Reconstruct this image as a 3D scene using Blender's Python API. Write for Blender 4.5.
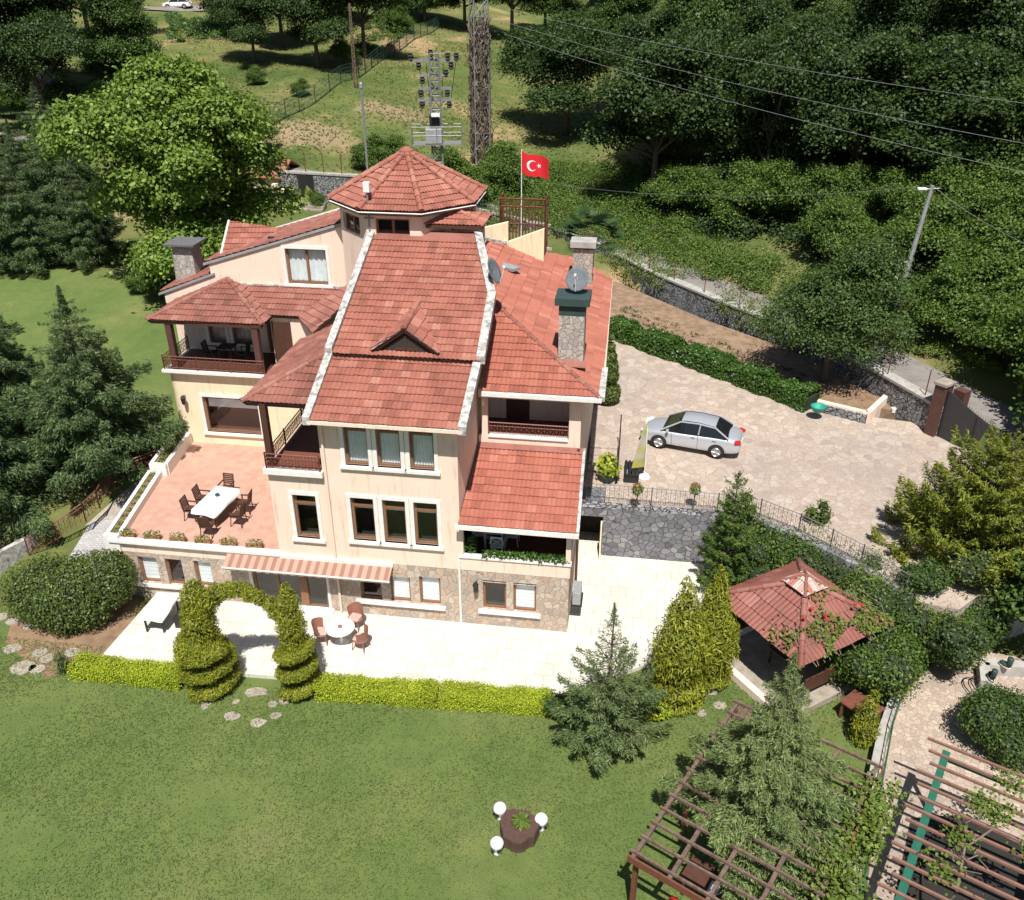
import bpy, bmesh, math, random
import numpy as np
from mathutils import Vector, Matrix
R = math.radians
random.seed(7); RNG = np.random.default_rng(7)
for o in list(bpy.data.objects): bpy.data.objects.remove(o)
sc = bpy.context.scene
COL = sc.collection

# ------------------------------------------------------------------ camera, sky, sun, exposure
CAM_H, PITCH, FPX = 21.5, R(28.5), 880.0
cam_d = bpy.data.cameras.new('camera'); cam = bpy.data.objects.new('camera', cam_d); COL.objects.link(cam)
cam.location = (0, 0, CAM_H); cam.rotation_euler = (R(90) - PITCH, 0, 0)
cam_d.sensor_width = 36; cam_d.lens = 36 * FPX / 1024; cam_d.clip_start = .5; cam_d.clip_end = 3000
sc.camera = cam
SUN_TRAVEL = Vector((.005, .54, -1)).normalized()
SUN_EL = math.asin(-SUN_TRAVEL.z)
world = bpy.data.worlds.new('World'); sc.world = world; world.use_nodes = True
wn = world.node_tree.nodes; wl = world.node_tree.links
bg = wn['Background']; sky = wn.new('ShaderNodeTexSky'); sky.sky_type = 'NISHITA'; sky.sun_disc = False
sky.sun_elevation = SUN_EL; sky.sun_rotation = math.atan2(-SUN_TRAVEL.x, -SUN_TRAVEL.y)
wl.new(sky.outputs[0], bg.inputs[0]); bg.inputs[1].default_value = .055
sun_d = bpy.data.lights.new('sun', 'SUN'); sun_d.energy = 5.0; sun_d.angle = R(.5); sun_d.color = (1, .955, .88)
sun = bpy.data.objects.new('sun', sun_d); COL.objects.link(sun); sun.location = (0, -20, 60)
sun.rotation_euler = SUN_TRAVEL.to_track_quat('-Z', 'Y').to_euler()
sc.view_settings.view_transform = 'Standard'; sc.view_settings.look = 'None'
sc.view_settings.exposure = .5; sc.view_settings.gamma = 1

# ------------------------------------------------------------------ tags and mesh helpers
def tag(o, label=None, cat=None, group=None, kind=None):
    if label: o['label'] = label
    if cat: o['category'] = cat
    if group: o['group'] = group
    if kind: o['kind'] = kind
    return o
def empty(name, loc=(0, 0, 0), rz=0, label=None, cat=None, group=None):
    o = bpy.data.objects.new(name, None); COL.objects.link(o); o.location = loc; o.rotation_euler = (0, 0, rz)
    o.empty_display_size = .2
    return tag(o, label, cat, group)
def copy_tree(o, parent=None):
    c = o.copy(); COL.objects.link(c)
    if parent: c.parent = parent
    for ch in o.children: copy_tree(ch, c)
    return c
def link(name, me, m, parent=None):
    o = bpy.data.objects.new(name, me); COL.objects.link(o)
    if m:
        for k in (m if isinstance(m, (list, tuple)) else [m]): me.materials.append(k)
    if parent: o.parent = parent
    return o
V = Vector
class MB:
    def __init__(s): s.v = []; s.f = []
    def add(s, vs, fs):
        n = len(s.v); s.v += [tuple(p) for p in vs]; s.f += [tuple(i + n for i in f) for f in fs]; return s
    def box(s, x0, x1, y0, y1, z0, z1):
        return s.add([(x0,y0,z0),(x1,y0,z0),(x1,y1,z0),(x0,y1,z0),(x0,y0,z1),(x1,y0,z1),(x1,y1,z1),(x0,y1,z1)],
                     [(3,2,1,0),(4,5,6,7),(0,1,5,4),(1,2,6,5),(2,3,7,6),(3,0,4,7)])
    def mbox(s, F, a0, a1, z0, z1, d0, d1):   # box in a wall frame: along, height, depth behind the face
        P = [F(a0,z0,d0),F(a1,z0,d0),F(a1,z0,d1),F(a0,z0,d1),F(a0,z1,d0),F(a1,z1,d0),F(a1,z1,d1),F(a0,z1,d1)]
        return s.add(P, [(3,2,1,0),(4,5,6,7),(0,1,5,4),(1,2,6,5),(2,3,7,6),(3,0,4,7)])
    def obox(s, c, sz, rz=0, tilt=None):
        M = Matrix.Rotation(rz, 3, 'Z')
        if tilt is not None: M = M @ tilt
        c = V(c); h = [k / 2 for k in sz]; P = []
        for z in (-1, 1):
            for x, y in ((-1,-1),(1,-1),(1,1),(-1,1)): P.append(c + M @ V((x*h[0], y*h[1], z*h[2])))
        return s.add(P, [(3,2,1,0),(4,5,6,7),(0,1,5,4),(1,2,6,5),(2,3,7,6),(3,0,4,7)])
    def prism(s, pts, z0, z1):
        n = len(pts); g = lambda z, i: z[i] if isinstance(z, (list, tuple)) else z
        P = [(p[0], p[1], g(z0, i)) for i, p in enumerate(pts)] + [(p[0], p[1], g(z1, i)) for i, p in enumerate(pts)]
        return s.add(P, [tuple(range(n))[::-1], tuple(range(n, 2*n))] + [(i, (i+1) % n, n+(i+1) % n, n+i) for i in range(n)])
    def slab(s, pts, t):                      # planar polygon given thickness downward along its normal
        pts = [V(p) for p in pts]; n = (pts[1]-pts[0]).cross(pts[2]-pts[0]).normalized()
        if n.z < 0: pts = pts[::-1]; n = -n
        k = len(pts); P = pts + [p - n * t for p in pts]
        return s.add(P, [tuple(range(k)), tuple(range(k, 2*k))[::-1]] + [(i, k+i, k+(i+1) % k, (i+1) % k) for i in range(k)])
    def tube(s, path, r, n=5, r1=None, cap=True):
        path = [V(p) for p in path]; m = len(path); P = []
        for i, p in enumerate(path):
            t = (path[min(i+1, m-1)] - path[max(i-1, 0)]).normalized()
            a = t.cross(V((0, 0, 1)) if abs(t.z) < .9 else V((1, 0, 0))).normalized(); b = t.cross(a)
            rr = r if r1 is None else r + (r1 - r) * i / max(1, m-1)
            for k in range(n):
                q = 2 * math.pi * k / n; P.append(p + (a * math.cos(q) + b * math.sin(q)) * rr)
        fs = [(i*n+k, i*n+(k+1) % n, (i+1)*n+(k+1) % n, (i+1)*n+k) for i in range(m-1) for k in range(n)]
        if cap: fs += [tuple(range(n))[::-1], tuple(range((m-1)*n, m*n))]
        return s.add(P, fs)
    def lathe(s, prof, c=(0, 0, 0), n=16, sx=1, sy=1):
        P = []; m = len(prof)
        for r, z in prof:
            for k in range(n):
                q = 2 * math.pi * k / n; P.append((c[0] + r*math.cos(q)*sx, c[1] + r*math.sin(q)*sy, c[2] + z))
        fs = [(i*n+k, i*n+(k+1) % n, (i+1)*n+(k+1) % n, (i+1)*n+k) for i in range(m-1) for k in range(n)]
        fs += [tuple(range(n))[::-1], tuple(range((m-1)*n, m*n))]
        return s.add(P, fs)
    def ring(s, c, u, w, R_, r, n=10, k=4):
        c, u, w = V(c), V(u), V(w)
        return s.tube([c + (u*math.cos(2*math.pi*i/n) + w*math.sin(2*math.pi*i/n)) * R_ for i in range(n+1)], r, k, cap=False)
    def build(s, name, m, parent=None, smooth=False, bevel=0):
        me = bpy.data.meshes.new(name); me.from_pydata(s.v, [], s.f); me.update()
        o = link(name, me, m, parent)
        if smooth: me.polygons.foreach_set('use_smooth', [True] * len(me.polygons))
        if bevel:
            b = o.modifiers.new('bevel', 'BEVEL'); b.width = bevel; b.segments = 2; b.limit_method = 'ANGLE'
        return o

# ------------------------------------------------------------------ placing: camera ray, house frame, ground
cp, sp = math.cos(PITCH), math.sin(PITCH)
def ray(x, y):
    a = (x - 512) / FPX; b = (450 - y) / FPX
    return V((a, cp + b * sp, -sp + b * cp))
def at(x, y, z=0):
    r = ray(x, y); t = (z - CAM_H) / r.z
    return V((0, 0, CAM_H)) + r * t
HO = V((2.0393, 25.4553, 0)); HA = R(-8)
EX = V((math.cos(HA), math.sin(HA), 0)); EY = V((-math.sin(HA), math.cos(HA), 0))
def W(u, v, z=0): return HO + EX * u + EY * v + V((0, 0, z))
def UV(x, y):
    d = V((x, y, 0)) - HO; return d.dot(EX), d.dot(EY)
def sstep(a, b, x):
    t = min(1, max(0, (x - a) / (b - a))); return t * t * (3 - 2 * t)
WALL_LINE = [(25.5, 27), (21, 34.6), (19.9, 36.46), (18.21, 41.37), (16.12, 46.49), (12.71, 51.6), (9.79, 56.7), (7.65, 61.4),
             (3, 67.5), (-6, 71.5), (-18, 74.5), (-40, 80), (-70, 92), (-120, 112)]
def wall_sd(x, y):
    best = 1e9; sg = 1
    for (ax, ay), (bx, by) in zip(WALL_LINE, WALL_LINE[1:]):
        dx, dy = bx-ax, by-ay; t = max(0, min(1, ((x-ax)*dx + (y-ay)*dy) / (dx*dx + dy*dy)))
        px, py = ax + t*dx, ay + t*dy; d = math.hypot(x-px, y-py)
        if d < best: best = d; sg = 1 if (dx*(y-ay) - dy*(x-ax)) < 0 else -1
    return best * sg
def road_z(x):
    return 3.75 + (0 if x > 7 else (7 - x) * .118 if x > -18 else 2.95 + (-18 - x) * .06)
def park_z(v): return 2.25 + .03 * (v - 6)
def ground(x, y):
    d = wall_sd(x, y); u, v = UV(x, y)
    if d > 0:
        rz = road_z(x); k = .125 + .2 * sstep(4, 26, x)
        e = max(0, d - 3.2)
        z = rz + k * e + (.6 * math.sin(x * .13 + 1) * math.sin(y * .11) + .25 * math.sin(x * .4 + y * .33)) * sstep(3.2, 14, d)
        return z
    left = sstep(-1.5, 9, v) * 2.35
    z_left = -.17 + left + .17 * (left > 2.3) + .07 * max(0, y - 46)
    if u < -17.6: return z_left
    if u < -.2: return -.17 + 2.5 * sstep(8, 12, v) + .07 * max(0, y - 46)
    w = sstep(30, 36, v)
    return -.17 + w * (2.5 + .07 * max(0, y - 46))
def atG(x, y):
    r = ray(x, y); p = V((0, 0, CAM_H)); t = 12.0
    while t < 400:
        q = p + r * t
        if q.z < ground(q.x, q.y): break
        t += .25
    q = p + r * (t - .12); return V((q.x, q.y, ground(q.x, q.y)))

# ------------------------------------------------------------------ materials
def mat(name):
    m = bpy.data.materials.new(name); m.use_nodes = True
    return m, m.node_tree.nodes, m.node_tree.links, m.node_tree.nodes['Principled BSDF']
def coord(n, l, scale, obj=True):
    tc = n.new('ShaderNodeTexCoord'); mp = n.new('ShaderNodeMapping'); l.new(tc.outputs['Object'], mp.inputs[0])
    mp.inputs['Scale'].default_value = scale if isinstance(scale, (tuple, list)) else (scale,)*3
    return mp.outputs[0]
def noise(n, l, co, s, det=4, rough=.6):
    t = n.new('ShaderNodeTexNoise'); t.inputs['Scale'].default_value = s; t.inputs['Detail'].default_value = det
    t.inputs['Roughness'].default_value = rough; l.new(co, t.inputs['Vector']); return t.outputs['Fac']
def ramp(n, l, fac, stops):
    r = n.new('ShaderNodeValToRGB'); e = r.color_ramp.elements
    while len(e) < len(stops): e.new(.5)
    for k, (p, c) in zip(e, stops): k.position = p; k.color = (*c, 1) if len(c) == 3 else c
    l.new(fac, r.inputs[0]); return r.outputs[0]
def mix(n, l, fac, a, b, mode='MIX'):
    x = n.new('ShaderNodeMix'); x.data_type = 'RGBA'; x.blend_type = mode
    for k, s in ((0, fac), (6, a), (7, b)):
        if isinstance(s, (int, float)): x.inputs[k].default_value = s
        elif isinstance(s, tuple): x.inputs[k].default_value = (*s, 1) if len(s) == 3 else s
        else: l.new(s, x.inputs[k])
    return x.outputs[2]
def bump(n, l, b, h, dist, st=.6):
    k = n.new('ShaderNodeBump'); k.inputs['Distance'].default_value = dist; k.inputs['Strength'].default_value = st
    l.new(h, k.inputs['Height']); l.new(k.outputs[0], b.inputs['Normal'])
def simple(name, c, rough=.6, metal=0, var=.12, s=6, c2=None, spec=.5):
    m, n, l, b = mat(name); co = coord(n, l, 1)
    f = noise(n, l, co, s); c2 = c2 or tuple(k * (1 - 2.2 * var) for k in c)
    l.new(ramp(n, l, f, [(.3, c2), (.65, c)]), b.inputs['Base Color'])
    b.inputs['Roughness'].default_value = rough; b.inputs['Metallic'].default_value = metal
    b.inputs['Specular IOR Level'].default_value = spec
    return m
def render_wall(name, c, stain=(.6, .5, .42)):
    m, n, l, b = mat(name)
    f = noise(n, l, coord(n, l, 1), 1.3, 5); g = noise(n, l, coord(n, l, (3, 3, .35)), 1.6, 5, .7)
    a = ramp(n, l, f, [(.3, tuple(k * .93 for k in c)), (.7, c)])
    d = ramp(n, l, g, [(.3, stain), (.47, (1, 1, 1))])
    l.new(mix(n, l, .55, a, d, 'MULTIPLY'), b.inputs['Base Color']); b.inputs['Roughness'].default_value = .9
    bump(n, l, b, noise(n, l, coord(n, l, 1), 40, 3), .01, .3)
    return m
def stone(name, cols, mortar, scale, mw=.06, rough=.85, bd=.05, sq=1.0, grad=None):
    m, n, l, b = mat(name); co0 = coord(n, l, (1, 1, sq))
    wv = n.new('ShaderNodeTexNoise'); wv.inputs['Scale'].default_value = 2.2 * scale / 2; l.new(co0, wv.inputs['Vector'])
    ad = n.new('ShaderNodeVectorMath'); ad.operation = 'MULTIPLY_ADD'; ad.inputs[1].default_value = (.25 / scale * 2,)*3
    l.new(wv.outputs['Color'], ad.inputs[0]); l.new(co0, ad.inputs[2]); co = ad.outputs[0]
    v1 = n.new('ShaderNodeTexVoronoi'); v1.inputs['Scale'].default_value = scale; l.new(co, v1.inputs['Vector'])
    v2 = n.new('ShaderNodeTexVoronoi'); v2.feature = 'DISTANCE_TO_EDGE'; v2.inputs['Scale'].default_value = scale; l.new(co, v2.inputs['Vector'])
    sep = n.new('ShaderNodeSeparateColor'); l.new(v1.outputs['Color'], sep.inputs[0])
    k = len(cols); base = ramp(n, l, sep.outputs[0], [(i / (k-1), c) for i, c in enumerate(cols)])
    f = noise(n, l, co0, scale * 3, 6, .7)
    base = mix(n, l, .6, base, ramp(n, l, f, [(.25, (.55, .55, .55)), (.75, (1.15, 1.15, 1.15))]), 'MULTIPLY')
    if grad:
        g = noise(n, l, co0, .22, 4, .65)
        base = mix(n, l, 1, base, ramp(n, l, g, grad), 'MULTIPLY')
    e = ramp(n, l, v2.outputs['Distance'], [(mw * .35, (0,)*3), (mw, (1,)*3)])
    l.new(mix(n, l, e, mortar, base), b.inputs['Base Color']); b.inputs['Roughness'].default_value = rough
    hh = n.new('ShaderNodeMath'); hh.operation = 'MULTIPLY_ADD'; hh.inputs[1].default_value = .35; l.new(f, hh.inputs[0]); l.new(e, hh.inputs[2])
    bump(n, l, b, hh.outputs[0], bd, .8)
    return m
def tiles_floor(name, c1, c2, grout, w, h, gs=.02, dirt=.3, rz=0):
    m, n, l, b = mat(name); co = coord(n, l, 1)
    if rz: co.node.inputs['Rotation'].default_value = (0, 0, rz)
    t = n.new('ShaderNodeTexBrick'); l.new(co, t.inputs['Vector']); t.inputs['Scale'].default_value = 1
    t.inputs['Brick Width'].default_value = w; t.inputs['Row Height'].default_value = h; t.inputs['Mortar Size'].default_value = gs
    t.inputs['Color1'].default_value = (*c1, 1); t.inputs['Color2'].default_value = (*c2, 1); t.inputs['Mortar'].default_value = (*grout, 1)
    t.offset = .5
    f = noise(n, l, co, .6, 6, .7); g = noise(n, l, co, 9, 3)
    d = ramp(n, l, f, [(.3, (.6, .56, .5)), (.58, (1, 1, 1))]); d2 = ramp(n, l, g, [(.3, (.85, .85, .85)), (.7, (1.05, 1.05, 1.05))])
    l.new(mix(n, l, dirt, mix(n, l, .6, t.outputs['Color'], d2, 'MULTIPLY'), d, 'MULTIPLY'), b.inputs['Base Color'])
    b.inputs['Roughness'].default_value = .75
    bump(n, l, b, t.outputs['Fac'], -.004, .5)
    return m
def roof_mat(name, c1, c2, c3, moss=.25):
    m, n, l, b = mat(name); g = n.new('ShaderNodeNewGeometry')
    a = ramp(n, l, g.outputs['Random Per Island'], [(0, c1), (.25, c2), (.8, c2), (1, c3)])
    co = coord(n, l, 1); f = noise(n, l, co, .7, 5, .7); f2 = noise(n, l, co, 14, 3)
    a = mix(n, l, .5, a, ramp(n, l, f2, [(.3, (.7, .66, .62)), (.65, (1.08, 1.05, 1.02))]), 'MULTIPLY')
    d = ramp(n, l, f, [(.35, (.45, .36, .32)), (.6, (1, 1, 1))])
    l.new(mix(n, l, moss, a, d, 'MULTIPLY'), b.inputs['Base Color']); b.inputs['Roughness'].default_value = .7
    b.inputs['Specular IOR Level'].default_value = .35
    return m
def leaf_mat(name, c1, c2, c3=None, tr=.3, rough=.55, spec=.35, sc_=.25):
    m, n, l, b = mat(name); g = n.new('ShaderNodeNewGeometry'); c3 = c3 or c2
    a = ramp(n, l, g.outputs['Random Per Island'], [(0, c1), (.55, c2), (1, c3)])
    f = noise(n, l, coord(n, l, 1), sc_ * 4, 3)
    a = mix(n, l, .75, a, ramp(n, l, f, [(.3, (.62, .68, .6)), (.7, (1.2, 1.18, 1.1))]), 'MULTIPLY')
    l.new(a, b.inputs['Base Color']); b.inputs['Roughness'].default_value = rough; b.inputs['Specular IOR Level'].default_value = spec
    t = n.new('ShaderNodeBsdfTranslucent'); l.new(mix(n, l, 1, a, (1.1, 1.25, .6), 'MULTIPLY'), t.inputs[0])
    x = n.new('ShaderNodeMixShader'); x.inputs[0].default_value = tr; l.new(b.outputs[0], x.inputs[1]); l.new(t.outputs[0], x.inputs[2])
    l.new(x.outputs[0], n['Material Output'].inputs[0])
    return m
def glass_mat(name, tint, rough=.03):
    m, n, l, b = mat(name); n.remove(b)
    t = n.new('ShaderNodeBsdfTransparent'); t.inputs[0].default_value = (*tint, 1)
    g = n.new('ShaderNodeBsdfGlossy'); g.inputs['Roughness'].default_value = rough; g.inputs[0].default_value = (1, 1, 1, 1)
    lw = n.new('ShaderNodeLayerWeight'); lw.inputs[0].default_value = .5; pw = n.new('ShaderNodeMath'); pw.operation = 'POWER'; pw.inputs[1].default_value = 3; l.new(lw.outputs['Facing'], pw.inputs[0])
    ma = n.new('ShaderNodeMath'); ma.operation = 'MULTIPLY_ADD'; ma.inputs[1].default_value = .75; ma.inputs[2].default_value = .06; l.new(pw.outputs[0], ma.inputs[0])
    x = n.new('ShaderNodeMixShader'); l.new(ma.outputs[0], x.inputs[0]); l.new(t.outputs[0], x.inputs[1]); l.new(g.outputs[0], x.inputs[2])
    l.new(x.outputs[0], n['Material Output'].inputs[0]); return m

M = {}
M['tile'] = roof_mat('clay tile', (.25, .096, .07), (.345, .133, .097), (.42, .2, .15), .42)
M['tile_old'] = roof_mat('weathered clay tile', (.19, .08, .064), (.28, .115, .09), (.34, .17, .135), .6)
M['tile_new'] = roof_mat('bright clay tile', (.28, .098, .07), (.37, .13, .092), (.43, .175, .13), .3)
M['felt'] = simple('roofing felt', (.05, .02, .016), .95)
M['cream'] = render_wall('cream render', (.80, .635, .52))
M['cream_y'] = render_wall('pale yellow render', (.80, .67, .47))
M['white'] = simple('white paint', (.78, .76, .72), .6, var=.06)
M['coping'] = simple('weathered white coping', (.58, .56, .53), .9, s=5, c2=(.13, .125, .12))
M['plinth'] = stone('plinth stone', [(.47, .34, .25), (.55, .42, .32), (.42, .33, .27), (.58, .49, .40), (.36, .30, .26), (.52, .40, .30)], (.46, .39, .32), 3.9, .05)
M['chimney_stone'] = stone('chimney stone', [(.42, .37, .31), (.5, .46, .41), (.36, .33, .3), (.46, .40, .33)], (.33, .31, .29), 5.0, .06)
M['dark_stone'] = stone('dark wall stone', [(.13, .13, .14), (.22, .22, .24), (.16, .16, .18), (.3, .3, .31), (.1, .1, .11)], (.08, .08, .085), 3.4, .05, sq=1.25)
M['rubble'] = stone('rubble wall stone', [(.16, .16, .17), (.32, .32, .33), (.2, .2, .22), (.38, .38, .38), (.08, .08, .085)], (.03, .03, .03), 4.2, .09, bd=.09, sq=1.2)
M['court'] = stone('crazy paving', [(.40, .32, .265), (.45, .37, .31), (.36, .29, .245), (.48, .41, .35), (.43, .345, .285)], (.33, .27, .22), 2.5, .04, bd=.012, grad=[(.3, (.8, .8, .84)), (.65, (1.05, 1.03, 1))])
M['path'] = stone('pebbled path', [(.42, .33, .27), (.5, .42, .35), (.36, .29, .24), (.47, .37, .3)], (.3, .24, .19), 5.5, .05, bd=.01, grad=[(.3, (.75, .75, .78)), (.65, (1.05, 1.03, 1))])
M['patio'] = tiles_floor('pale patio tiles', (.66, .63, .56), (.60, .57, .51), (.46, .42, .36), .6, .6, .014, .5, 0)
M['terrace'] = tiles_floor('salmon terrace tiles', (.46, .255, .19), (.52, .315, .24), (.44, .3, .24), .3, .3, .012, .3)
M['cobble'] = tiles_floor('grey setts', (.36, .35, .36), (.44, .43, .44), (.26, .25, .25), .2, .1, .012, .4)
M['wood'] = simple('brown window wood', (.25, .12, .06), .5, s=10)
M['dark_wood'] = simple('dark brown wood', (.085, .035, .022), .55, s=8)
M['red_wood'] = simple('red brown stained wood', (.17, .06, .038), .6, s=8)
M['pergola'] = simple('weathered pergola timber', (.17, .115, .09), .8, s=7, c2=(.085, .045, .035))
M['slat'] = simple('faded red slats', (.23, .12, .088), .75, s=5)
M['green_metal'] = simple('green painted steel', (.02, .13, .085), .5)
M['fence_green'] = simple('dark green wire', (.02, .055, .035), .6)
M['mast_rust'] = simple('grey rusted mast', (.2, .13, .1), .8)
M['iron'] = simple('dark wrought iron', (.03, .03, .032), .5, .3)
M['red_iron'] = simple('red brown iron', (.16, .05, .034), .55, .1)
M['rust'] = simple('rusty iron', (.17, .06, .03), .85, .2, s=5)
M['steel'] = simple('galvanised steel', (.3, .31, .32), .55, .4)
M['grey_metal'] = simple('grey painted metal', (.4, .41, .42), .5, .3)
M['concrete'] = simple('concrete', (.40, .385, .36), .9, s=2.5, c2=(.27, .26, .24))
M['asphalt'] = simple('worn road surface', (.235, .215, .2), .95, s=1.2, c2=(.165, .15, .14))
M['soil'] = simple('tilled soil', (.28, .19, .125), .95, s=2.2, c2=(.15, .095, .06))
M['near_black'] = simple('near black ground', (.022, .02, .017), .95, s=3)
M['earth'] = simple('bare earth', (.26, .17, .1), .95, s=2.2, c2=(.15, .095, .06))
M['flag_stone'] = simple('flat pale stone', (.36, .315, .265), .9, s=3, c2=(.22, .19, .15))
M['glass'] = glass_mat('window glass', (.96, .98, .98))
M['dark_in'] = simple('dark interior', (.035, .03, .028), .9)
M['curtain'] = simple('white curtain', (.74, .8, .82), .9, s=3, var=.08)
M['blind'] = simple('blue white blind', (.84, .87, .9), .8, s=2, var=.06)
M['cloth'] = simple('white tablecloth', (.8, .8, .79), .85, var=.03)
M['wicker'] = simple('brown wicker', (.30, .13, .095), .75, s=14)
M['cushion'] = simple('pale pink cushion', (.50, .36, .31), .9)
M['black'] = simple('black plastic', (.015, .015, .016), .5)
M['plastic_w'] = simple('white plastic', (.78, .78, .77), .45, var=.03)
M['terracotta'] = simple('terracotta', (.36, .15, .08), .8)
M['dish'] = simple('grey dish paint', (.15, .165, .185), .85, 0, spec=.1)
M['teal'] = simple('teal plastic', (.02, .30, .24), .45)
M['pot_green'] = simple('dark teal glaze', (.035, .066, .062), .6)
M['bark'] = simple('bark', (.13, .1, .075), .95, s=8)
M['lime'] = simple('whitewashed bark', (.6, .58, .54), .95, s=6)
M['stump'] = simple('red brown stump wood', (.085, .045, .036), .9, s=9)
M['rail_grey'] = simple('dull grey railing', (.15, .15, .15), .6)
M['pillar'] = simple('brown painted pillar', (.10, .042, .033), .7)
# foliage
M['lf_dark'] = leaf_mat('dark wood leaves', (.02, .045, .012), (.042, .078, .018), (.085, .13, .03))
M['lf_mid'] = leaf_mat('mid green leaves', (.034, .075, .014), (.068, .122, .024), (.12, .18, .038))
M['lf_light'] = leaf_mat('light green leaves', (.09, .155, .026), (.165, .245, .04), (.28, .36, .075))
M['lf_vine'] = leaf_mat('vine leaves', (.09, .14, .025), (.14, .2, .035), (.2, .25, .05))
M['lf_gold'] = leaf_mat('golden conifer sprays', (.115, .14, .012), (.215, .235, .018), (.35, .35, .03), .25)
M['lf_gold2'] = leaf_mat('green gold conifer sprays', (.075, .105, .014), (.165, .19, .02), (.31, .32, .036), .25)
M['lf_spruce2'] = leaf_mat('young spruce needles', (.05, .085, .03), (.105, .15, .052), (.19, .235, .095), .15)
M['lf_hedge'] = leaf_mat('yellow green hedge leaves', (.17, .23, .014), (.33, .4, .022), (.46, .5, .04), .25)
M['lf_spruce'] = leaf_mat('spruce needles', (.034, .064, .022), (.072, .118, .04), (.15, .2, .08), .15)
M['lf_cedar'] = leaf_mat('cedar needles', (.10, .145, .05), (.165, .215, .078), (.25, .31, .125), .2)
M['lf_bush'] = leaf_mat('glossy bush leaves', (.045, .078, .016), (.09, .135, .026), (.19, .225, .06), .25, .5, .4)
M['lf_laurel'] = leaf_mat('glossy laurel leaves', (.028, .075, .012), (.055, .125, .02), (.11, .19, .032), .25, .4, .5)
M['lf_scrub'] = leaf_mat('bramble leaves', (.045, .09, .014), (.09, .155, .026), (.17, .24, .045))
M['lf_olive'] = leaf_mat('grey green leaves', (.036, .07, .018), (.066, .115, .028), (.12, .175, .048))
M['lf_palm'] = leaf_mat('palm leaflets', (.03, .07, .025), (.06, .11, .04), (.1, .14, .06))
M['lf_meadow'] = leaf_mat('meadow grass', (.07, .12, .028), (.12, .16, .045), (.22, .21, .09), .5)
M['lf_lawn'] = leaf_mat('lawn blades', (.085, .135, .032), (.125, .172, .045), (.2, .215, .08), .4)
M['petal_red'] = simple('red petals', (.5, .03, .03), .6)
M['twig'] = simple('dry twigs', (.17, .13, .1), .9)
def grass_mat(name, a, b_, c, patch, scale=1.0, spot=None):
    m, n, l, b = mat(name); co = coord(n, l, 1)
    f1 = noise(n, l, co, .22 * scale, 5, .62); f2 = noise(n, l, co, 1.6 * scale, 6, .75); f3 = noise(n, l, co, 26, 4, .8)
    x = ramp(n, l, f1, [(.28, a), (.45, b_), (.57, c), (.68, patch)])
    x = mix(n, l, .8, x, ramp(n, l, f2, [(.25, (.75, .76, .7)), (.5, (1, 1, 1)), (.75, (1.3, 1.22, 1.1))]), 'MULTIPLY')
    x = mix(n, l, .85, x, ramp(n, l, f3, [(.3, (.65, .68, .6)), (.65, (1.4, 1.35, 1.3))]), 'MULTIPLY')
    if spot:
        for cx, cy, rx, ry, col in spot:
            mp = n.new('ShaderNodeMapping'); mp.vector_type = 'TEXTURE'; mp.inputs['Location'].default_value = (cx, cy, 0); mp.inputs['Scale'].default_value = (rx, ry, 1000)
            l.new(co, mp.inputs[0]); ln = n.new('ShaderNodeVectorMath'); ln.operation = 'LENGTH'; l.new(mp.outputs[0], ln.inputs[0])
            sm = n.new('ShaderNodeMath'); sm.operation = 'ADD'; l.new(ln.outputs['Value'], sm.inputs[0]); fz_ = noise(n, l, co, .5, 6, .75); l.new(fz_, sm.inputs[1])
            x = mix(n, l, ramp(n, l, sm.outputs[0], [(.0, (.9,)*3), (.5, (.85,)*3), (.95, (.5,)*3), (1.0, (0,)*3)]), x, col)
    l.new(x, b.inputs['Base Color']); b.inputs['Roughness'].default_value = .9; b.inputs['Specular IOR Level'].default_value = .2
    bump(n, l, b, f3, .05, .8)
    return m
M['lawn'] = grass_mat('mown lawn', (.086, .135, .038), (.105, .15, .044), (.125, .163, .052), (.16, .178, .068))
M['field'] = grass_mat('rough meadow', (.05, .085, .022), (.09, .12, .034), (.15, .15, .058), (.31, .22, .13), .55, [(q.x, q.y, r_, s_, c_) for q, r_, s_, c_ in ((atG(300, 132), 11, 8, (.34, .235, .155)), (atG(400, 112), 9, 6, (.30, .215, .14)), (atG(390, 48), 3.5, 9, (.36, .24, .15)))])
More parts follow.
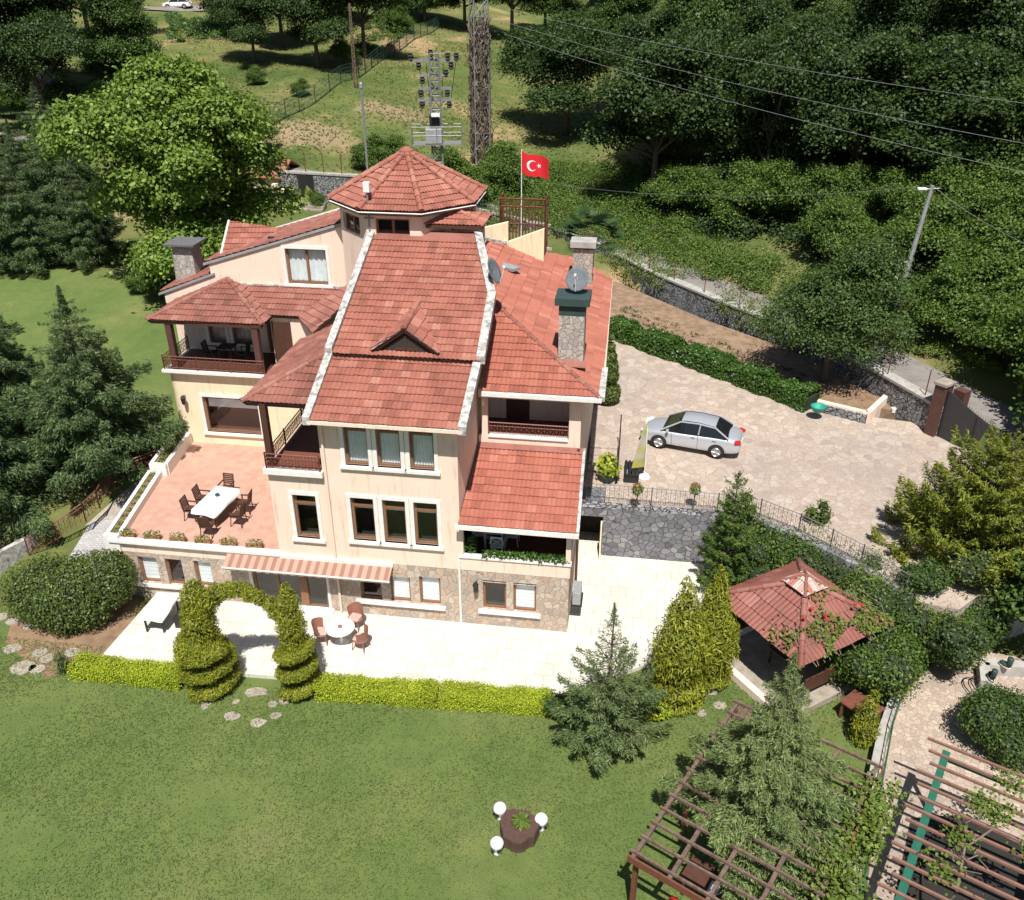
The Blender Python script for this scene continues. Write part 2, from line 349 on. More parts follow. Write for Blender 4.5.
# ------------------------------------------------------------------ the setting
def axis(lo, hi, stops):
    out = [lo]
    while out[-1] < hi:
        out.append(out[-1] + next(s for a, s in stops if out[-1] < a))
    return out
xs = axis(-170, 190, [(-45, 4), (-36, 1.5), (32, .6), (48, 1.5), (999, 5)])
ys = axis(4, 330, [(82, .6), (110, 1.5), (999, 5)])
nx, ny = len(xs), len(ys)
gv = [(x, y, ground(x, y)) for y in ys for x in xs]
gf = [(j*nx+i, j*nx+i+1, (j+1)*nx+i+1, (j+1)*nx+i) for j in range(ny-1) for i in range(nx-1)]
tag(MB().add(gv, gf).build('ground', M['field'], smooth=True), kind='structure')
def drape(name, pts, m, off, step=.5, kind='structure', zf=None):
    pts = [V((p[0], p[1], 0)) for p in pts]
    x0 = min(p.x for p in pts); x1 = max(p.x for p in pts); y0 = min(p.y for p in pts); y1 = max(p.y for p in pts)
    bm = bmesh.new(); na = int((x1-x0) / step) + 2; nb = int((y1-y0) / step) + 2
    g = [[bm.verts.new((x0 + i*step, y0 + j*step, 0)) for i in range(na)] for j in range(nb)]
    for j in range(nb-1):
        for i in range(na-1): bm.faces.new((g[j][i], g[j][i+1], g[j+1][i+1], g[j+1][i]))
    area = sum(a.x*b.y - b.x*a.y for a, b in zip(pts, pts[1:] + pts[:1])); sgn = 1 if area > 0 else -1
    for a, b in zip(pts, pts[1:] + pts[:1]):
        e = b - a; no = V((e.y, -e.x, 0)) * sgn
        bmesh.ops.bisect_plane(bm, geom=bm.verts[:] + bm.edges[:] + bm.faces[:], plane_co=a, plane_no=no, clear_outer=True)
    for v in bm.verts: v.co.z = (zf or ground)(v.co.x, v.co.y) + off
    me = bpy.data.meshes.new(name); bm.to_mesh(me); bm.free()
    me.polygons.foreach_set('use_smooth', [True] * len(me.polygons))
    o = link(name, me, m)
    return tag(o, kind=kind)
def wp(*uv): return [W(u, v) for u, v in uv]
drape('lawn', [(-60, 6), (4.0, 6), (11.9, 20.3), (13.0, 22.3), (6.5, 25.5), (-60, 29.2)], M['lawn'], .012)
drape('back_lawn', [W(-19.5, 9), W(-19.0, 29), W(-70, 30), W(-70, 10)], M['lawn'], .02)
# patio slab in house frame
def slab_uv(name, pts, z0, z1, m):
    mb = MB(); P = [W(u, v) for u, v in pts]
    mb.prism([(p.x, p.y) for p in P], z0, z1); o = mb.build(name, m)
    return tag(o, kind='structure')
patio = MB()
patio.prism([(-16.4, -3.95), (-.3, -3.4), (3.3, -1.1), (5.8, 2.4), (6.6, 5.6), (1.0, 5.6), (1.0, 6.8), (-.6, 6.8), (-.6, .3), (-16.2, .3)], -.35, 0)
o = patio.build('patio', M['patio']); o.location = HO; o.rotation_euler = (0, 0, HA); tag(o, kind='structure')
# parking court
court = [(-.6, 6.8), (1.02, 6.8), (1.02, 5.3), (5.6, 5.2), (7.2, 5.1), (8.6, 4.3), (9.6, 3.4), (10.55, 2.5), (11.8, .9), (13.5, .6), (17, 4), (19.5, 10.2), (16.6, 12.6), (15.4, 14.6), (10.8, 15.3), (5.6, 19.3), (.9, 23.6), (-.6, 24.6)]
mb = MB(); mb.prism(court, -.5, [park_z(v) for u, v in court])
o = mb.build('parking_court', M['court']); o.location = HO; o.rotation_euler = (0, 0, HA); tag(o, kind='structure')
# soil bed between hedge and road wall
bed = [(.2, 24.2), (5.9, 19.9), (11, 15.9), (15.3, 15.5), (14.9, 17.4), (12.6, 20.6), (6.2, 26.2), (.4, 32.5), (-3, 34), (-3, 27)]
mb = MB(); mb.prism(bed, -.5, [park_z(v) + .12 for u, v in bed])
o = mb.build('soil_bed', M['soil']); o.location = HO; o.rotation_euler = (0, 0, HA); tag(o, kind='structure')
# road above the wall
WL = [V((x, y, 0)) for x, y in WALL_LINE]
def offset_line(d, i):
    a = WL[max(0, i-1)]; b = WL[min(len(WL)-1, i+1)]; t = (b - a).normalized()
    return WL[i] + V((t.y, -t.x, 0)) * d
mb = MB(); fine = []
for i in range(len(WL)-1):
    n_ = max(1, int((WL[i+1]-WL[i]).length / 1.5))
    for k in range(n_): fine.append((i, k / n_))
P = []
for i, f in fine:
    for d in (.45, 1.6, 3.1):
        q = offset_line(d, i).lerp(offset_line(d, i+1), f); P.append((q.x, q.y, road_z(q.x) + .03))
mb.add(P, [(3*i+k, 3*i+k+1, 3*i+k+4, 3*i+k+3) for i in range(len(fine)-1) for k in (0, 1)])
tag(mb.build('road', M['asphalt'], smooth=True), kind='structure')
# upper left lane and the cross road at the top left
lane = [atG(46, 104), atG(46, 92), atG(46, 78), atG(50, 62), atG(57, 46), atG(62, 32)]
mb = MB(); P = []
for i, p in enumerate(lane):
    wv_ = (2.1, 2.0, 2.0, 1.7, 1.5, 1.4)[i]
    for s in (-1, 0, 1): P.append((p.x + s*wv_, p.y, ground(p.x + s*wv_, p.y) + .12))
mb.add(P, [(3*i+k, 3*i+k+1, 3*i+k+4, 3*i+k+3) for i in range(len(lane)-1) for k in (0, 1)])
tag(mb.build('lane', M['asphalt']), kind='structure')
mb = MB(); P = []
for i in range(9):
    p = atG(90 + i * 32, 10 - i * .3)
    for s in (-2.2, 2.2): P.append((p.x, p.y + s, ground(p.x, p.y + s) + .15))
mb.add(P, [(2*i, 2*i+2, 2*i+3, 2*i+1) for i in range(8)])
tag(mb.build('hill_road', M['asphalt']), kind='structure')
# path by the green pergola, path up the left side, gazebo floor, stepping stones
drape('garden_path', [(8.3, 12.6), W(20, -14), W(20, 0.5), W(13.9, 1.4), (13.3, 22.3), (11.9, 20.1)], M['path'], .03)
drape('side_path', [(p.x, p.y) for p in (at(44, 590, 0), at(100, 592, 0), at(118, 512, 1.3), at(88, 514, 1.3))], M['cobble'], .05, .3)
drape('upper_side_path', [(p.x, p.y) for p in (at(82, 516, 1.3), at(122, 512, 1.3), at(185, 455, 2.4), at(150, 462, 2.2))], M['flag_stone'], .045, .3)
drape('bare_bed', [(p.x, p.y) for p in (at(4, 640, 0), at(46, 676, 0), at(128, 640, 0), at(140, 590, 0), at(20, 590, 0))], M['earth'], .025, .4)
mb = MB()
def blob_stone(c, r, z, t=.05, e=1.0, n=8):
    a0 = random.random() * 6; P = []
    for k in range(n):
        q = 2*math.pi*k/n; rr = r * random.uniform(.75, 1.12); P.append((c.x + math.cos(q + a0)*rr*e, c.y + math.sin(q + a0)*rr))
    mb.prism(P, z - .1, z + t)
def stone_thing(px, py, r, label, group, e=1.0):
    global mb
    mb = MB(); p = at(px, py, -.12); blob_stone(p, r*.86, ground(p.x, p.y) + .012, .028, e)
    return tag(mb.build('stepping_stone', M['flag_stone']), label, 'stepping stone', group)
for px, py, r, e in ((206, 704, .3, .8), (222, 690, .28, 1), (256, 691, .3, 1.7), (272, 704, .22, 1), (232, 716, .25, 1.5), (258, 722, .25, 1.3), (276, 715, .2, 1.2), (284, 700, .22, 1), (236, 701, .15, 1)):
    stone_thing(px, py, r, 'flat pale stone set in the lawn in front of the clipped arch', 'stones below the arch', e)
for px, py, r, e in ((12, 648, .33, 1.5), (24, 667, .42, 1.3), (40, 652, .36, 1), (47, 658, .3, 1), (36, 668, .3, 1.4), (72, 652, .36, 1.2), (14, 620, .3, 1.2), (28, 626, .28, 1), (2, 616, .3, 1.1), (40, 620, .26, 1)):
    stone_thing(px, py, r, 'flat pale stone on the bare soil below the large round bush', 'stones by the round bush', e)
for px, py, r, e in ((690, 701, .24, 1), (701, 711, .26, .8), (719, 705, .24, 1.2), (712, 692, .2, 1)):
    stone_thing(px, py, r, 'flat pale stone in the grass beside the golden cypresses', 'stones by the golden cypresses', e)

drape('dark_ground_patch', [(p.x, p.y) for p in (at(893, 905, 0), at(912, 815, 0), at(960, 812, 0), at(1040, 850, 0), at(1040, 960, 0))], M['near_black'], .05)  # near-black sheet draped over the ground below the slats
# ------------------------------------------------------------------ villa
villa = empty('villa', HO, HA, 'large cream villa with red tiled roofs, stone plinth and octagonal tower', 'house')
def part(mb, name, m, parent=None, **k): return mb.build(name, M[m] if isinstance(m, str) else m, parent or villa, **k)
def frontF(Y): return lambda a, z, d: V((a, Y + d, z))
def rightF(X): return lambda a, z, d: V((X - d, a, z))
def leftF(X): return lambda a, z, d: V((X + d, a, z))
def wall_holes(mb, F, a0, a1, z0, z1, holes=(), dep=.25, rev=True):
    xs_ = sorted({a0, a1, *[h[0] for h in holes], *[h[1] for h in holes]}); zs_ = sorted({z0, z1, *[h[2] for h in holes], *[h[3] for h in holes]})
    for i in range(len(xs_)-1):
        for j in range(len(zs_)-1):
            cx, cz = (xs_[i]+xs_[i+1])/2, (zs_[j]+zs_[j+1])/2
            if any(h[0] < cx < h[1] and h[2] < cz < h[3] for h in holes): continue
            mb.mbox(F, xs_[i], xs_[i+1], zs_[j], zs_[j+1], 0, dep)
    return mb
def window(F, h, style='plain', cover=None, surround=True, sill=True, mull=0, name='window', label=None, parent=None):
    a0, a1, z0, z1 = h; f = MB(); w = .075
    f.mbox(F, a0, a0+w, z0, z1, .12, .2); f.mbox(F, a1-w, a1, z0, z1, .12, .2)
    f.mbox(F, a0+w, a1-w, z0, z0+w, .12, .2); f.mbox(F, a0+w, a1-w, z1-w, z1, .12, .2)
    if style == 'transom': 
        zt = z1 - .27 * (z1-z0) * .8; f.mbox(F, a0+w, a1-w, zt-.045, zt+.045, .115, .2)
    for k in range(mull):
        am = a0 + (a1-a0) * (k+1) / (mull+1); f.mbox(F, am-.05, am+.05, z0+w, z1-w, .11, .2)
    fr = part(f, name, 'wood', parent); 
    if label: fr['label'] = label
    part(MB().add([F(a0+w, z0+w, .16), F(a1-w, z0+w, .16), F(a1-w, z1-w, .16), F(a0+w, z1-w, .16)], [(0, 1, 2, 3)]), 'pane', 'glass', fr)
    if surround:
        s = MB(); b = .14
        s.mbox(F, a0-b, a0, z0-.02, z1+b, -.045, .1); s.mbox(F, a1, a1+b, z0-.02, z1+b, -.045, .1); s.mbox(F, a0, a1, z1, z1+b, -.045, .1)
        part(s, 'surround', 'white', fr)
    if sill: part(MB().mbox(F, a0-.2, a1+.2, z0-.12, z0, -.11, .11), 'sill', 'white', fr)
    if cover:
        c = MB(); n_ = 22; top = z1-w if cover != 'half' else z1-w; bot = {'curtain': z0+.08, 'blind': z0+.08, 'half': z1-.3*(z1-z0), 'most': z0+.3*(z1-z0)}[cover]
        if style == 'transom' and cover in ('curtain', 'half'): top = z1 - .24*(z1-z0)
        P = []
        for i in range(n_+1):
            a = a0 + .05 + (a1-a0-.1)*i/n_; d = .24 + (.035*math.sin(i*2.1) if cover == 'curtain' else .0)
            P += [F(a, bot, d), F(a, top, d)]
        if cover == 'curtain': c.add(P, [(2*i, 2*i+2, 2*i+3, 2*i+1) for i in range(n_)])
        else:
            k = max(3, int((top-bot)/.16)); hgt = (top-bot)/k
            for i in range(k): c.mbox(F, a0+.05, a1-.05, bot+i*hgt+.012, bot+(i+1)*hgt, .19, .195)
        part(c, 'curtain' if cover == 'curtain' else 'blind', 'curtain' if cover == 'curtain' else 'blind', fr, smooth=cover == 'curtain')
    return fr
# --- roof tiles as real tiles
def tiled(name, poly, m='tile', parent=None, tw=.33, course=.36, under=.1, soffit='felt', lift=.0):
    poly = [V(p) for p in poly]; n = (poly[1]-poly[0]).cross(poly[2]-poly[0]).normalized()
    if n.z < 0: poly = poly[::-1]; n = -n
    t = (V((0,0,1)) - n * n.z).normalized(); s = t.cross(n)
    o = poly[0]; ss = [(p-o).dot(s) for p in poly]; tt = [(p-o).dot(t) for p in poly]
    bm = bmesh.new(); s0, s1, t0, t1 = min(ss), max(ss), min(tt), max(tt)
    prof = [(0, .0), (.12, .024), (.25, .036), (.38, .024), (.5, .0), (.62, .024), (.75, .036), (.88, .024), (1.0, .0)]
    j = 0; tv = t0
    while tv < t1:
        k = 0; sv = s0 - (tw*.5 if j % 2 else 0) * 0
        while sv < s1:
            jz = random.uniform(-.006, .008); jt = random.uniform(-.012, .012); lo = []; hi = []
            for pu, ph in prof:
                lo.append(bm.verts.new(o + s*(sv + pu*tw*1.02) + t*(tv + jt) + n*(.055 + ph + jz + lift)))
                hi.append(bm.verts.new(o + s*(sv + pu*tw*1.02) + t*(tv + course*1.12 + jt) + n*(.012 + ph + jz*.3 + lift)))
            for i in range(len(prof)-1): bm.faces.new((lo[i], lo[i+1], hi[i+1], hi[i]))
            lp = [bm.verts.new(v.co - n*.03) for v in lo]
            sv += tw
            for i in range(len(prof)-1): bm.faces.new((lp[i], lp[i+1], lo[i+1], lo[i]))
            bm.verts.ensure_lookup_table()
        tv += course; j += 1
    bmesh.ops.remove_doubles(bm, verts=bm.verts[:], dist=.0001) if False else None
    c = sum(poly, V()) / len(poly)
    for a, b in zip(poly, poly[1:] + poly[:1]):
        no = (b-a).cross(n); no = no if no.dot(c-a) < 0 else -no
        e = .06 if abs((b-a).normalized().z) < .02 and a.z < c.z else 0.0
        bmesh.ops.bisect_plane(bm, geom=bm.verts[:]+bm.edges[:]+bm.faces[:], plane_co=a + no.normalized()*e, plane_no=no, clear_outer=True)
    me = bpy.data.meshes.new(name); bm.to_mesh(me); bm.free()
    ob = link(name, me, M[m], parent or villa)
    MB_ = MB().slab([p for p in poly], under); sb = MB_.build('roof_deck', M[soffit], ob)
    return ob
def caps(p0, p1, m='tile', parent=None, r=.105, name='ridge_tiles', L=.4):
    p0, p1 = V(p0), V(p1); d = p1-p0; n_ = max(1, int(d.length / L)); mb = MB(); t = d.normalized()
    a = t.cross(V((0,0,1))).normalized(); b = a.cross(t)
    for i in range(n_):
        q0 = p0 + d*(i/n_) - t*.03; q1 = p0 + d*((i+1)/n_) + t*.02; P = []
        for q, rr in ((q0, r*1.12), (q1, r*.88)):
            for k in range(6):
                g = math.pi*k/5; P.append(q + a*math.cos(g)*rr + b*(math.sin(g)*rr + .03))
        P2 = [P[k] - b*.02 if False else P[k] for k in range(12)]
        mb.add(P2, [(k, k+1, k+7, k+6) for k in range(5)] + [(5, 4, 3, 2, 1, 0)])
    return part(mb, name, m, parent)
def bars(path, m, name, parent, h=.9, gap=.14, style='bars', post=1.6, r=.012):
    """railing along a 3-D base path"""
    mb = MB(); path = [V(p) for p in path]; up = V((0,0,1))
    for a, b in zip(path, path[1:]):
        d = b-a; L = d.length; t = d.normalized(); nb = max(1, round(L/gap))
        mb.tube([a+up*h, b+up*h], r*2, 4); mb.tube([a+up*.1, b+up*.1], r*1.3, 4)
        if style != 'bars': mb.tube([a+up*(h-.14), b+up*(h-.14)], r*1.2, 4)
        for i in range(nb+1):
            p = a + d*(i/nb); mb.tube([p+up*.1, p+up*h], r, 4, cap=False)
            if style == 'scroll' and i < nb and i % 2 == 0:
                q = a + d*((i+1)/nb); 
                mb.ring(q + up*(h*.34), t, up, h*.16, r*.9, 9, 3); mb.ring(q + up*(h*.64), t, up, h*.13, r*.9, 9, 3)
        npst = max(1, round(L/post))
        for i in range(npst+1): p = a + d*(i/npst); mb.tube([p - up*.02, p+up*(h+.05)], r*2.6, 4)
    return mb.build(name, M[m] if isinstance(m, str) else m, parent)

# --- walls
pl_holes_l = [(-16.62, -15.85, .55, 1.78), (-15.51, -14.83, .55, 1.78), (-14.34, -13.66, .6, 1.8)]
door_h = (-12.03, -9.1, .02, 1.72)
pl_holes_m = [(-7.81, -6.98, .7, 1.78), (-6.65, -5.87, .7, 1.88), (-5.52, -4.73, .7, 1.98)]
pl_holes_r = [(-3.13, -2.27, .75, 2.06), (-2.01, -1.17, .75, 2.06)]
F0 = frontF(0)
part(wall_holes(MB(), F0, -17.2, 0, -.2, 1.98, pl_holes_l + [door_h] + pl_holes_m[:2] + [(-5.52, -4.73, .7, 1.975)] + [(a, b, c, 1.975) for a, b, c, d in pl_holes_r]), 'plinth', 'plinth')
part(wall_holes(MB(), F0, -10.78, 0, 1.98, 2.45, [(a, b, 1.985, 2.06) for a, b, c, d in pl_holes_r]), 'plinth', 'plinth')
part(MB().mbox(rightF(.0), .25, 3.4, -.2, 2.45, 0, .3).mbox(leftF(-17.2), .25, 8, -.2, 1.98, 0, .3), 'plinth', 'plinth')
# terrace band, body walls
up_holes1 = [(-9.98, -9.12, 3.28, 5.14), (-7.84, -7.0, 3.38, 5.2), (-6.68, -5.85, 3.38, 5.2), (-5.55, -4.71, 3.38, 5.2)]
up_holes2 = [(-7.86, -7.03, 6.5, 8.2), (-6.72, -5.89, 6.5, 8.2), (-5.57, -4.72, 6.5, 8.2)]
part(wall_holes(MB(), F0, -10.78, -3.92, 2.45, 6.08, up_holes1), 'front_wall', 'cream')
part(wall_holes(MB(), F0, -8.75, -3.92, 6.08, 8.42, up_holes2), 'front_wall', 'cream')
w = MB().mbox(F0, -17.2, -10.78, 1.98, 2.42, -.01, .25); part(w, 'terrace_band', 'cream')
# side walls of the main block (right side leans inward towards the tower)
def zr(v): return 8.42 + .4 * (v + .35)
mb = MB(); ri = [(-3.92, .02), (-3.72, 5.2), (-4.75, 8.6)]
for (u0, v0), (u1, v1) in zip(ri, ri[1:]):
    mb.add([(u0, v0, 4.4), (u1, v1, 4.4), (u1, v1, zr(v1)), (u0, v0, zr(v0)), (u0-.25, v0, 4.4), (u1-.25, v1, 4.4), (u1-.25, v1, zr(v1)), (u0-.25, v0, zr(v0))],
           [(0,1,2,3), (7,6,5,4), (0,3,7,4), (1,5,6,2), (3,2,6,7)])
part(mb, 'side_wall', 'cream')
mb = MB(); mb.add([(-8.75, .25, 6.0), (-8.75, 10, 6.0), (-8.75, 10, zr(9.2)), (-8.75, .25, zr(.25)), (-8.5, .25, 6.0), (-8.5, 10, 6.0), (-8.5, 10, zr(9.2)), (-8.5, .25, zr(.25))],
                  [(3,2,1,0), (4,5,6,7), (3,7,6,2), (0,4,7,3)]); mb.mbox(leftF(-10.78), .25, 8, 2.4, 6.08, 0, .25)
part(mb, 'side_wall', 'cream')
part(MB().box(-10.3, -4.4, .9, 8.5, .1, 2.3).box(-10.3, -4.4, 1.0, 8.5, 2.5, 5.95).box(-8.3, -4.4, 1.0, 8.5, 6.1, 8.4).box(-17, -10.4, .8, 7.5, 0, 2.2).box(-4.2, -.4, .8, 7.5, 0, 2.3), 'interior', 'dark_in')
for i, h in enumerate(pl_holes_l): window(F0, h, cover='blind' if i != 1 else None, surround=False, sill=False)
part(MB().mbox(F0, -16.9, -13.5, .42, .54, -.12, .12), 'long_sill', 'white')
for i, h in enumerate(pl_holes_m): window(F0, h, cover=(None, 'blind', 'blind')[i], surround=False, sill=False)
part(MB().mbox(F0, -8.0, -4.55, .56, .69, -.12, .12), 'long_sill', 'white')
for i, h in enumerate(pl_holes_r): window(F0, h, cover=(None, 'blind')[i], surround=False, sill=False)
part(MB().mbox(F0, -3.3, -1.0, .6, .74, -.12, .12), 'long_sill', 'white')
for i, h in enumerate(up_holes1): window(F0, h, 'transom', 'half')
for i, h in enumerate(up_holes2): window(F0, h, 'transom', 'curtain')
# glazed patio door
dm = MB(); a0, a1, z0, z1 = door_h
for a in (a0, -11.1, -10.2, -9.98, a1-.09): dm.mbox(F0, a, a+.09, z0, z1, .06, .16)
dm.mbox(F0, a0, a1, z1-.08, z1, .07, .15).mbox(F0, a0, a1, z0, z0+.1, .07, .15).mbox(F0, -10.2, -9.9, z0, z1, .03, .17)
dr = part(dm, 'patio_door', 'wood'); part(MB().add([F0(a0+.09, z0+.1, .11), F0(a1-.09, z0+.1, .11), F0(a1-.09, z1-.08, .11), F0(a0+.09, z1-.08, .11)], [(0, 1, 2, 3)]), 'pane', 'glass', dr)
part(MB().mbox(F0, a0-.12, a0, z0, z1+.1, -.03, .1).mbox(F0, a1, a1+.1, z0, z1+.1, -.03, .1).mbox(F0, a0, a1, z1, z1+.1, -.03, .1), 'surround', 'white', dr)
part(MB().mbox(F0, a0-.1, a1+.2, 0.004, .09, -.3, .05), 'door_step', 'white', dr)
# awning
def awn_mat():
    m, n, l, b = mat('striped awning cloth'); co = coord(n, l, 1); wv = n.new('ShaderNodeTexWave'); wv.inputs['Scale'].default_value = .95
    l.new(co, wv.inputs['Vector']); l.new(ramp(n, l, wv.outputs['Fac'], [(.38, (.26, .14, .105)), (.56, (.43, .25, .19))]), b.inputs['Base Color'])
    b.inputs['Roughness'].default_value = .9; return m
aw = MB(); N_ = 40; P = []
for i in range(N_+1):
    u = -12.82 + 6.35*i/N_; P += [(u, -.03, 2.4), (u, -.66, 2.12), (u, -.67, 2.04 - .02*(i % 2))]
aw.add(P, [(3*i+k, 3*i+3+k, 3*i+4+k, 3*i+1+k) for i in range(N_) for k in (0, 1)])
awn = part(aw, 'awning', awn_mat()); part(MB().box(-12.85, -6.44, -.69, -.65, 2.09, 2.14).box(-12.84, -6.45, -.12, -.01, 2.36, 2.5), 'awning_bar', 'white', awn)
# downpipes
part(MB().tube([(-8.62, -.1, 8.4), (-8.62, -.06, 8.1), (-8.62, -.06, .05)], .05, 8), 'downpipe', 'cream')
part(MB().tube([(-3.98, -.06, 2.9), (-3.98, -.06, .02)], .045, 8), 'downpipe', 'white')
part(MB().tube([(-.02, 3.0, 6.1), (.1, 2.9, 5.6), (.1, 2.9, .1)], .05, 8), 'downpipe', 'dark_wood')
# main roof
part(MB().box(-8.9, -3.5, -.66, -.56, 8.33, 8.45).box(-8.9, -3.5, -.56, .02, 8.36, 8.4), 'gutter', 'cream')
tiled('main_roof', [(-8.72, -.6, 8.43), (-3.6, -.6, 8.43), (-3.62, 2.3, 9.59), (-8.78, 2.3, 9.59)])
tiled('main_roof', [(-8.72, 2.12, 9.72), (-3.45, 2.12, 9.72), (-3.6, 5.25, 10.97), (-4.62, 8.5, 12.27), (-8.78, 8.5, 12.27)])
part(MB().box(-8.75, -3.5, 2.16, 2.3, 9.56, 9.7), 'roof_step', 'dark_wood')
part(MB().slab([(-8.8, 8.1, 12.2), (-4.5, 8.1, 12.2), (-4.7, 8.7, 12.44), (-8.8, 8.7, 12.44)], .06), 'flashing', 'tile_old')
def coping(pts, w0=.26, h=.2, name='coping'):
    mb = MB(); pts = [V(p) for p in pts]; up = V((0,0,1)); L = []
    for i, p in enumerate(pts):
        t = (pts[min(i+1, len(pts)-1)] - pts[max(i-1, 0)]); a = t.cross(up).normalized()
        L.append((p - a*w0/2, p + a*w0/2))
    for (a, b), (c, d) in zip(L, L[1:]):
        P = [a, b, d, c]; mb.add([p - up*h for p in P] + [p + up*.1 for p in P], [(3,2,1,0), (4,5,6,7), (0,1,5,4), (1,2,6,5), (2,3,7,6), (3,0,4,7)])
    return part(mb, name, 'coping')
coping([(-8.85, -.66, 8.5), (-8.88, 2.28, 9.68)]); coping([(-8.87, 2.14, 9.84), (-8.9, 8.6, 12.42)])
coping([(-3.6, -.66, 8.5), (-3.58, 2.28, 9.68)], .28); coping([(-3.45, 2.14, 9.84), (-3.55, 5.25, 11.07), (-4.62, 8.6, 12.42)], .3)
# dormer
fa = MB(); g0, g1, gp = V((-7.3, 2.3, 9.84)), V((-4.97, 2.3, 9.84)), V((-6.12, 2.3, 10.66))
bk = V((-6.2, 4.7, 10.72))
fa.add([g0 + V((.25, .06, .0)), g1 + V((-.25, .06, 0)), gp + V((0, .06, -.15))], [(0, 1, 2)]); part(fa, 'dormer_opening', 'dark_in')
part(MB().tube([g0, gp + V((0, 0, -.02)), g1], .075, 4), 'dormer_fascia', 'dark_wood')
part(MB().tube([g0 + V((0,-.04,.09)), gp + V((0,-.04,.09)), g1 + V((0,-.04,.09))], .045, 4), 'dormer_trim', 'white')
tiled('dormer_roof', [g0 + V((-.05, -.1, .06)), gp + V((0, -.1, .1)), bk + V((0, 0, .1)), ], under=.04)
tiled('dormer_roof', [g1 + V((.05, -.1, .06)), gp + V((0, -.1, .1)), bk + V((0, 0, .1))], under=.04)
caps(gp + V((0, -.1, .1)), bk + V((0, 0, .1)), r=.1)
part(MB().box(-6.5, -5.7, 2.33, 2.37, 9.9, 10.0).box(-6.14, -6.1, 2.33, 2.37, 9.84, 10.45), 'dormer_frame', 'dark_wood')
# tower
TC = V((-7.98, 11.05, 0))
def octa(r, z): return [V((TC.x + r*math.cos(R(22.5 + 45*k)), TC.y + r*math.sin(R(22.5 + 45*k)), z)) for k in range(8)]
ra = 2.68 / math.cos(R(22.5)); re = 3.03 / math.cos(R(22.5)); ap = TC + V((0, 0, 15.02))
oc = octa(ra, 0)
wins = {5: [(-.72, .66, 12.25, 12.95)], 4: [(-.85, .55, 12.1, 12.85)], 6: [(.3, .95, 12.3, 13.0)], 7: [(-.9, .8, 12.1, 12.85)], 3: [(-.7, .7, 12.1, 12.85)]}
tw_ = MB(); tframes = []
for k in range(8):
    a, b = oc[k], oc[(k+1) % 8]; mid = (a+b)/2; t = (b-a).normalized(); o_ = V((mid.x-TC.x, mid.y-TC.y, 0)).normalized(); half = (b-a).length/2
    F = (lambda mid, t, o_: lambda q, z, d: mid + t*q - o_*d + V((0, 0, z)))(mid, t, o_)
    wall_holes(tw_, F, -half, half, 5.5, 13.28, wins.get(k, []), .2)
    for h in wins.get(k, []): tframes.append((F, h))
part(tw_, 'tower_wall', 'cream')
for F, h in tframes: window(F, h, surround=False, sill=False, mull=1)
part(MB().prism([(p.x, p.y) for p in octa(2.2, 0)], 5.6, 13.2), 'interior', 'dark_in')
oe = octa(re, 13.32)
for k in range(8): tiled('tower_roof', [oe[k], oe[(k+1) % 8], ap], tw=.27, course=.33, under=.06, m='tile')
for k in range(8): caps(oe[k] + V((0,0,.04)), ap + V((0,0,.05)), r=.12)
part(MB().lathe([(.34, -.1), (.3, .1), (.12, .22), (0.02, .24)], ap, 10), 'tower_finial', 'tile')
part(MB().prism([(p.x, p.y) for p in octa(re*.985, 0)], 13.14, 13.23), 'tower_eave', 'dark_wood')
gt = MB(); ring_ = octa(re + .03, 13.26)
for k in range(8): gt.tube([ring_[k], ring_[(k+1) % 8]], .028, 5)
part(gt, 'gutter', 'white')
# little hipped roof beside the tower
part(MB().box(-5.95, -5.8, 8.95, 9.1, 12.0, 12.7).box(-4.75, -4.6, 8.95, 9.1, 12.0, 12.7).box(-6.4, -4.55, 9.6, 9.8, 11, 12.7), 'roof_hatch', 'cream')
hb = [(-6.75, 8.55, 12.72), (-4.4, 8.55, 12.72), (-4.4, 10.4, 12.72), (-6.75, 10.4, 12.72)]; ha = (-5.55, 9.45, 13.1)
for i in range(4): tiled('hatch_roof', [hb[i], hb[(i+1) % 4], ha], under=.06)
for i in range(4): caps(hb[i], ha, r=.08)
part(MB().box(-6.75, -4.4, 8.52, 8.6, 12.6, 12.72), 'hatch_fascia', 'dark_wood')

def onYl(x, y, v):
    r = ray(x, y); c = V((0, 0, CAM_H)) - HO; t = (v - c.dot(EY)) / r.dot(EY); p = c + r*t; return V((p.dot(EX), p.dot(EY), p.z))
XR = [onYl(222, 256, 11.3), onYl(294, 231, 13.3), onYl(230, 222, 13.3)]
# left wing upper storey: sloping parapet wall with window
wl_h = (-13.5, -11.66, 9.42, 10.98); F105 = frontF(10.5)
mb = MB(); wall_holes(mb, F105, -17.1, -10.7, 8.3, 9.4, [], .25); wall_holes(mb, F105, -14.2, -10.7, 9.4, 11.0, [wl_h], .25)
mb.add([(-17.1, 10.5, 9.4), (-14.2, 10.5, 9.4), (-14.2, 10.5, 11.02), (-17.1, 10.5, 10.13), (-17.1, 10.75, 9.4), (-14.2, 10.75, 9.4), (-14.2, 10.75, 11.02), (-17.1, 10.75, 10.13)],
       [(0,1,2,3), (7,6,5,4), (3,2,6,7), (0,3,7,4)])
mb.add([(-14.2, 10.5, 11.0), (-10.7, 10.5, 11.0), (-10.7, 10.5, 12.08), (-14.2, 10.5, 11.02), (-14.2, 10.75, 11.0), (-10.7, 10.75, 11.0), (-10.7, 10.75, 12.08), (-14.2, 10.75, 11.02)],
       [(0,1,2,3), (7,6,5,4), (3,2,6,7), (1,5,6,2)])
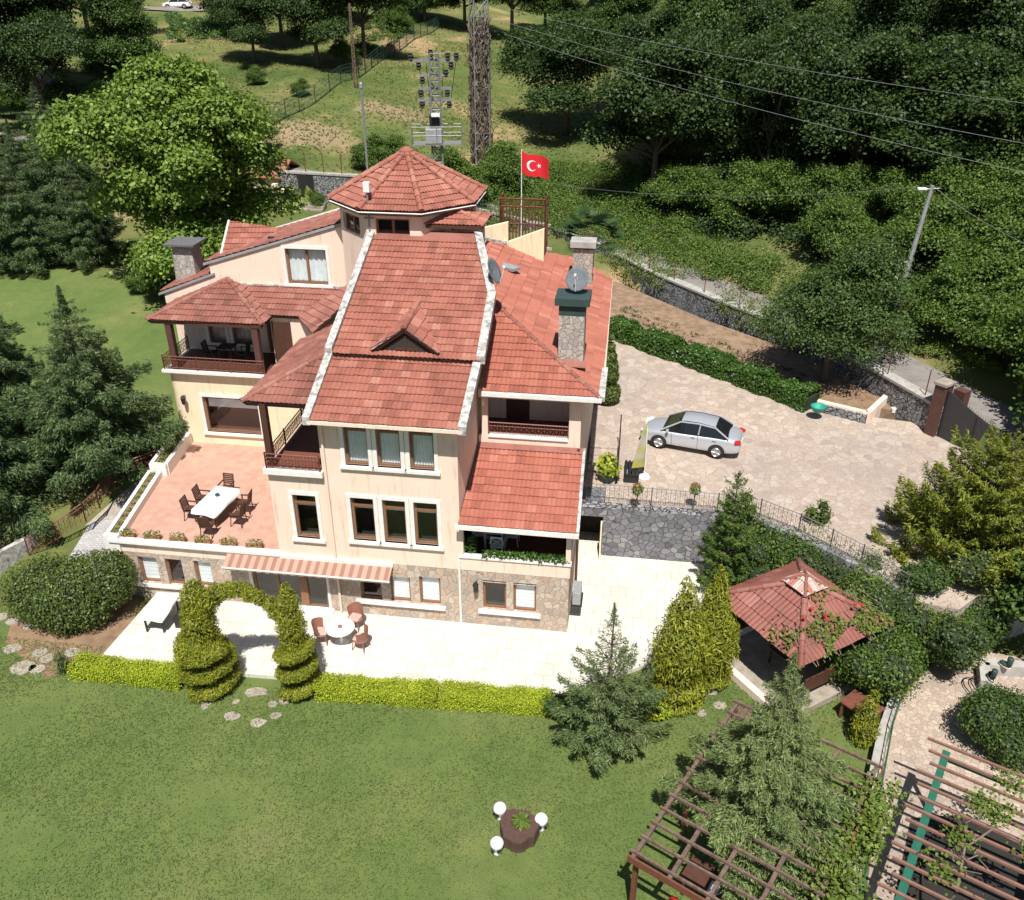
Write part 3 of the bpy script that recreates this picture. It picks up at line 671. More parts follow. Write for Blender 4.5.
mb.add([(-19.5, 10.5, 8.2), (-17.1, 10.5, 8.2), (-17.1, 10.5, 9.58), (-19.5, 10.5, 8.66), (-19.5, 10.75, 8.2), (-17.1, 10.75, 8.2), (-17.1, 10.75, 9.58), (-19.5, 10.75, 8.66)],
       [(0,1,2,3), (7,6,5,4), (3,2,6,7), (0,3,7,4)])
part(mb, 'gable_wall', 'cream'); window(F105, wl_h, mull=1, cover='curtain', label='wide window with a pale curtain in the sloping gable wall')
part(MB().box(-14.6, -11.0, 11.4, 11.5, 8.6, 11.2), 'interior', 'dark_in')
def edge_strip(a, b, m='coping', w0=.3, h=.12, name='gable_coping'):
    mb = MB(); a, b = V(a), V(b); mb.add([a, b, b+V((0,w0,0)), a+V((0,w0,0)), a+V((0,0,h)), b+V((0,0,h)), b+V((0,w0,h)), a+V((0,w0,h))],
        [(3,2,1,0), (4,5,6,7), (0,1,5,4), (1,2,6,5), (2,3,7,6), (3,0,4,7)]); return part(mb, name, m)
edge_strip((-17.35, 10.42, 10.07), (-10.75, 10.42, 12.1), 'grey_metal', .1, .1); edge_strip((-19.75, 10.42, 8.58), (-16.9, 10.42, 9.66), 'grey_metal', .1, .1)
tiled('left_wing_roof', [(-17.3, 10.52, 10.18), (-10.7, 10.52, 12.2), (-10.7, 14.2, 12.2), (-17.3, 14.2, 10.18)], 'tile_old')
tiled('left_wing_roof', [(-19.7, 10.52, 8.72), (-17.2, 10.52, 9.62), (-17.2, 14.5, 9.62), (-19.7, 14.5, 8.72)], 'tile_old')
tiled('left_wing_roof', XR, 'tile', lift=.02, under=.02)
part(MB().tube([XR[0] + V((-.05, 0, .08)), XR[2] + V((-.05, 0, .08))], .05, 4), 'rake_board', 'white')
edge_strip((-17.5, 14.15, 10.1), (-10.7, 14.15, 12.22), 'white', .1, .12, 'verge')
part(MB().box(-19.4, -10.75, 10.8, 14.1, 2.2, 8.6).box(-17.0, -10.75, 10.8, 14.1, 8.6, 9.9), 'rear_wall', 'cream')
# left chimney
M['slate'] = simple('grey slate', (.13, .13, .14), .7)
cl = MB(); cl.add([(-19.55, 11.7, 7.8), (-18.4, 11.7, 7.8), (-18.4, 12.7, 7.8), (-19.55, 12.7, 7.8), (-19.42, 11.75, 10.55), (-18.5, 11.75, 10.55), (-18.5, 12.6, 10.55), (-19.42, 12.6, 10.55)],
                  [(4,5,6,7), (0,1,5,4), (1,2,6,5), (2,3,7,6), (3,0,4,7)])
ch = part(cl, 'chimney', 'chimney_stone'); part(MB().box(-19.72, -18.25, 11.5, 12.9, 10.55, 10.63), 'chimney_cap', 'slate', ch)

# left front part: big window below, covered balcony above
big = (-17.2, -14.62, 3.05, 4.82); F8 = frontF(8.0)
part(wall_holes(MB(), F8, -18.5, -10.78, 1.5, 5.95, [big]), 'front_wall', 'cream_y')
part(MB().mbox(leftF(-18.5), 8.0, 14, .5, 5.95, 0, .25), 'side_wall', 'cream_y')
window(F8, big, cover=None, label='large plate window with a white blind half down above the terrace')
part(MB().mbox(F8, -17.1, -14.7, 4.2, 4.6, .3, .31), 'blind', 'blind')
part(MB().box(-17.9, -11.2, 9.0, 10.2, 2.6, 5.8), 'interior', 'red_wood')
part(MB().box(-18.7, -10.78, 7.8, 10.6, 5.95, 6.1).box(-18.72, -10.78, 7.72, 7.9, 6.0, 6.13), 'balcony_slab', 'white')
bw = [(-17.55, -16.75, 6.5, 8.1), (-16.4, -15.5, 6.5, 8.1), (-14.75, -13.85, 6.12, 8.1)]
F103 = frontF(10.3)
part(wall_holes(MB(), F103, -18.3, -10.78, 6.1, 8.6, bw, .2), 'balcony_wall', 'cream')
for i, h in enumerate(bw): window(F103, h, surround=i < 2, sill=i < 2, cover='half' if i < 2 else None, name='window' if i < 2 else 'balcony_door')
bars([(-18.62, 10.2, 6.13), (-18.62, 7.82, 6.13), (-14.0, 7.82, 6.13)], 'red_iron', 'railing', villa, .62, .13, 'scroll', 1.4)
part(MB().box(-18.55, -10.8, 7.92, 10.28, 6.105, 6.12), 'balcony_floor', 'dark_wood')  # thin sheet on the slab, roof overhang's shade put into its dark colour
for u in (-18.1, -14.2): part(MB().box(u-.13, u+.13, 7.83, 8.09, 6.1, 8.36), 'balcony_post', 'pillar')
hc = [V((-18.9, 7.72, 8.42)), V((-13.78, 7.82, 8.42))]; hap = V((-16.3, 10.42, 9.5)); bl = V((-18.9, 10.5, 8.42))
tiled('hip_roof', [hc[0], hc[1], hap], 'tile_old'); tiled('hip_roof', [hc[0], hap, bl], 'tile_old')
rr_ = V((-13.78, 10.42, 8.52)); tiled('hip_roof', [hc[1], rr_ + V((0, 0, -.1)), hap], 'tile_old')
for p in hc: caps(p, hap, 'tile_old')
part(MB().box(-18.85, -13.85, 7.8, 7.9, 8.26, 8.38).box(-18.85, -18.75, 7.9, 10.4, 8.26, 8.38), 'fascia', 'dark_wood')
part(MB().box(-18.6, -13.9, 7.95, 10.25, 8.3, 8.34), 'balcony_ceiling', 'dark_wood')
tiled('lean_to_roof', [(-14.9, 8.75, 8.5), (-12.3, 8.75, 8.5), (-11.0, 10.45, 9.22), (-15.4, 10.45, 9.22)], 'tile_old')
tiled('lean_to_roof', [(-12.65, 8.9, 8.5), (-11.4, 7.3, 8.35), (-10.2, 9.3, 9.3), (-10.7, 10.4, 9.4)], 'tile_old', under=.05)
tiled('lean_to_roof', [(-11.4, 7.3, 8.3), (-11.4, 5.4, 8.3), (-8.9, 5.4, 9.2), (-8.9, 9.0, 9.2)], 'tile_old', under=.05)
edge_strip((-15.9, 10.4, 9.2), (-10.8, 10.4, 9.24), 'coping', .08, .14, 'wall_flashing')
part(MB().box(-13.9, -10.8, 8.9, 9.0, 6.1, 8.4).box(-11.4, -11.2, 6.5, 8.9, 6.1, 8.3), 'balcony_wall', 'cream')
part(MB().box(-13.85, -13.0, 8.86, 8.9, 6.12, 8.2), 'balcony_door', 'dark_wood')
# terrace
tz = 2.45
part(MB().prism([(-17.35, .02), (-10.75, .02), (-10.75, 8.05), (-18.5, 8.05)], 2.2, tz), 'terrace_floor', 'terrace')
part(MB().box(-17.55, -10.76, -.16, .12, 2.44, 2.56), 'terrace_ledge', 'white')
tp = MB(); 
def wallseg(mb, a, b, w0, z0, z1):
    a, b = V((*a, 0)), V((*b, 0)); t = (b-a).normalized(); n_ = V((-t.y, t.x, 0)) * w0/2
    return mb.prism([(p.x, p.y) for p in (a-n_, b-n_, b+n_, a+n_)], z0, z1)
wallseg(tp, (-17.2, .15), (-18.0, 4.9), .16, 2.3, 2.72); wallseg(tp, (-17.7, .1), (-18.5, 4.9), .14, 1.2, 2.66)
wallseg(tp, (-17.75, 5.0), (-18.1, 7.9), .16, 2.3, 3.0); wallseg(tp, (-18.4, 5.0), (-18.75, 7.9), .16, 1.4, 3.0); tp.box(-18.45, -17.7, 4.85, 5.02, 2.0, 3.0); tp.box(-17.75, -17.15, -.1, .1, 2.0, 2.72)
part(tp, 'planter_wall', 'white')
sb_ = MB(); sb_.prism([(-17.65, .15), (-17.28, .15), (-18.05, 4.8), (-18.45, 4.8)], 2.0, 2.6); sb_.prism([(-18.35, 5.05), (-17.8, 5.05), (-18.15, 7.8), (-18.7, 7.8)], 2.0, 2.9)
part(sb_, 'planter_soil', 'earth')
# small covered balcony left of the main roof
part(MB().box(-10.8, -8.75, -.12, 5.6, 5.98, 6.12).box(-10.86, -8.7, -.2, .06, 6.0, 6.2), 'balcony_slab', 'white')
part(MB().box(-10.78, -8.75, 5.5, 5.7, 6.1, 8.8), 'balcony_wall', 'cream')
part(MB().box(-10.74, -8.77, .1, 5.5, 6.121, 6.14), 'balcony_floor', 'red_wood')
part(MB().box(-9.9, -8.95, 5.45, 5.5, 6.14, 8.1), 'balcony_door', 'dark_wood')
bars([(-10.75, 5.4, 6.16), (-10.75, -.1, 6.16), (-8.8, -.1, 6.16)], 'red_iron', 'railing', villa, .62, .12, 'scroll', 2.0)
part(MB().box(-10.72, -10.5, -.05, .17, 6.1, 8.66), 'balcony_post', 'dark_wood')
s1, s2, s3, s4 = (-11.28, -.05, 8.72), (-8.9, -.05, 8.72), (-8.9, 2.4, 9.68), (-11.28, 5.7, 8.72)
tiled('hip_roof', [s1, s2, s3], 'tile_old'); tiled('hip_roof', [s1, s3, (-8.9, 5.7, 9.68), s4], 'tile_old'); caps(s1, s3, 'tile_old')
part(MB().box(-11.22, -8.9, .02, .1, 8.56, 8.68).box(-11.22, -11.14, .1, 5.6, 8.56, 8.68), 'fascia', 'dark_wood')
# right wing: loggia
part(MB().box(-3.92, .02, .02, 3.1, 2.3, 2.46), 'loggia_floor', 'red_wood')
part(MB().mbox(F0, -3.92, .03, 2.45, 3.0, -.01, .16).box(-.14, .03, .16, .5, 2.45, 4.5).box(-.14, .035, -.012, .16, 3.0, 4.5).box(-3.92, -3.82, 0, .2, 3.0, 4.5), 'loggia_parapet', 'cream')
part(MB().box(-3.98, .06, -.06, .2, 3.0, 3.06), 'parapet_ledge', 'white')
part(MB().box(-3.9, 0, 3.1, 3.3, 2.4, 6.0), 'loggia_wall', 'cream'); part(MB().box(-3.2, -1.6, 3.06, 3.1, 2.46, 4.4), 'loggia_door', 'dark_wood')
part(MB().mbox(rightF(.03), .5, 1.2, 2.45, 3.2, 0, .17).mbox(rightF(.03), 1.2, 2.1, 2.45, 5.0, 0, .17).mbox(rightF(.03), 2.1, 3.1, 2.45, 5.35, 0, .17), 'side_wall', 'cream')
part(MB().box(-4.0, .3, -.42, -.28, 4.45, 4.62), 'gutter', 'white')
tiled('loggia_roof', [(-3.92, -.35, 4.6), (.24, -.35, 4.6), (.18, 3.12, 5.98), (-3.7, 3.12, 5.98)], 'tile_new')
part(MB().slab([(-3.75, 2.85, 5.98), (.15, 2.85, 5.98), (.15, 3.12, 6.1), (-3.75, 3.12, 6.1)], .03), 'flashing', 'tile_old')
coping([(.26, -.38, 4.62), (.2, 3.1, 6.0)], .1, .2, 'verge')
# right wing: upper balcony
F31 = frontF(3.1); op = [(-3.4, -.4, 6.36, 7.92), (-3.75, -3.62, 6.36, 7.92)]
part(wall_holes(MB(), F31, -3.75, .03, 5.9, 8.25, op, .22), 'upper_wall', 'cream')
part(MB().mbox(F31, -3.38, -.42, 6.34, 6.4, -.06, .24), 'parapet_ledge', 'white')
bars([(-3.38, 3.2, 6.38), (-.42, 3.2, 6.38)], 'red_iron', 'railing', villa, .5, .11, 'scroll', 3)
part(MB().box(-3.7, 0, 3.32, 5.2, 5.98, 6.08), 'balcony_floor', 'red_wood'); part(MB().box(-3.7, 0, 5.2, 5.35, 6, 8.3), 'balcony_wall', 'cream')
part(MB().box(-3.0, -2.1, 5.14, 5.2, 6.1, 8.0), 'balcony_door', 'dark_wood'); window(frontF(5.19), (-1.75, -.8, 7.2, 8.0), surround=False, sill=False)
part(MB().mbox(rightF(.03), 3.33, 16.4, 2.0, 8.22, 0, .25).mbox(rightF(.025), 3.1, 5.0, 0, 2.1, 0, .25), 'side_wall', 'cream')
part(MB().box(-5, 0, 16.2, 16.4, 2, 8.2), 'rear_wall', 'cream')
e0, e1 = V((-3.5, 2.68, 8.34)), V((.66, 2.68, 8.34)); k4 = .4
hipT = V((-3.9, 7.24, 10.16))
tiled('right_wing_roof', [e0, e1, hipT, (-3.72, 5.2, 9.35)], 'tile_new')
zR = lambda u: 8.34 + k4*(.66-u)
tiled('right_wing_roof', [e1, (.5, 16.2, zR(.5)), (-.3, 16.7, zR(-.3)), (-1.5, 16.9, zR(-1.5)), (-5.2, 13.8, zR(-5.2)), (-5.1, 9.2, zR(-5.1)), hipT], 'tile_new', course=.5, tw=.3)
caps(e1, hipT, 'tile_old', r=.09); 
part(MB().box(-3.55, .75, 2.55, 2.68, 8.22, 8.37), 'gutter', 'white')
coping([(.74, 2.6, 8.36), (.74, 5.2, 8.38)], .22, .1, 'verge'); part(MB().tube([(.72, 5.0, 8.34), (.55, 16.2, 8.38)], .05, 5), 'gutter', 'cream')
edge_strip((-5.3, 13.8, 10.75), (-2.4, 16.2, 9.7), 'coping', .12, .12, 'verge')
# big chimney with dark sheet below its cap
cx0, cx1, cy0, cy1 = -.98, -.06, 4.45, 5.4
ch = part(MB().box(cx0, cx1, cy0, cy1, 8.2, 11.0), 'chimney', 'chimney_stone')
part(MB().box(cx0-.015, cx1+.015, cy0-.015, cy1+.015, 10.72, 11.1), 'chimney_wrap', 'pot_green', ch)
part(MB().box(cx0-.16, cx1+.16, cy0-.14, cy1+.12, 11.1, 11.36), 'chimney_cap', 'pot_green', ch)
part(MB().slab([(cx0-.12, cy0-.3, 8.88), (cx1+.12, cy0-.3, 8.84), (cx1+.12, cy0, 9.0), (cx0-.12, cy0, 9.02)], .04), 'chimney_flashing', 'tile_old', ch)
ch = part(MB().box(-1.2, -.3, 13.8, 14.5, 8.4, 10.5), 'chimney', 'chimney_stone')
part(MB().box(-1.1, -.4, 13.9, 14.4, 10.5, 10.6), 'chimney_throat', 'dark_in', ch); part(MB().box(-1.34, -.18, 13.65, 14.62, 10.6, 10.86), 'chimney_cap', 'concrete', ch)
# skylight, cream stair parapets behind
part(MB().obox((-3.9, 11.5, zR(-3.9)+.1), (1.2, .5, .12), R(-38)), 'skylight', 'grey_metal')
pp = MB(); 
for a, b, za, zb in (((-6.4, 14.6), (-4.3, 14.6), 10.85, 11.4), ((-4.25, 14.4), (-2.6, 14.4), 10.55, 11.2)):
    pp.add([(a[0], a[1], 8), (b[0], b[1], 8), (b[0], b[1], zb), (a[0], a[1], za), (a[0], a[1]+.25, 8), (b[0], b[1]+.25, 8), (b[0], b[1]+.25, zb), (a[0], a[1]+.25, za)],
           [(0,1,2,3), (7,6,5,4), (3,2,6,7), (1,5,6,2), (0,3,7,4)])
part(pp, 'stair_parapet', 'cream_y')
tg = MB(); 
for i in range(15): u = -4.75 + 2.1*i/14; tg.tube([(u, 15.2, 9.5), (u, 15.2, 12.35)], .03, 4)
for i in range(7): v = 15.2 + 1.1*i/6; tg.tube([(-4.75, v, 9.5), (-4.75, v, 12.35)], .03, 4); tg.tube([(-2.65, v, 9.5), (-2.65, v, 12.35)], .03, 4)
for z in (10.2, 11.2, 12.0, 12.35): tg.tube([(-4.75, 16.3, z), (-4.75, 15.2, z), (-2.65, 15.2, z), (-2.65, 16.3, z)], .035, 4)
part(tg, 'stair_grille', 'rust')
# wall lamps, swan neck lamp
def wall_lamp(p, out):
    a = part(MB().tube([p, p + out*.22 + V((0,0,.08))], .025, 5), 'wall_lamp', 'iron')
    part(MB().lathe([(.05, .1), (.11, 0), (.08, -.28), (.04, -.34)], p + out*.24, 8), 'lamp_shade', 'iron', a)
wall_lamp(V((-18.0, 8.0, 4.8)), V((0, -1, 0))); wall_lamp(V((-3.36, 0, 2.0)), V((0, -1, 0))); wall_lamp(V((-17.0, 0, 1.5)), V((0, -1, 0)))
# ------------------------------------------------------------------ objects
def onY(x, y, v):
    r = ray(x, y); c = V((0, 0, CAM_H)) - HO; t = (v - c.dot(EY)) / r.dot(EY); return V((0, 0, CAM_H)) + r * t
def thing(name, loc, rz, label, cat, group=None): return empty(name, loc, rz, label, cat, group)
def make_chair(name, label, cat, m, style='wood', group=None, cushion=None):
    t = thing(name, (0, 0, 0), 0, label, cat, group)       # faces +y, back at -y
    if style == 'wicker':
        MB().lathe([(.02, .4), (.27, .41), (.29, .44), (.27, .47), (.02, .48)], n=14).build('seat', m, t)
        b = MB(); P = []
        for j in range(6):
            for i in range(9):
                a = R(180 + 180*i/8); z = .46 + .5*j/5; rr = .27 + .05*j/5; top = 1 - .12*abs(i-4)/4*(j/5)
                P.append((rr*math.cos(a), rr*math.sin(a), z*top if j > 2 else z))
        b.add(P, [(j*9+i, j*9+i+1, j*9+10+i, j*9+9+i) for j in range(5) for i in range(8)]); b.build('backrest', m, t, smooth=True)
    else:
        MB().box(-.23, .23, -.22, .24, .42, .455).build('seat', m, t)
        b = MB(); b.obox((-.21, -.24, .68), (.04, .035, .56), 0, Matrix.Rotation(R(10), 3, 'X')); b.obox((.21, -.24, .68), (.04, .035, .56), 0, Matrix.Rotation(R(10), 3, 'X'))
        if style == 'cross':
            b.tube([(-.2, -.2, .52), (.2, -.28, .9)], .02, 4).tube([(.2, -.2, .52), (-.2, -.28, .9)], .02, 4); b.obox((0, -.28, .92), (.44, .03, .07), 0)
        else:
            for i in range(6): b.obox((0, -.2 - .016*i, .54 + .078*i), (.42, .02, .06), 0, Matrix.Rotation(R(10), 3, 'X'))
        b.build('backrest', m, t)
        for s in (-1, 1): 
            a = MB(); a.box(s*.25-.03, s*.25+.03, -.24, .22, .62, .65); a.box(s*.25-.02, s*.25+.02, .16, .2, .45, .62); a.build('armrest', m, t)
    for sx in (-1, 1):
        for sy in (-1, 1): MB().tube([(sx*.2, sy*.19, .42), (sx*.23, sy*.24, 0)], .02, 5).build('leg', m, t)
    if cushion: MB().box(-.21, .21, -.19, .22, .455, .5).build('cushion', cushion, t, bevel=.02)
    return t
def put(t, p, rz): t.location = p; t.rotation_euler = (0, 0, rz); return t
def relabel(t, l, g=None):
    t['label'] = l
    if g: t['group'] = g
    return t
def make_table(name, label, w, l, m, h=.74, group=None, loc=(0,0,0), rz=0, round_=False):
    t = thing(name, loc, rz, label, 'table', group)
    if round_: MB().lathe([(w, h-.035), (w, h)], n=28).build('tabletop', m, t); MB().lathe([(.28, 0), (.06, .06), (.045, h-.04)], n=10).build('pedestal', m, t)
    else:
        MB().box(-w/2, w/2, -l/2, l/2, h-.04, h).build('tabletop', m, t)
        for sx in (-1, 1):
            for sy in (-1, 1): MB().box(sx*(w/2-.08)-.03, sx*(w/2-.08)+.03, sy*(l/2-.1)-.03, sy*(l/2-.1)+.03, 0, h-.04).build('leg', m, t)
    return t
def cloth_on(loc, rz, w, l, h, label, drop=.22):
    n_ = 10; P = []; F_ = []; mb = MB()
    xs_ = [-w/2-.02]*2; g = []
    ax = [(-w/2-.03, -drop), (-w/2-.012, 0)] + [(-w/2 + w*i/n_, 0) for i in range(1, n_)] + [(w/2+.012, 0), (w/2+.03, -drop)]
    ay = [(-l/2-.03, -drop), (-l/2-.012, 0)] + [(-l/2 + l*i/n_, 0) for i in range(1, n_)] + [(l/2+.012, 0), (l/2+.03, -drop)]
    for y, dy in ay:
        for x, dx in ax:
            d = min(dx, dy); q = .03*math.sin(7*x+5*y) if d < 0 else .0
            P.append((x + (q if dx < 0 else 0), y + (q if dy < 0 else 0), h + .006 + d + (.04*math.sin(9*x*y+x*6) if d < 0 else 0)))
    k = len(ax); mb.add(P, [(j*k+i, j*k+i+1, j*k+k+i+1, j*k+k+i) for j in range(len(ay)-1) for i in range(k-1)])
    o = mb.build('tablecloth', M['cloth'], smooth=True); o.location = loc; o.rotation_euler = (0, 0, rz)
    return tag(o, label, 'tablecloth')
# terrace dining set
TZ = 2.46; tr = HA - R(6)
c0 = W(-14.2, 2.25, TZ)
make_table('dining_table', 'long dark wooden dining table under the white cloth on the salmon terrace', .95, 1.8, M['dark_wood'], loc=c0, rz=tr)
cloth_on(c0, tr, .98, 1.84, .74, 'white cloth hanging over the long dining table on the salmon terrace')
vs = MB().lathe([(.07, 0), (.1, .06), (.08, .1)], n=10).build('table_vase', M['pot_green']); vs.location = W(-14.22, 2.45, TZ+.752); tag(vs, 'small dark vase in the middle of the long white tablecloth', 'vase')
ch0 = make_chair('garden_chair', '', 'chair', M['dark_wood'], group='dark chairs round the terrace table')
spots = [(-15.1, 1.85, -90, 'dark wooden armchair at the left side of the terrace table, nearer to the ledge'), (-15.0, 2.7, -90, 'dark wooden armchair at the left side of the terrace table, farther from the ledge'),
         (-13.1, 1.7, 90, 'dark wooden armchair at the right side of the terrace table, nearer to the ledge'), (-13.2, 2.6, 90, 'dark wooden armchair at the right side of the terrace table, farther from the ledge'),
         (-13.95, .85, 0, 'dark wooden armchair at the head of the terrace table, by the flower ledge'), (-14.4, 3.6, 180, 'dark wooden armchair at the head of the terrace table, by the big window')]
for i, (u, v, a, l) in enumerate(spots): relabel(put(ch0 if i == 0 else copy_tree(ch0), W(u, v, TZ), HA + R(a + random.uniform(-8, 8))), l)
# left balcony set, loggia set
make_table('balcony_table', 'dark table between two chairs on the upper balcony', .7, .7, M['black'], loc=W(-16.2, 9.1, 6.11), rz=HA)
bc = make_chair('balcony_chair', 'dark chair left of the table on the upper balcony', 'chair', M['black'], group='dark chairs on the upper balcony')
put(bc, W(-16.95, 9.0, 6.11), HA - R(90)); relabel(put(copy_tree(bc), W(-15.45, 9.1, 6.11), HA + R(90)), 'dark chair right of the table on the upper balcony')
make_table('loggia_table', 'white table standing in the shaded loggia behind the planted parapet', .8, .8, M['plastic_w'], loc=W(-2.95, 1.75, 2.465), rz=HA)
lc = make_chair('loggia_chair', 'white cross back chair at the near side of the loggia table', 'chair', M['plastic_w'], 'cross', 'white chairs in the loggia')
put(lc, W(-2.75, 1.1, 2.465), HA); relabel(put(copy_tree(lc), W(-3.55, 1.8, 2.465), HA - R(90)), 'white cross back chair at the left of the loggia table')
relabel(put(copy_tree(lc), W(-2.3, 1.85, 2.465), HA + R(90)), 'white cross back chair at the right of the loggia table')
# patio round table set
rt = at(340, 627, .75); rt.z = 0
make_table('round_table', 'round white garden table on the pale patio between wicker chairs', .52, 0, M['plastic_w'], loc=rt, round_=True)
pt = MB().lathe([(.07, 0), (.09, .05), (.05, .08)], n=10).build('ashtray', M['wicker']); pt.location = rt + V((0, 0, .751)); tag(pt, 'small brown bowl in the middle of the round white table', 'bowl')
wc = make_chair('wicker_chair', 'brown wicker chair at the left of the round patio table', 'chair', M['wicker'], 'wicker', 'wicker chairs on the patio', M['cushion'])
put(wc, rt + V((-.72, .1, 0)), R(-95)); relabel(put(copy_tree(wc), rt + V((.38, .9, 0)), R(160)), 'brown wicker chair behind the round patio table, nearest to the house wall')
relabel(put(copy_tree(wc), rt + V((.75, -.25, 0)), R(70)), 'brown wicker chair at the right of the round patio table')
wt = V((-13.15, 26.1, 0))
make_table('folding_table', 'black folding table under a white cloth by the plinth windows', .8, 1.5, M['black'], loc=wt, rz=R(-4))
cloth_on(wt, R(-4), .84, 1.54, .74, 'white cloth on the folding table by the plinth windows', .12)
bn = thing('bench', wt + V((.75, .1, 0)), R(-4), 'black slim bench beside the cloth covered folding table', 'bench')
MB().box(-.14, .14, -.6, .6, .4, .44).build('seat', M['black'], bn)
for s in (-1, 1): MB().box(-.12, .12, s*.5-.02, s*.5+.02, 0, .4).build('leg', M['black'], bn)

# car on the court
pf, pr = at(657, 446.5, 2.42), at(717, 457, 2.42)
ax = (pf - pr); ax.z = 0; ax.normalize(); nl = V((ax.y, -ax.x, 0))
if nl.y < 0: nl = -nl
cc = (pf + pr)/2 + nl*.74 - ax*.02; cu = UV(cc.x, cc.y); cc.z = park_z(cu[1]) + .005
def car_paint(name, c, metal=.6):
    m, n, l, b = mat(name); b.inputs['Base Color'].default_value = (*c, 1); b.inputs['Metallic'].default_value = metal; b.inputs['Roughness'].default_value = .32
    b.inputs['Coat Weight'].default_value = .6; b.inputs['Coat Roughness'].default_value = .05; return m
M['silver'] = car_paint('silver car paint', (.56, .59, .64), .5); M['car_white'] = car_paint('white car paint', (.75, .75, .75), 0); M['car_blue'] = car_paint('pale blue car paint', (.35, .5, .65), .2)
M['car_glass'] = simple('dark car glass', (.012, .014, .016), .04, spec=.8); M['tyre'] = simple('tyre rubber', (.018, .018, .018), .85)
M['rim'] = simple('alloy rim', (.5, .5, .51), .35, .7); M['lamp_red'] = simple('red lamp glass', (.5, .02, .02), .15); M['lamp_clear'] = simple('clear lamp glass', (.7, .72, .74), .1)
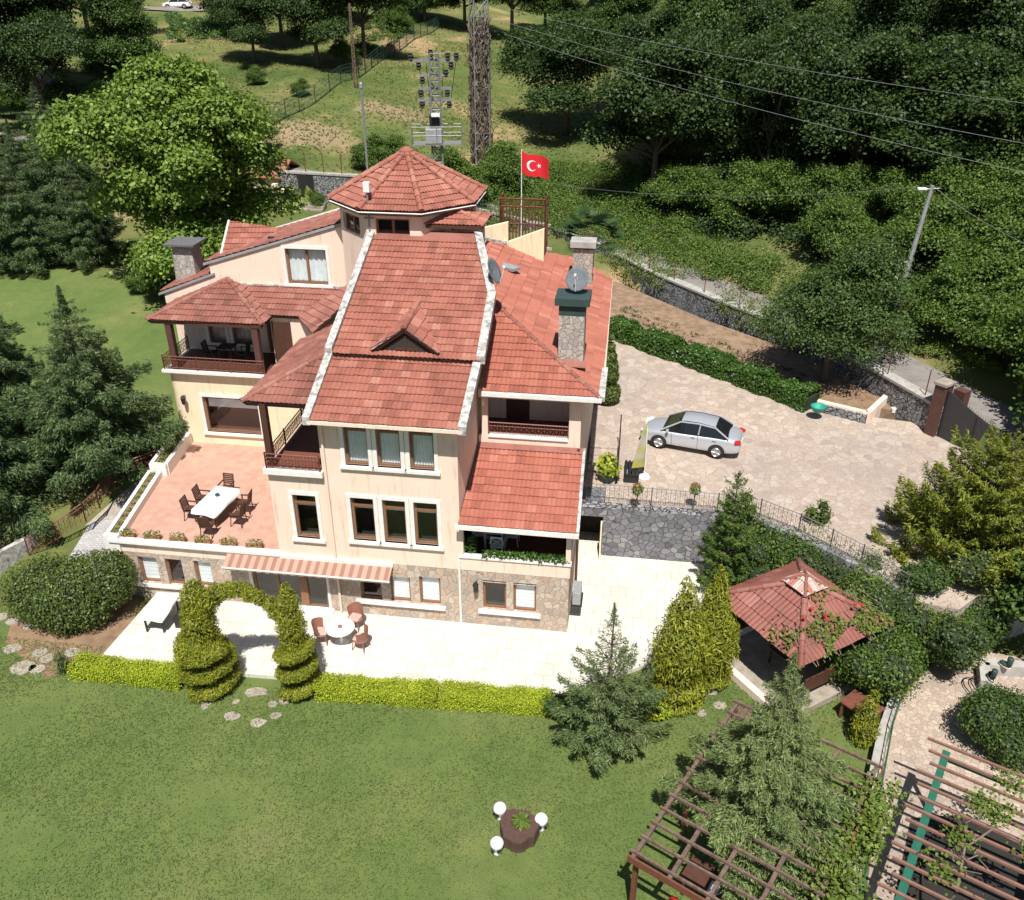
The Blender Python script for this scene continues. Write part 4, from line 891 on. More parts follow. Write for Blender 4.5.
def make_car(name, loc, rz, label, paint, cat='car', detail=True, wagon=False):
    t = thing(name, loc, rz, label, cat)        # faces +x
    st = [(-2.27, .62, .34, .74), (-2.2, .74, .3, .9), (-1.95, .82, .22, 1.0), (-1.3, .855, .2, 1.02), (-.4, .865, .2, .97), (.5, .865, .2, .95), (1.1, .86, .2, .93), (1.6, .83, .2, .85), (2.0, .76, .22, .74), (2.2, .62, .28, .62), (2.27, .5, .34, .5)]
    def sec(x, w, zb, zt):
        h = zt-zb; return [(x, w*.9, zb), (x, w*.985, zb+.12*h), (x, w, zb+.45*h), (x, w*.985, zb+.72*h), (x, w*.93, zb+.9*h), (x, w*.78, zt-.005), (x, w*.4, zt+.02), (x, 0, zt+.028)]
    mb = MB(); P = []; 
    for s in st:
        q = sec(*s); P += q + [(x, -y, z) for x, y, z in q[-2::-1]]
    k = 15; fs = [(i*k+j, i*k+j+1, (i+1)*k+j+1, (i+1)*k+j) for i in range(len(st)-1) for j in range(k-1)]
    fs += [((i+1)*k, (i+1)*k+k-1, i*k+k-1, i*k) for i in range(len(st)-1)]; fs += [tuple(range(k)), tuple(range((len(st)-1)*k, len(st)*k))[::-1]]
    mb.add(P, fs); body = mb.build('body', paint, t, smooth=True)
    sd = body.modifiers.new('s', 'SUBSURF'); sd.levels = 1; sd.render_levels = 2
    xr = -2.0 if wagon else -1.72
    cab = [(xr, .70, 1.0), (xr+.62, .60, 1.38), (-.35, .58, 1.455), (.2, .575, 1.44), (.42, .56, 1.40), (1.22, .69, .95)]
    gb = MB(); P = []
    for x, w, z in cab: P += [(x, w*1.12 if z < 1.2 else w, z), (x, -(w*1.12 if z < 1.2 else w), z)]
    lo = [(xr+.1, .80, .98), (xr+.62, .805, .99), (-.35, .81, .97), (.2, .81, .955), (.42, .81, .95), (1.2, .78, .93)]
    n0 = len(P)
    for x, w, z in lo: P += [(x, w, z), (x, -w, z)]
    fs = [(2*i, 2*i+2, 2*i+3, 2*i+1) for i in range(5)]
    fs += [(n0+2*i, n0+2*i+2, 2*i+2, 2*i) for i in range(5)] + [(n0+2*i+3, n0+2*i+1, 2*i+1, 2*i+3) for i in range(5)] + [(0, 1, n0+1, n0), (10, n0+10, n0+11, 11)]
    gb.add(P, fs); gb.build('windows', M['car_glass'], t)
    rf = MB(); P = []
    for x, w, z in cab[1:5]: P += [(x - (.06 if x < -.9 else 0), w*1.03, z-.03), (x, w*.8, z+.018), (x, 0, z+.035), (x, -w*.8, z+.018), (x - (.06 if x < -.9 else 0), -w*1.03, z-.03)]
    rf.add(P, [(i*5+j, i*5+j+1, i*5+j+6, i*5+j+5) for i in range(3) for j in range(4)])
    rf.build('roof', paint, t, smooth=True)
    pl = MB()
    for s in (-1, 1):
        pl.tube([(xr-.06, s*.8, .99), (xr+.6, s*.635, 1.365), (-.35, s*.61, 1.43), (.43, s*.595, 1.39), (1.27, s*.79, .93)], .035, 5)
        pl.tube([(-.42, s*.815, .97), (-.45, s*.615, 1.42)], .03, 4)
    pl.build('roof_pillars', paint, t)
    for x in (1.32, -1.28):
        for s in (-1, 1):
            wh = empty('wheel', (x, s*.74, .31)); wh.parent = t
            ty = MB(); P = []
            for r_, y in ((.2, -.1), (.29, -.1), (.31, -.07), (.31, .07), (.29, .1), (.2, .1)): P += [(r_*math.cos(2*math.pi*k/22), y*1.0, r_*math.sin(2*math.pi*k/22)) for k in range(22)]
            ty.add(P, [(a*22+k, a*22+(k+1) % 22, a*22+22+(k+1) % 22, a*22+22+k) for a in range(5) for k in range(22)]); tyo = ty.build('tyre', M['tyre'], wh, smooth=True)
            ri = MB(); yo = s*.108; ri.tube([(0, yo-.03*s, 0), (0, yo - .012*s, 0)], .2, 20)
            for k in range(7): 
                a = 2*math.pi*k/7; ri.tube([(0, yo, 0), (.19*math.cos(a), yo, .19*math.sin(a))], .022, 4)
            ri.ring((0, yo, 0), (1,0,0), (0,0,1), .195, .016, 20, 4); ri.build('rim', M['rim'], wh)
            ar = MB(); P = []
            for k in range(13):
                a = math.pi*k/12 ; 
                for r_ in (.0, .375): P.append((x + r_*math.cos(a), s*.867 if r_ else s*.867, .31 + r_*math.sin(a)))
            ar.add(P, [(2*k, 2*k+2, 2*k+3, 2*k+1) for k in range(12)]); ar.add([(x-.375, s*.866, .31), (x+.375, s*.866, .31), (x+.3, s*.85, .19), (x-.3, s*.85, .19)], [(0,1,2,3)])
            ar.build('wheel_arch', M['black'], t)  # flat black half disc painted in for the shade of the wheel well
            wh.location.y = s*.775
    for s in (-1, 1):
        MB().obox((2.06, s*.6, .68), (.34, .2, .14), s*R(-28), Matrix.Rotation(R(12), 3, 'Y')).build('headlight', M['lamp_clear'], t, bevel=.04)
        MB().obox((-2.13, s*.66, .84), (.3, .22, .16), s*R(25)).build('tail_light', M['lamp_red'], t, bevel=.04)
        MB().obox((.95, s*.93, 1.0), (.12, .2, .13)).build('door_mirror', paint, t, bevel=.03)
        for x in (.0, -.95): MB().obox((x-.2, s*.862, .86), (.17, .03, .03)).build('door_handle', paint, t)
        MB().tube([(-.42, s*.868, .3), (-.42, s*.868, .93)], .006, 4).build('door_seam', M['black'], t); MB().tube([(.72, s*.868, .3), (.78, s*.862, .93)], .006, 4).build('door_seam', M['black'], t)
    MB().box(-2.285, -2.24, -.24, .24, .62, .73).build('number_plate', M['plastic_w'], t)
    return t
make_car('parked_car', cc, math.atan2(ax.y, ax.x), 'silver sedan parked on the paved court', M['silver'])
wcp = atG(178, 9); make_car('parked_car', wcp + V((0, 0, .12)), R(182), 'white car far off on the hill road at the upper left', M['car_white'], wagon=True)
bcp = atG(50, 30); make_car('parked_car', bcp + V((0, 0, .15)), R(-80), 'pale blue car at the far end of the tree lined lane', M['car_blue'])

# feather banner, steps, handrail, potted plants on the court
bp = at(644, 478, 2.28)
bt = thing('feather_banner', bp, R(8), 'tall feather banner in beige and yellow green beside the silver car', 'banner')
MB().lathe([(.24, 0), (.26, .05), (.2, .16), (.05, .2)], n=14).build('base', M['plastic_w'], bt)
MB().tube([(0, 0, .15), (0, .02, 1.6), (-.02, .06, 2.5), (-.12, .1, 2.85)], .022, 6).build('pole', M['plastic_w'], bt)
def banner_mat():
    m, n, l, b = mat('printed banner cloth'); co = coord(n, l, 1); s = n.new('ShaderNodeSeparateXYZ'); l.new(co, s.inputs[0])
    mr = n.new('ShaderNodeMapRange'); mr.inputs[1].default_value = .3; mr.inputs[2].default_value = 2.9; l.new(s.outputs[2], mr.inputs[0])
    l.new(ramp(n, l, mr.outputs[0], [(0, (.02, .02, .018)), (.09, (.02, .02, .018)), (.1, (.4, .38, .08)), (.22, (.33, .33, .1)), (.3, (.38, .36, .3)), (.42, (.36, .34, .12)), (.6, (.42, .4, .36)), (.75, (.32, .34, .08)), (1, (.5, .48, .42))]), b.inputs['Base Color'])
    return m
sm = MB(); P = []
for i in range(13):
    z = .35 + 2.45*i/12; w_ = .58*(1-i/12)**.9 + .06
    for j in range(5): P.append((-.02 - w_*j/4, .02*math.sin(i*.9+j) + .06*(i/12)**2, z - .1*j/4*(1-i/12)))
sm.add(P, [(i*5+j, i*5+j+1, i*5+j+6, i*5+j+5) for i in range(12) for j in range(4)]); sl = sm.build('banner_cloth', banner_mat(), bt, smooth=True)
sl.modifiers.new('th', 'SOLIDIFY').thickness = .006
stp = thing('garden_steps', W(.15, 7.4, 2.26), HA, 'four low pale stone steps along the right side of the villa', 'steps')
for i in range(5): MB().box(0, 1.25, i*.55, (i+1)*.55 if i < 4 else 3.6, 0, .09*(i+1)).build('tread', M['court'], stp)
hr = thing('handrail', W(1.45, 7.2, 2.26), HA, 'dark iron handrail beside the stone steps', 'railing')
o = bars([(0, 0, 0), (0, 2.6, .3)], 'iron', 'rail', hr, .95, .16); 
MB().tube([(0, 2.6, .3), (0, 2.65, 2.0)], .03, 6).build('lamp_post', M['iron'], hr)
gs = thing('slatted_frame', W(2.05, 7.9, 2.27), HA, 'dark metal slatted frame behind the handrail of the steps', 'bench')  # dark slats on two supports beside the steps
for i in range(4): MB().box(-.3+.16*i, -.2+.16*i, -.65, .65, .42, .45).build('slat', M['iron'], gs)
for s in (-1, 1): MB().box(-.32, .32, s*.55-.03, s*.55+.03, 0, .42).build('leg', M['iron'], gs)
# railing over the retaining wall, wall itself
rp = [(.25, 5.62), (5.55, 5.5), (7.2, 5.3), (8.6, 4.45), (9.65, 3.55), (10.6, 2.7), (11.8, 1.1)]
rw = thing('stair_railing', W(.25, 5.62, 2.25), 0, 'thin scrolled iron railing along the front edge of the paved court', 'railing')
def rel(P, o): return [p - o for p in P]
o = bars(rel([W(u, v, park_z(v) + .08) for u, v in rp], rw.location), 'rail_grey', 'rail_panel', rw, .82, .19, 'scroll', 2.6, .01)
rwl = thing('retaining_wall', HO, HA, 'dark grey stone retaining wall between the pale patio and the paved court', 'wall')
mb = MB(); mb.box(1.0, 5.6, 5.08, 5.6, -.3, 2.3); mb.box(.02, 1.0, 5.08, 6.82, 1.9, 2.262)
for a, b in zip(rp[1:], rp[2:]): wallseg(mb, (a[0], a[1]-.2), (b[0], b[1]-.2), .35, -.3, 2.3)
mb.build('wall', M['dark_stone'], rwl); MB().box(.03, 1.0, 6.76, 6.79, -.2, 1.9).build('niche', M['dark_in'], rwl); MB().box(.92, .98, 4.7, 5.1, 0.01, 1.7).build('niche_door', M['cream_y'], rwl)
MB().box(.1, 6, 5.1, 5.58, 2.3, 2.312).build('planting_strip', M['rubble'], rwl)
# air conditioner
ac = thing('air_conditioner', W(.06, 1.0, .75), HA, 'small outdoor air conditioner bracketed low on the right wall of the villa', 'air conditioner')
MB().box(.05, .36, -.4, .4, .06, .6).build('casing', M['grey_metal'], ac, bevel=.02); MB().box(.358, .366, -.3, .15, .12, .54).build('fan_grille', M['black'], ac); MB().box(0, .42, -.42, .42, 0, .05).build('bracket', M['iron'], ac)

# satellite dishes, mast, flag
def dish(loc, rz, label, el=35, r=.46):
    t = thing('satellite_dish', loc, rz, label, 'satellite dish', 'satellite dishes on the roofs')   # faces -y
    T_ = Matrix.Rotation(R(-el), 3, 'X'); mb = MB(); P = [V((0, 0, .42))]; n_ = 20; P = []
    for j in range(5):
        rr = r*j/4 + .001
        for k in range(n_): P.append(T_ @ V((rr*.92*math.cos(2*math.pi*k/n_), .35*rr*rr*-1 + .06, rr*math.sin(2*math.pi*k/n_))) + V((0, 0, .5)))
    mb.add(P, [(j*n_+k, j*n_+(k+1) % n_, j*n_+n_+(k+1) % n_, j*n_+n_+k) for j in range(4) for k in range(n_)])
    d = mb.build('reflector', M['dish'], t, smooth=True); d.modifiers.new('th', 'SOLIDIFY').thickness = .015
    MB().tube([(0, .25, 0), (0, .2, .4), (0, .05, .5)], .025, 6).build('mount', M['steel'], t)
    MB().tube([T_ @ V((0, -.02, -r)) + V((0,0,.5)), T_ @ V((0, -.42, -.05)) + V((0,0,.5))], .015, 5).obox(T_ @ V((0, -.45, 0)) + V((0,0,.5)), (.07, .1, .07)).build('feed_arm', M['plastic_w'], t)
    return t
dish(W(-.42, 5.1, 11.36), HA - R(8), 'grey satellite dish on the big stone chimney with dark wrap')
dish(onY(494, 284, 6.0), HA + R(78), 'grey satellite dish seen edge on beside the white coping of the main roof', 25, .5)
am = thing('antenna_mast', W(-8.95, 8.35, 12.45), HA, 'thin mast with a small white antenna box at the top of the white coping', 'antenna')
MB().tube([(0, 0, 0), (0, 0, 1.55)], .04, 6).build('pole', M['steel'], am); MB().box(-.13, .13, -.1, .1, 1.5, 1.9).build('antenna_box', M['plastic_w'], am, bevel=.03); MB().tube([(-.2, 0, .5), (.2, 0, .5)], .03, 5).build('bracket', M['steel'], am)
fp = onY(521.5, 182, 17.2); ft = onY(521.5, 151, 17.2)
fl = thing('flag', V((fp.x, fp.y, 8.5)), 0, 'red flag with white crescent and star flying behind the villa', 'flag'); fz = ft.z - 8.5
MB().tube([(0, 0, 0), (0, 0, fz + .08)], .024, 6).build('flag_pole', M['plastic_w'], fl)
def wave(x, z, off=0): return V((x, -.02 + off + .13*math.sin(x*4.2 + z*.8)*min(1, x*1.5), z - .3*x - .05*math.sin(x*5)))
FW, FH = 1.28, .98
def cloth_patch(fn, name, m, parent, off): 
    mb = MB(); pts, faces = fn(); mb.add([wave(x, fz - FH + z, off) for x, z in pts], faces); return mb.build(name, m, parent)
def rect():
    P = [(FW*i/24, FH*j/12) for j in range(13) for i in range(25)]; return P, [(j*25+i, j*25+i+1, j*25+26+i, j*25+25+i) for j in range(12) for i in range(24)]
M['flag_red'] = simple('red flag cloth', (.62, .012, .02), .8, var=.05)
fc = cloth_patch(rect, 'flag_cloth', M['flag_red'], fl, 0)
def crescent():
    cx, cz, r1, r2, dx = .5*FH, .5*FH, .25*FH, .2*FH, .0625*FH; P = []; n_ = 28
    a1 = R(38)
    for k in range(n_+1):
        a = a1 + (2*math.pi - 2*a1)*k/n_; b = R(50) + (2*math.pi - 2*R(50))*k/n_
        P += [(cx + r1*math.cos(a), cz + r1*math.sin(a)), (cx + dx + r2*math.cos(b), cz + r2*math.sin(b))]
    return P, [(2*k, 2*k+2, 2*k+3, 2*k+1) for k in range(n_)]
def star():
    cx, cz, r1 = .845*FH, .5*FH, .125*FH; P = [(cx, cz)]
    for k in range(10):
        a = R(180 + 36*k); r_ = r1 if k % 2 == 0 else r1*.382; P.append((cx + r_*math.cos(a), cz + r_*math.sin(a)))
    return P, [(0, 1+k, 1+(k+1) % 10) for k in range(10)]
for off in (-.012, .012):
    cloth_patch(crescent, 'crescent', M['plastic_w'], fc, off); cloth_patch(star, 'star', M['plastic_w'], fc, off)

# gazebo
G = [V((7.32, 24.18, 0)), V((9.6, 20.78, 0)), V((11.95, 23.1, 0)), V((10.28, 26.65, 0))]
gc = V((9.78, 23.7, 0)); gx = ((G[1]-G[0]) + (G[2]-G[3])).normalized(); gr = math.atan2(gx.y, gx.x)
gz_ = thing('gazebo', (gc.x, gc.y, .02), gr, 'open gazebo with a square red tiled roof on dark posts', 'gazebo')
MB().box(-1.9, 1.9, -1.9, 1.9, -.3, .06).build('floor', M['flag_stone'], gz_); 
MB().box(-2.15, 2.15, -2.15, -1.9, -.3, .12).build('kerb', M['cream'], gz_); MB().box(-2.15, -1.9, -1.9, 2.1, -.3, .12).build('kerb', M['cream'], gz_)
for x in (-1.6, 1.6):
    for y in (-1.6, 1.6): MB().box(x-.08, x+.08, y-.08, y+.08, .06, 2.35).build('post', M['dark_wood'], gz_)
MB().box(-1.75, 1.75, -1.72, -1.6, 2.2, 2.38).box(-1.75, 1.75, 1.6, 1.72, 2.2, 2.38).box(-1.72, -1.6, -1.6, 1.6, 2.2, 2.38).box(1.6, 1.72, -1.6, 1.6, 2.2, 2.38).build('beam', M['dark_wood'], gz_)
MB().box(-1.55, 1.55, 1.5, 1.56, .4, .95).box(1.5, 1.56, -1.0, 1.5, .4, .95).build('bench_back', M['dark_wood'], gz_)
ec = [V((-2.05, -2.05, 2.4)), V((2.05, -2.05, 2.4)), V((2.05, 2.05, 2.4)), V((-2.05, 2.05, 2.4))]; ga = V((0, 0, 3.62))
M['tile_gaz'] = roof_mat('gazebo tile', (.19, .075, .06), (.26, .1, .08), (.32, .15, .125), .5)
for i in range(4): tiled('roof', [ec[i], ec[(i+1) % 4], ga], 'tile_gaz', gz_, .34, .5, .06)
for p in ec: caps(p + V((0,0,.03)), ga + V((0,0,.03)), 'tile_gaz', gz_, .1)
M['tile_white'] = roof_mat('lichened vent tile', (.36, .1, .075), (.5, .42, .38), (.62, .58, .54), .3)
vt = [V((-.5, -.5, 3.5)), V((.5, -.5, 3.5)), V((.5, .5, 3.5)), V((-.5, .5, 3.5))]
for i in range(4): tiled('vent_roof', [vt[i], vt[(i+1) % 4], V((0, 0, 3.84))], 'tile_white', gz_, .2, .4, .03)
for p in vt: caps(p, V((0, 0, 3.86)), 'tile_gaz', gz_, .06)
gt_ = make_table('gazebo_table', 'dark wooden table inside the gazebo', .9, 1.4, M['dark_wood'], loc=gc + V((0, 0, .08)), rz=gr)
rtb = thing('garden_table', at(862, 706, .5) - V((0, 0, .6)), gr + R(8), 'red brown wooden table at the right foot of the gazebo', 'table')
MB().box(-.55, .55, -.45, .45, .62, .67).build('tabletop', M['red_wood'], rtb)
for sx in (-1, 1):
    for sy in (-1, 1): MB().box(sx*.45-.04, sx*.45+.04, sy*.36-.04, sy*.36+.04, 0, .62).build('leg', M['red_wood'], rtb)

# brown pergola, green pergola
P1, P2, P4 = V((3.06, 14.47, -.15)), V((6.75, 19.6, -.15)), V((6.45, 12.1, -.15))
pa = (P2-P1); La = pa.length; pa.normalize(); pb = V((pa.y, -pa.x, 0)); pa_ = math.atan2(pa.y, pa.x)
pg = thing('timber_pergola', P1, pa_, 'weathered brown timber pergola standing on the lawn round the cedar', 'pergola')   # x along, -y across
Lb = 4.1
for k, y in enumerate((0, -1.0, -2.0, -3.05, -Lb)): MB().box(-.15, La, y-.05, y+.05, 2.24, 2.36).build('beam', M['pergola'], pg)
for i in range(13): MB().box(La*i/12-.03, La*i/12+.03, -Lb-.15, .12, 2.36, 2.44).build('rafter', M['pergola'], pg)
for x in (.1, La/2, La-.1):
    for y in (-.02, -Lb+.02):
        MB().box(x-.06, x+.06, y-.06, y+.06, 0, 2.24).build('post', M['red_wood'], pg)
MB().box(-.16, La, -Lb-.2, -Lb-.15, 2.2, 2.4).box(-.2, -.15, -Lb, .1, 2.2, 2.42).build('edge_board', M['red_wood'], pg)
def pgp(x, y, z): return P1 + pa*x + pb*(-y) + V((0, 0, z))
pt_ = make_table('picnic_table', 'brown table in the shade below the timber pergola', .8, 1.6, M['dark_wood'], loc=pgp(1.6, -1.6, .02), rz=pa_)
bx = MB().box(-.18, .18, -.12, .12, 0, .16).build('cool_box', M['lamp_clear']); bx.location = pgp(1.3, -1.7, .77); bx.rotation_euler = (0, 0, 1); tag(bx, 'pale blue box on the table below the timber pergola', 'box')
bl = MB().lathe([(.02, 0), (.16, .07), (.2, .2), (.14, .34), (.02, .4)], n=14).build('ball', M['lamp_red'], smooth=True); bl.location = pgp(.75, -.9, .02); tag(bl, 'red ball lying below the timber pergola', 'ball')
Q1 = V((12.22, 17.7, -.12)); Q2 = V((8.95, 12.9, -.12)); qa = (Q2-Q1); Lq = qa.length; qa.normalize(); qr = math.atan2(qa.y, qa.x)
gp_ = thing('steel_pergola', Q1, qr, 'green steel pergola with faded red slats over the garden path', 'pergola')    # x along beam (towards camera), +y to the right
for y in (0, 3.3): MB().box(-.1, Lq, y-.1, y+.1, 2.18, 2.3).build('beam', M['green_metal'], gp_)
MB().box(-.06, .06, 0, 3.4, 2.06, 2.17).build('beam', M['green_metal'], gp_)
for x in (.05, Lq-.3):
    for y in (0, 3.3): MB().box(x-.05, x+.05, y-.05, y+.05, 0, 2.18).build('post', M['green_metal'], gp_)
for i in range(13): 
    x = -.25 + i*.46; MB().box(x-.035, x+.035, -.55 + .12*(i % 3), 3.9, 2.31, 2.38).build('slat', M['slat'], gp_)
# walls and kerbs at the lower right
def low_wall(name, pts, w0, z0, z1, m, label, cat='wall'):
    t = thing(name, (0, 0, 0), 0, label, cat); mb = MB()
    for a, b in zip(pts, pts[1:]):
        a, b = V((a[0], a[1], 0)), V((b[0], b[1], 0)); tt = (b-a).normalized(); n_ = V((-tt.y, tt.x, 0))*w0/2; a = a - tt*.05*0; 
        mb.prism([(p.x, p.y) for p in (a-n_, b-n_, b+n_, a+n_)], z0, z1)
    mb.build('wall', m, t); return t
low_wall('garden_wall', [(8.3, 13.6), (11.75, 20.25), (13.1, 22.4)], .3, -.4, .35, M['concrete'], 'long low concrete wall between the timber pergola and the garden path')
fr_ = thing('wire_fence', (0, 0, 0), 0, 'green wire fence along the low concrete garden wall', 'fence')
o = bars([(8.55, 13.6, .33), (12.0, 20.25, .33), (13.3, 22.4, .33)], 'green_metal', 'fence_panel', fr_, .55, .3, 'bars', 1.5, .008)
a_, b_, c_ = at(952, 640, .45), at(966, 655, .3), at(1030, 625, .3)
low_wall('concrete_kerb_wall', [(a_.x+.9, a_.y+1.6), (15.9, 25.1), (16.2, 24.7)], .28, -.3, .5, M['concrete'], 'low concrete wall running back from the path corner below the golden conifer')
low_wall('concrete_bed_wall', [(16.2, 24.6), (20.5, 26.3), (24, 27)], .28, -.3, .62, M['concrete'], 'pale concrete bed wall at the path corner in the shade of a tree')
p_ = at(985, 668, 0); low_wall('concrete_block_wall', [(p_.x-.5, p_.y-1.0), (p_.x-.1, p_.y), (p_.x+2.6, p_.y-.3)], .35, -.3, .3, M['concrete'], 'short concrete block kerb beside the garden shoes')
def shoe(px, py, rz, label):
    p = at(px, py, .35); t = thing('rubber_boot', p, rz, label, 'boot', 'garden boots on the concrete kerb')
    mb = MB(); mb.lathe([(.09, .1), (.1, .25), (.11, .42), (.1, .44)], n=10, sx=.9); mb.build('shaft', M['pot_green'], t, smooth=True)
    MB().lathe([(.11, .02), (.12, .08), (.09, .15), (.02, .18)], (0, .14, 0), 10, .85, 1.7).build('foot', M['pot_green'], t, smooth=True)
    MB().lathe([(.12, 0), (.125, .03)], (0, .13, 0), 12, .85, 1.75).build('sole', M['plastic_w'], t); return t
shoe(992, 680, R(-10), 'dark green boot with white sole, nearer one of the pair on the kerb'); shoe(1008, 668, R(30), 'dark green boot with white sole, farther one of the pair on the kerb')
hp = at(972, 690, -.1); mb = MB(); mb.tube([hp + V((.35*math.cos(k*.5) + .02*k, .55*math.sin(k*.5), .05 + .004*k)) for k in range(26)], .02, 5)
tag(mb.build('garden_hose', M['black']), 'dark garden hose coiled on the paved path', 'hose')

# stump planter and its three white stools
sp_ = at(519, 835, -.15)
st_ = thing('stump_planter', sp_, 0, 'red brown tree stump with a green plant growing from its top on the lawn', 'planter')
mb = MB(); n_ = 26; prof = [(.56, 0), (.55, .12), (.56, .4), (.54, .45)]; P = []
for r_, z in prof:
    for k in range(n_):
        a = 2*math.pi*k/n_; w_ = 1 + .06*math.sin(3*a+1) + .05*math.sin(7*a) + .03*math.sin(15*a); P.append((r_*w_*math.cos(a), r_*w_*math.sin(a), z))
mb.add(P, [(j*n_+k, j*n_+(k+1) % n_, j*n_+n_+(k+1) % n_, j*n_+n_+k) for j in range(3) for k in range(n_)] + [tuple(range(3*n_, 4*n_))]); mb.build('stump', M['stump'], st_)
sto = None
for px, py, rz, l in ((497, 853, -10, 'white rounded stool with two dark slots, nearest one in front of the stump'), (541, 829, 15, 'white rounded stool with two dark slots to the right of the stump'), (500, 818, -55, 'white rounded stool with two dark slots behind the stump at its left')):
    if sto is None:
        sto = thing('garden_stool', (0,0,0), 0, l, 'stool', 'white stools round the stump')
        MB().lathe([(.1, 0), (.12, .03), (.09, .08), (.11, .16), (.165, .28), (.212, .42), (.215, .52), (.155, .61), (.02, .64)], n=20).build('body', M['plastic_w'], sto, smooth=True)
        for s in (-1, 1): MB().obox((s*.1, -.186, .36), (.12, .07, .09), s*R(26), Matrix.Rotation(s*R(-30), 3, 'Y')).build('eye_slot', M['black'], sto, bevel=.015)
        q = sto
    else: q = copy_tree(sto)
    relabel(put(q, at(px, py, -.15), R(rz)), l); q.scale = (.88, .88, .88)

# gate, pillars, road wall, posts
gb_ = at(935, 440, 2.25); g2 = at(1018, 476, 2.25)
gd = (g2 - gb_); gd.z = 0; gL = gd.length; gd.normalize(); grz = math.atan2(gd.y, gd.x)
pil = thing('gate_pillar', gb_, grz, 'tall red brown gate pillar with a pale cap at the end of the stone wall', 'gate pillar')
MB().box(-.5, 0, -.25, .45, -.2, 2.75).build('shaft', M['pillar'], pil); MB().box(-.56, .06, -.31, .51, 2.75, 2.87).build('cap', M['flag_stone'], pil); MB().box(.0, .55, .5, 1.0, 1.6, 2.5).build('post_box', M['pillar'], pil)
gte = thing('metal_gate', gb_, grz, 'dark sliding gate with a curved spiked top edge', 'gate')
mb = MB(); N_ = 20; P = []
for i in range(N_+1):
    x = .02 + 4.8*i/N_; z = 1.35 + 1.25*(1 - i/N_)**2; P += [(x, 0, .05), (x, 0, z), (x, .06, .05), (x, .06, z)]
mb.add(P, [f for i in range(N_) for f in ((4*i, 4*i+4, 4*i+5, 4*i+1), (4*i+2, 4*i+3, 4*i+7, 4*i+6), (4*i+1, 4*i+5, 4*i+7, 4*i+3))]); M['gate'] = simple('dark grey gate sheet', (.035, .036, .038), .55); mb.build('gate_leaf', M['gate'], gte)
mb = MB()
for i in range(40): 
    x = .05 + 4.7*i/39; z = 1.35 + 1.25*(1 - i/39)**2; mb.tube([(x, .03, z-.05), (x, .03, z+.16)], .018, 4, .004)
for x in (.05, 1.6, 3.2): mb.box(x, x+.05, -.03, 0, .05, 1.3 + 1.25*(1 - x/4.8)**2)
mb.build('gate_spikes', M['iron'], gte)
rwd = thing('road_wall', (0, 0, 0), 0, 'long rubble stone wall carrying the road behind the soil bed', 'wall')
mb = MB(); cp_ = MB()
for i in range(2, 9):
    a, b = V((*WALL_LINE[i], 0)), V((*WALL_LINE[i+1], 0)); t = (b-a).normalized(); n_ = V((t.y, -t.x, 0))
    for mbx, w0, w1, z0, za, zb in ((mb, -.25, .3, 1.5, road_z(a.x)+.12, road_z(b.x)+.12), (cp_, -.3, .35, None, road_z(a.x)+.24, road_z(b.x)+.24)):
        pts = [a + n_*w0, b + n_*w0, b + n_*w1, a + n_*w1]; zz = [za, zb, zb, za]
        mbx.prism([(p.x, p.y) for p in pts], z0 if z0 is not None else [z-.12 for z in zz], zz)
mb.build('wall', M['rubble'], rwd); cp_.build('coping', M['concrete'], rwd)
pw = thing('fence_post', (0, 0, 0), 0, 'thin bent rusty fence post on the coping of the road wall', 'fence post', 'fence posts along the road wall')
MB().tube([(0, 0, 0), (0, 0, 1.25), (.18, .12, 1.5)], .028, 5).build('post', M['rust'], pw)
k = 0
for i in range(2, 8):
    a, b = WL[i], WL[i+1]; n_ = max(1, int((b-a).length / 2.2))
    for j in range(n_):
        q = a.lerp(b, (j+.5)/n_); o = pw if k == 0 else copy_tree(pw); o.location = (q.x, q.y, road_z(q.x) + .24); o.rotation_euler = (0, 0, random.uniform(-.6, .6)); k += 1
kb = thing('bed_kerb', HO, HA, 'white painted kerb between the laurel hedge and the soil bed', 'kerb'); mb = MB()
for a, b in (((.6, 24.3), (5.9, 20.1)), ((5.9, 20.1), (10.9, 16.2))): wallseg(mb, a, b, .22, 2.2, park_z((a[1]+b[1])/2)+.3)
mb.build('kerb', M['white'], kb)
fb = thing('flower_bed', HO, HA, 'raised bed with cream edging and low stone sides near the gate', 'flower bed')
mb = MB(); wallseg(mb, (10.95, 15.35), (13.1, 14.3), .25, 2.2, 3.05); wallseg(mb, (13.1, 14.3), (14.4, 16.4), .25, 2.2, 3.05); mb.build('edging', M['cream'], fb)
mb = MB(); wallseg(mb, (10.95, 15.2), (13.05, 14.15), .12, 2.2, 2.95); mb.build('stone_side', M['rubble'], fb); MB().prism([(11, 15.4), (13.05, 14.4), (14.3, 16.4), (12.4, 17.6)], 2.2, 2.9).build('bed_soil', M['earth'], fb)
ub = thing('garden_tub', at(818, 410, 3.0) + V((0,0,-.05)), 0, 'round teal plastic tub at the end of the laurel hedge', 'tub'); MB().lathe([(.24, 0), (.36, .25), (.38, .27), (.33, .26), (.22, .06)], n=18).build('bowl', M['teal'], ub, smooth=True)
wb = thing('watering_can', at(893, 412, 2.5), R(40), 'small white and blue watering can by the stone wall near the gate', 'watering can'); MB().lathe([(.12, 0), (.13, .22), (.1, .24)], n=12).build('can', M['plastic_w'], wb); MB().tube([(.1, 0, .08), (.32, 0, .28)], .02, 5).build('spout', M['lamp_clear'], wb); MB().ring((-.1, 0, .2), (1,0,0), (0,0,1), .09, .012, 10, 4).build('handle', M['teal'], wb)

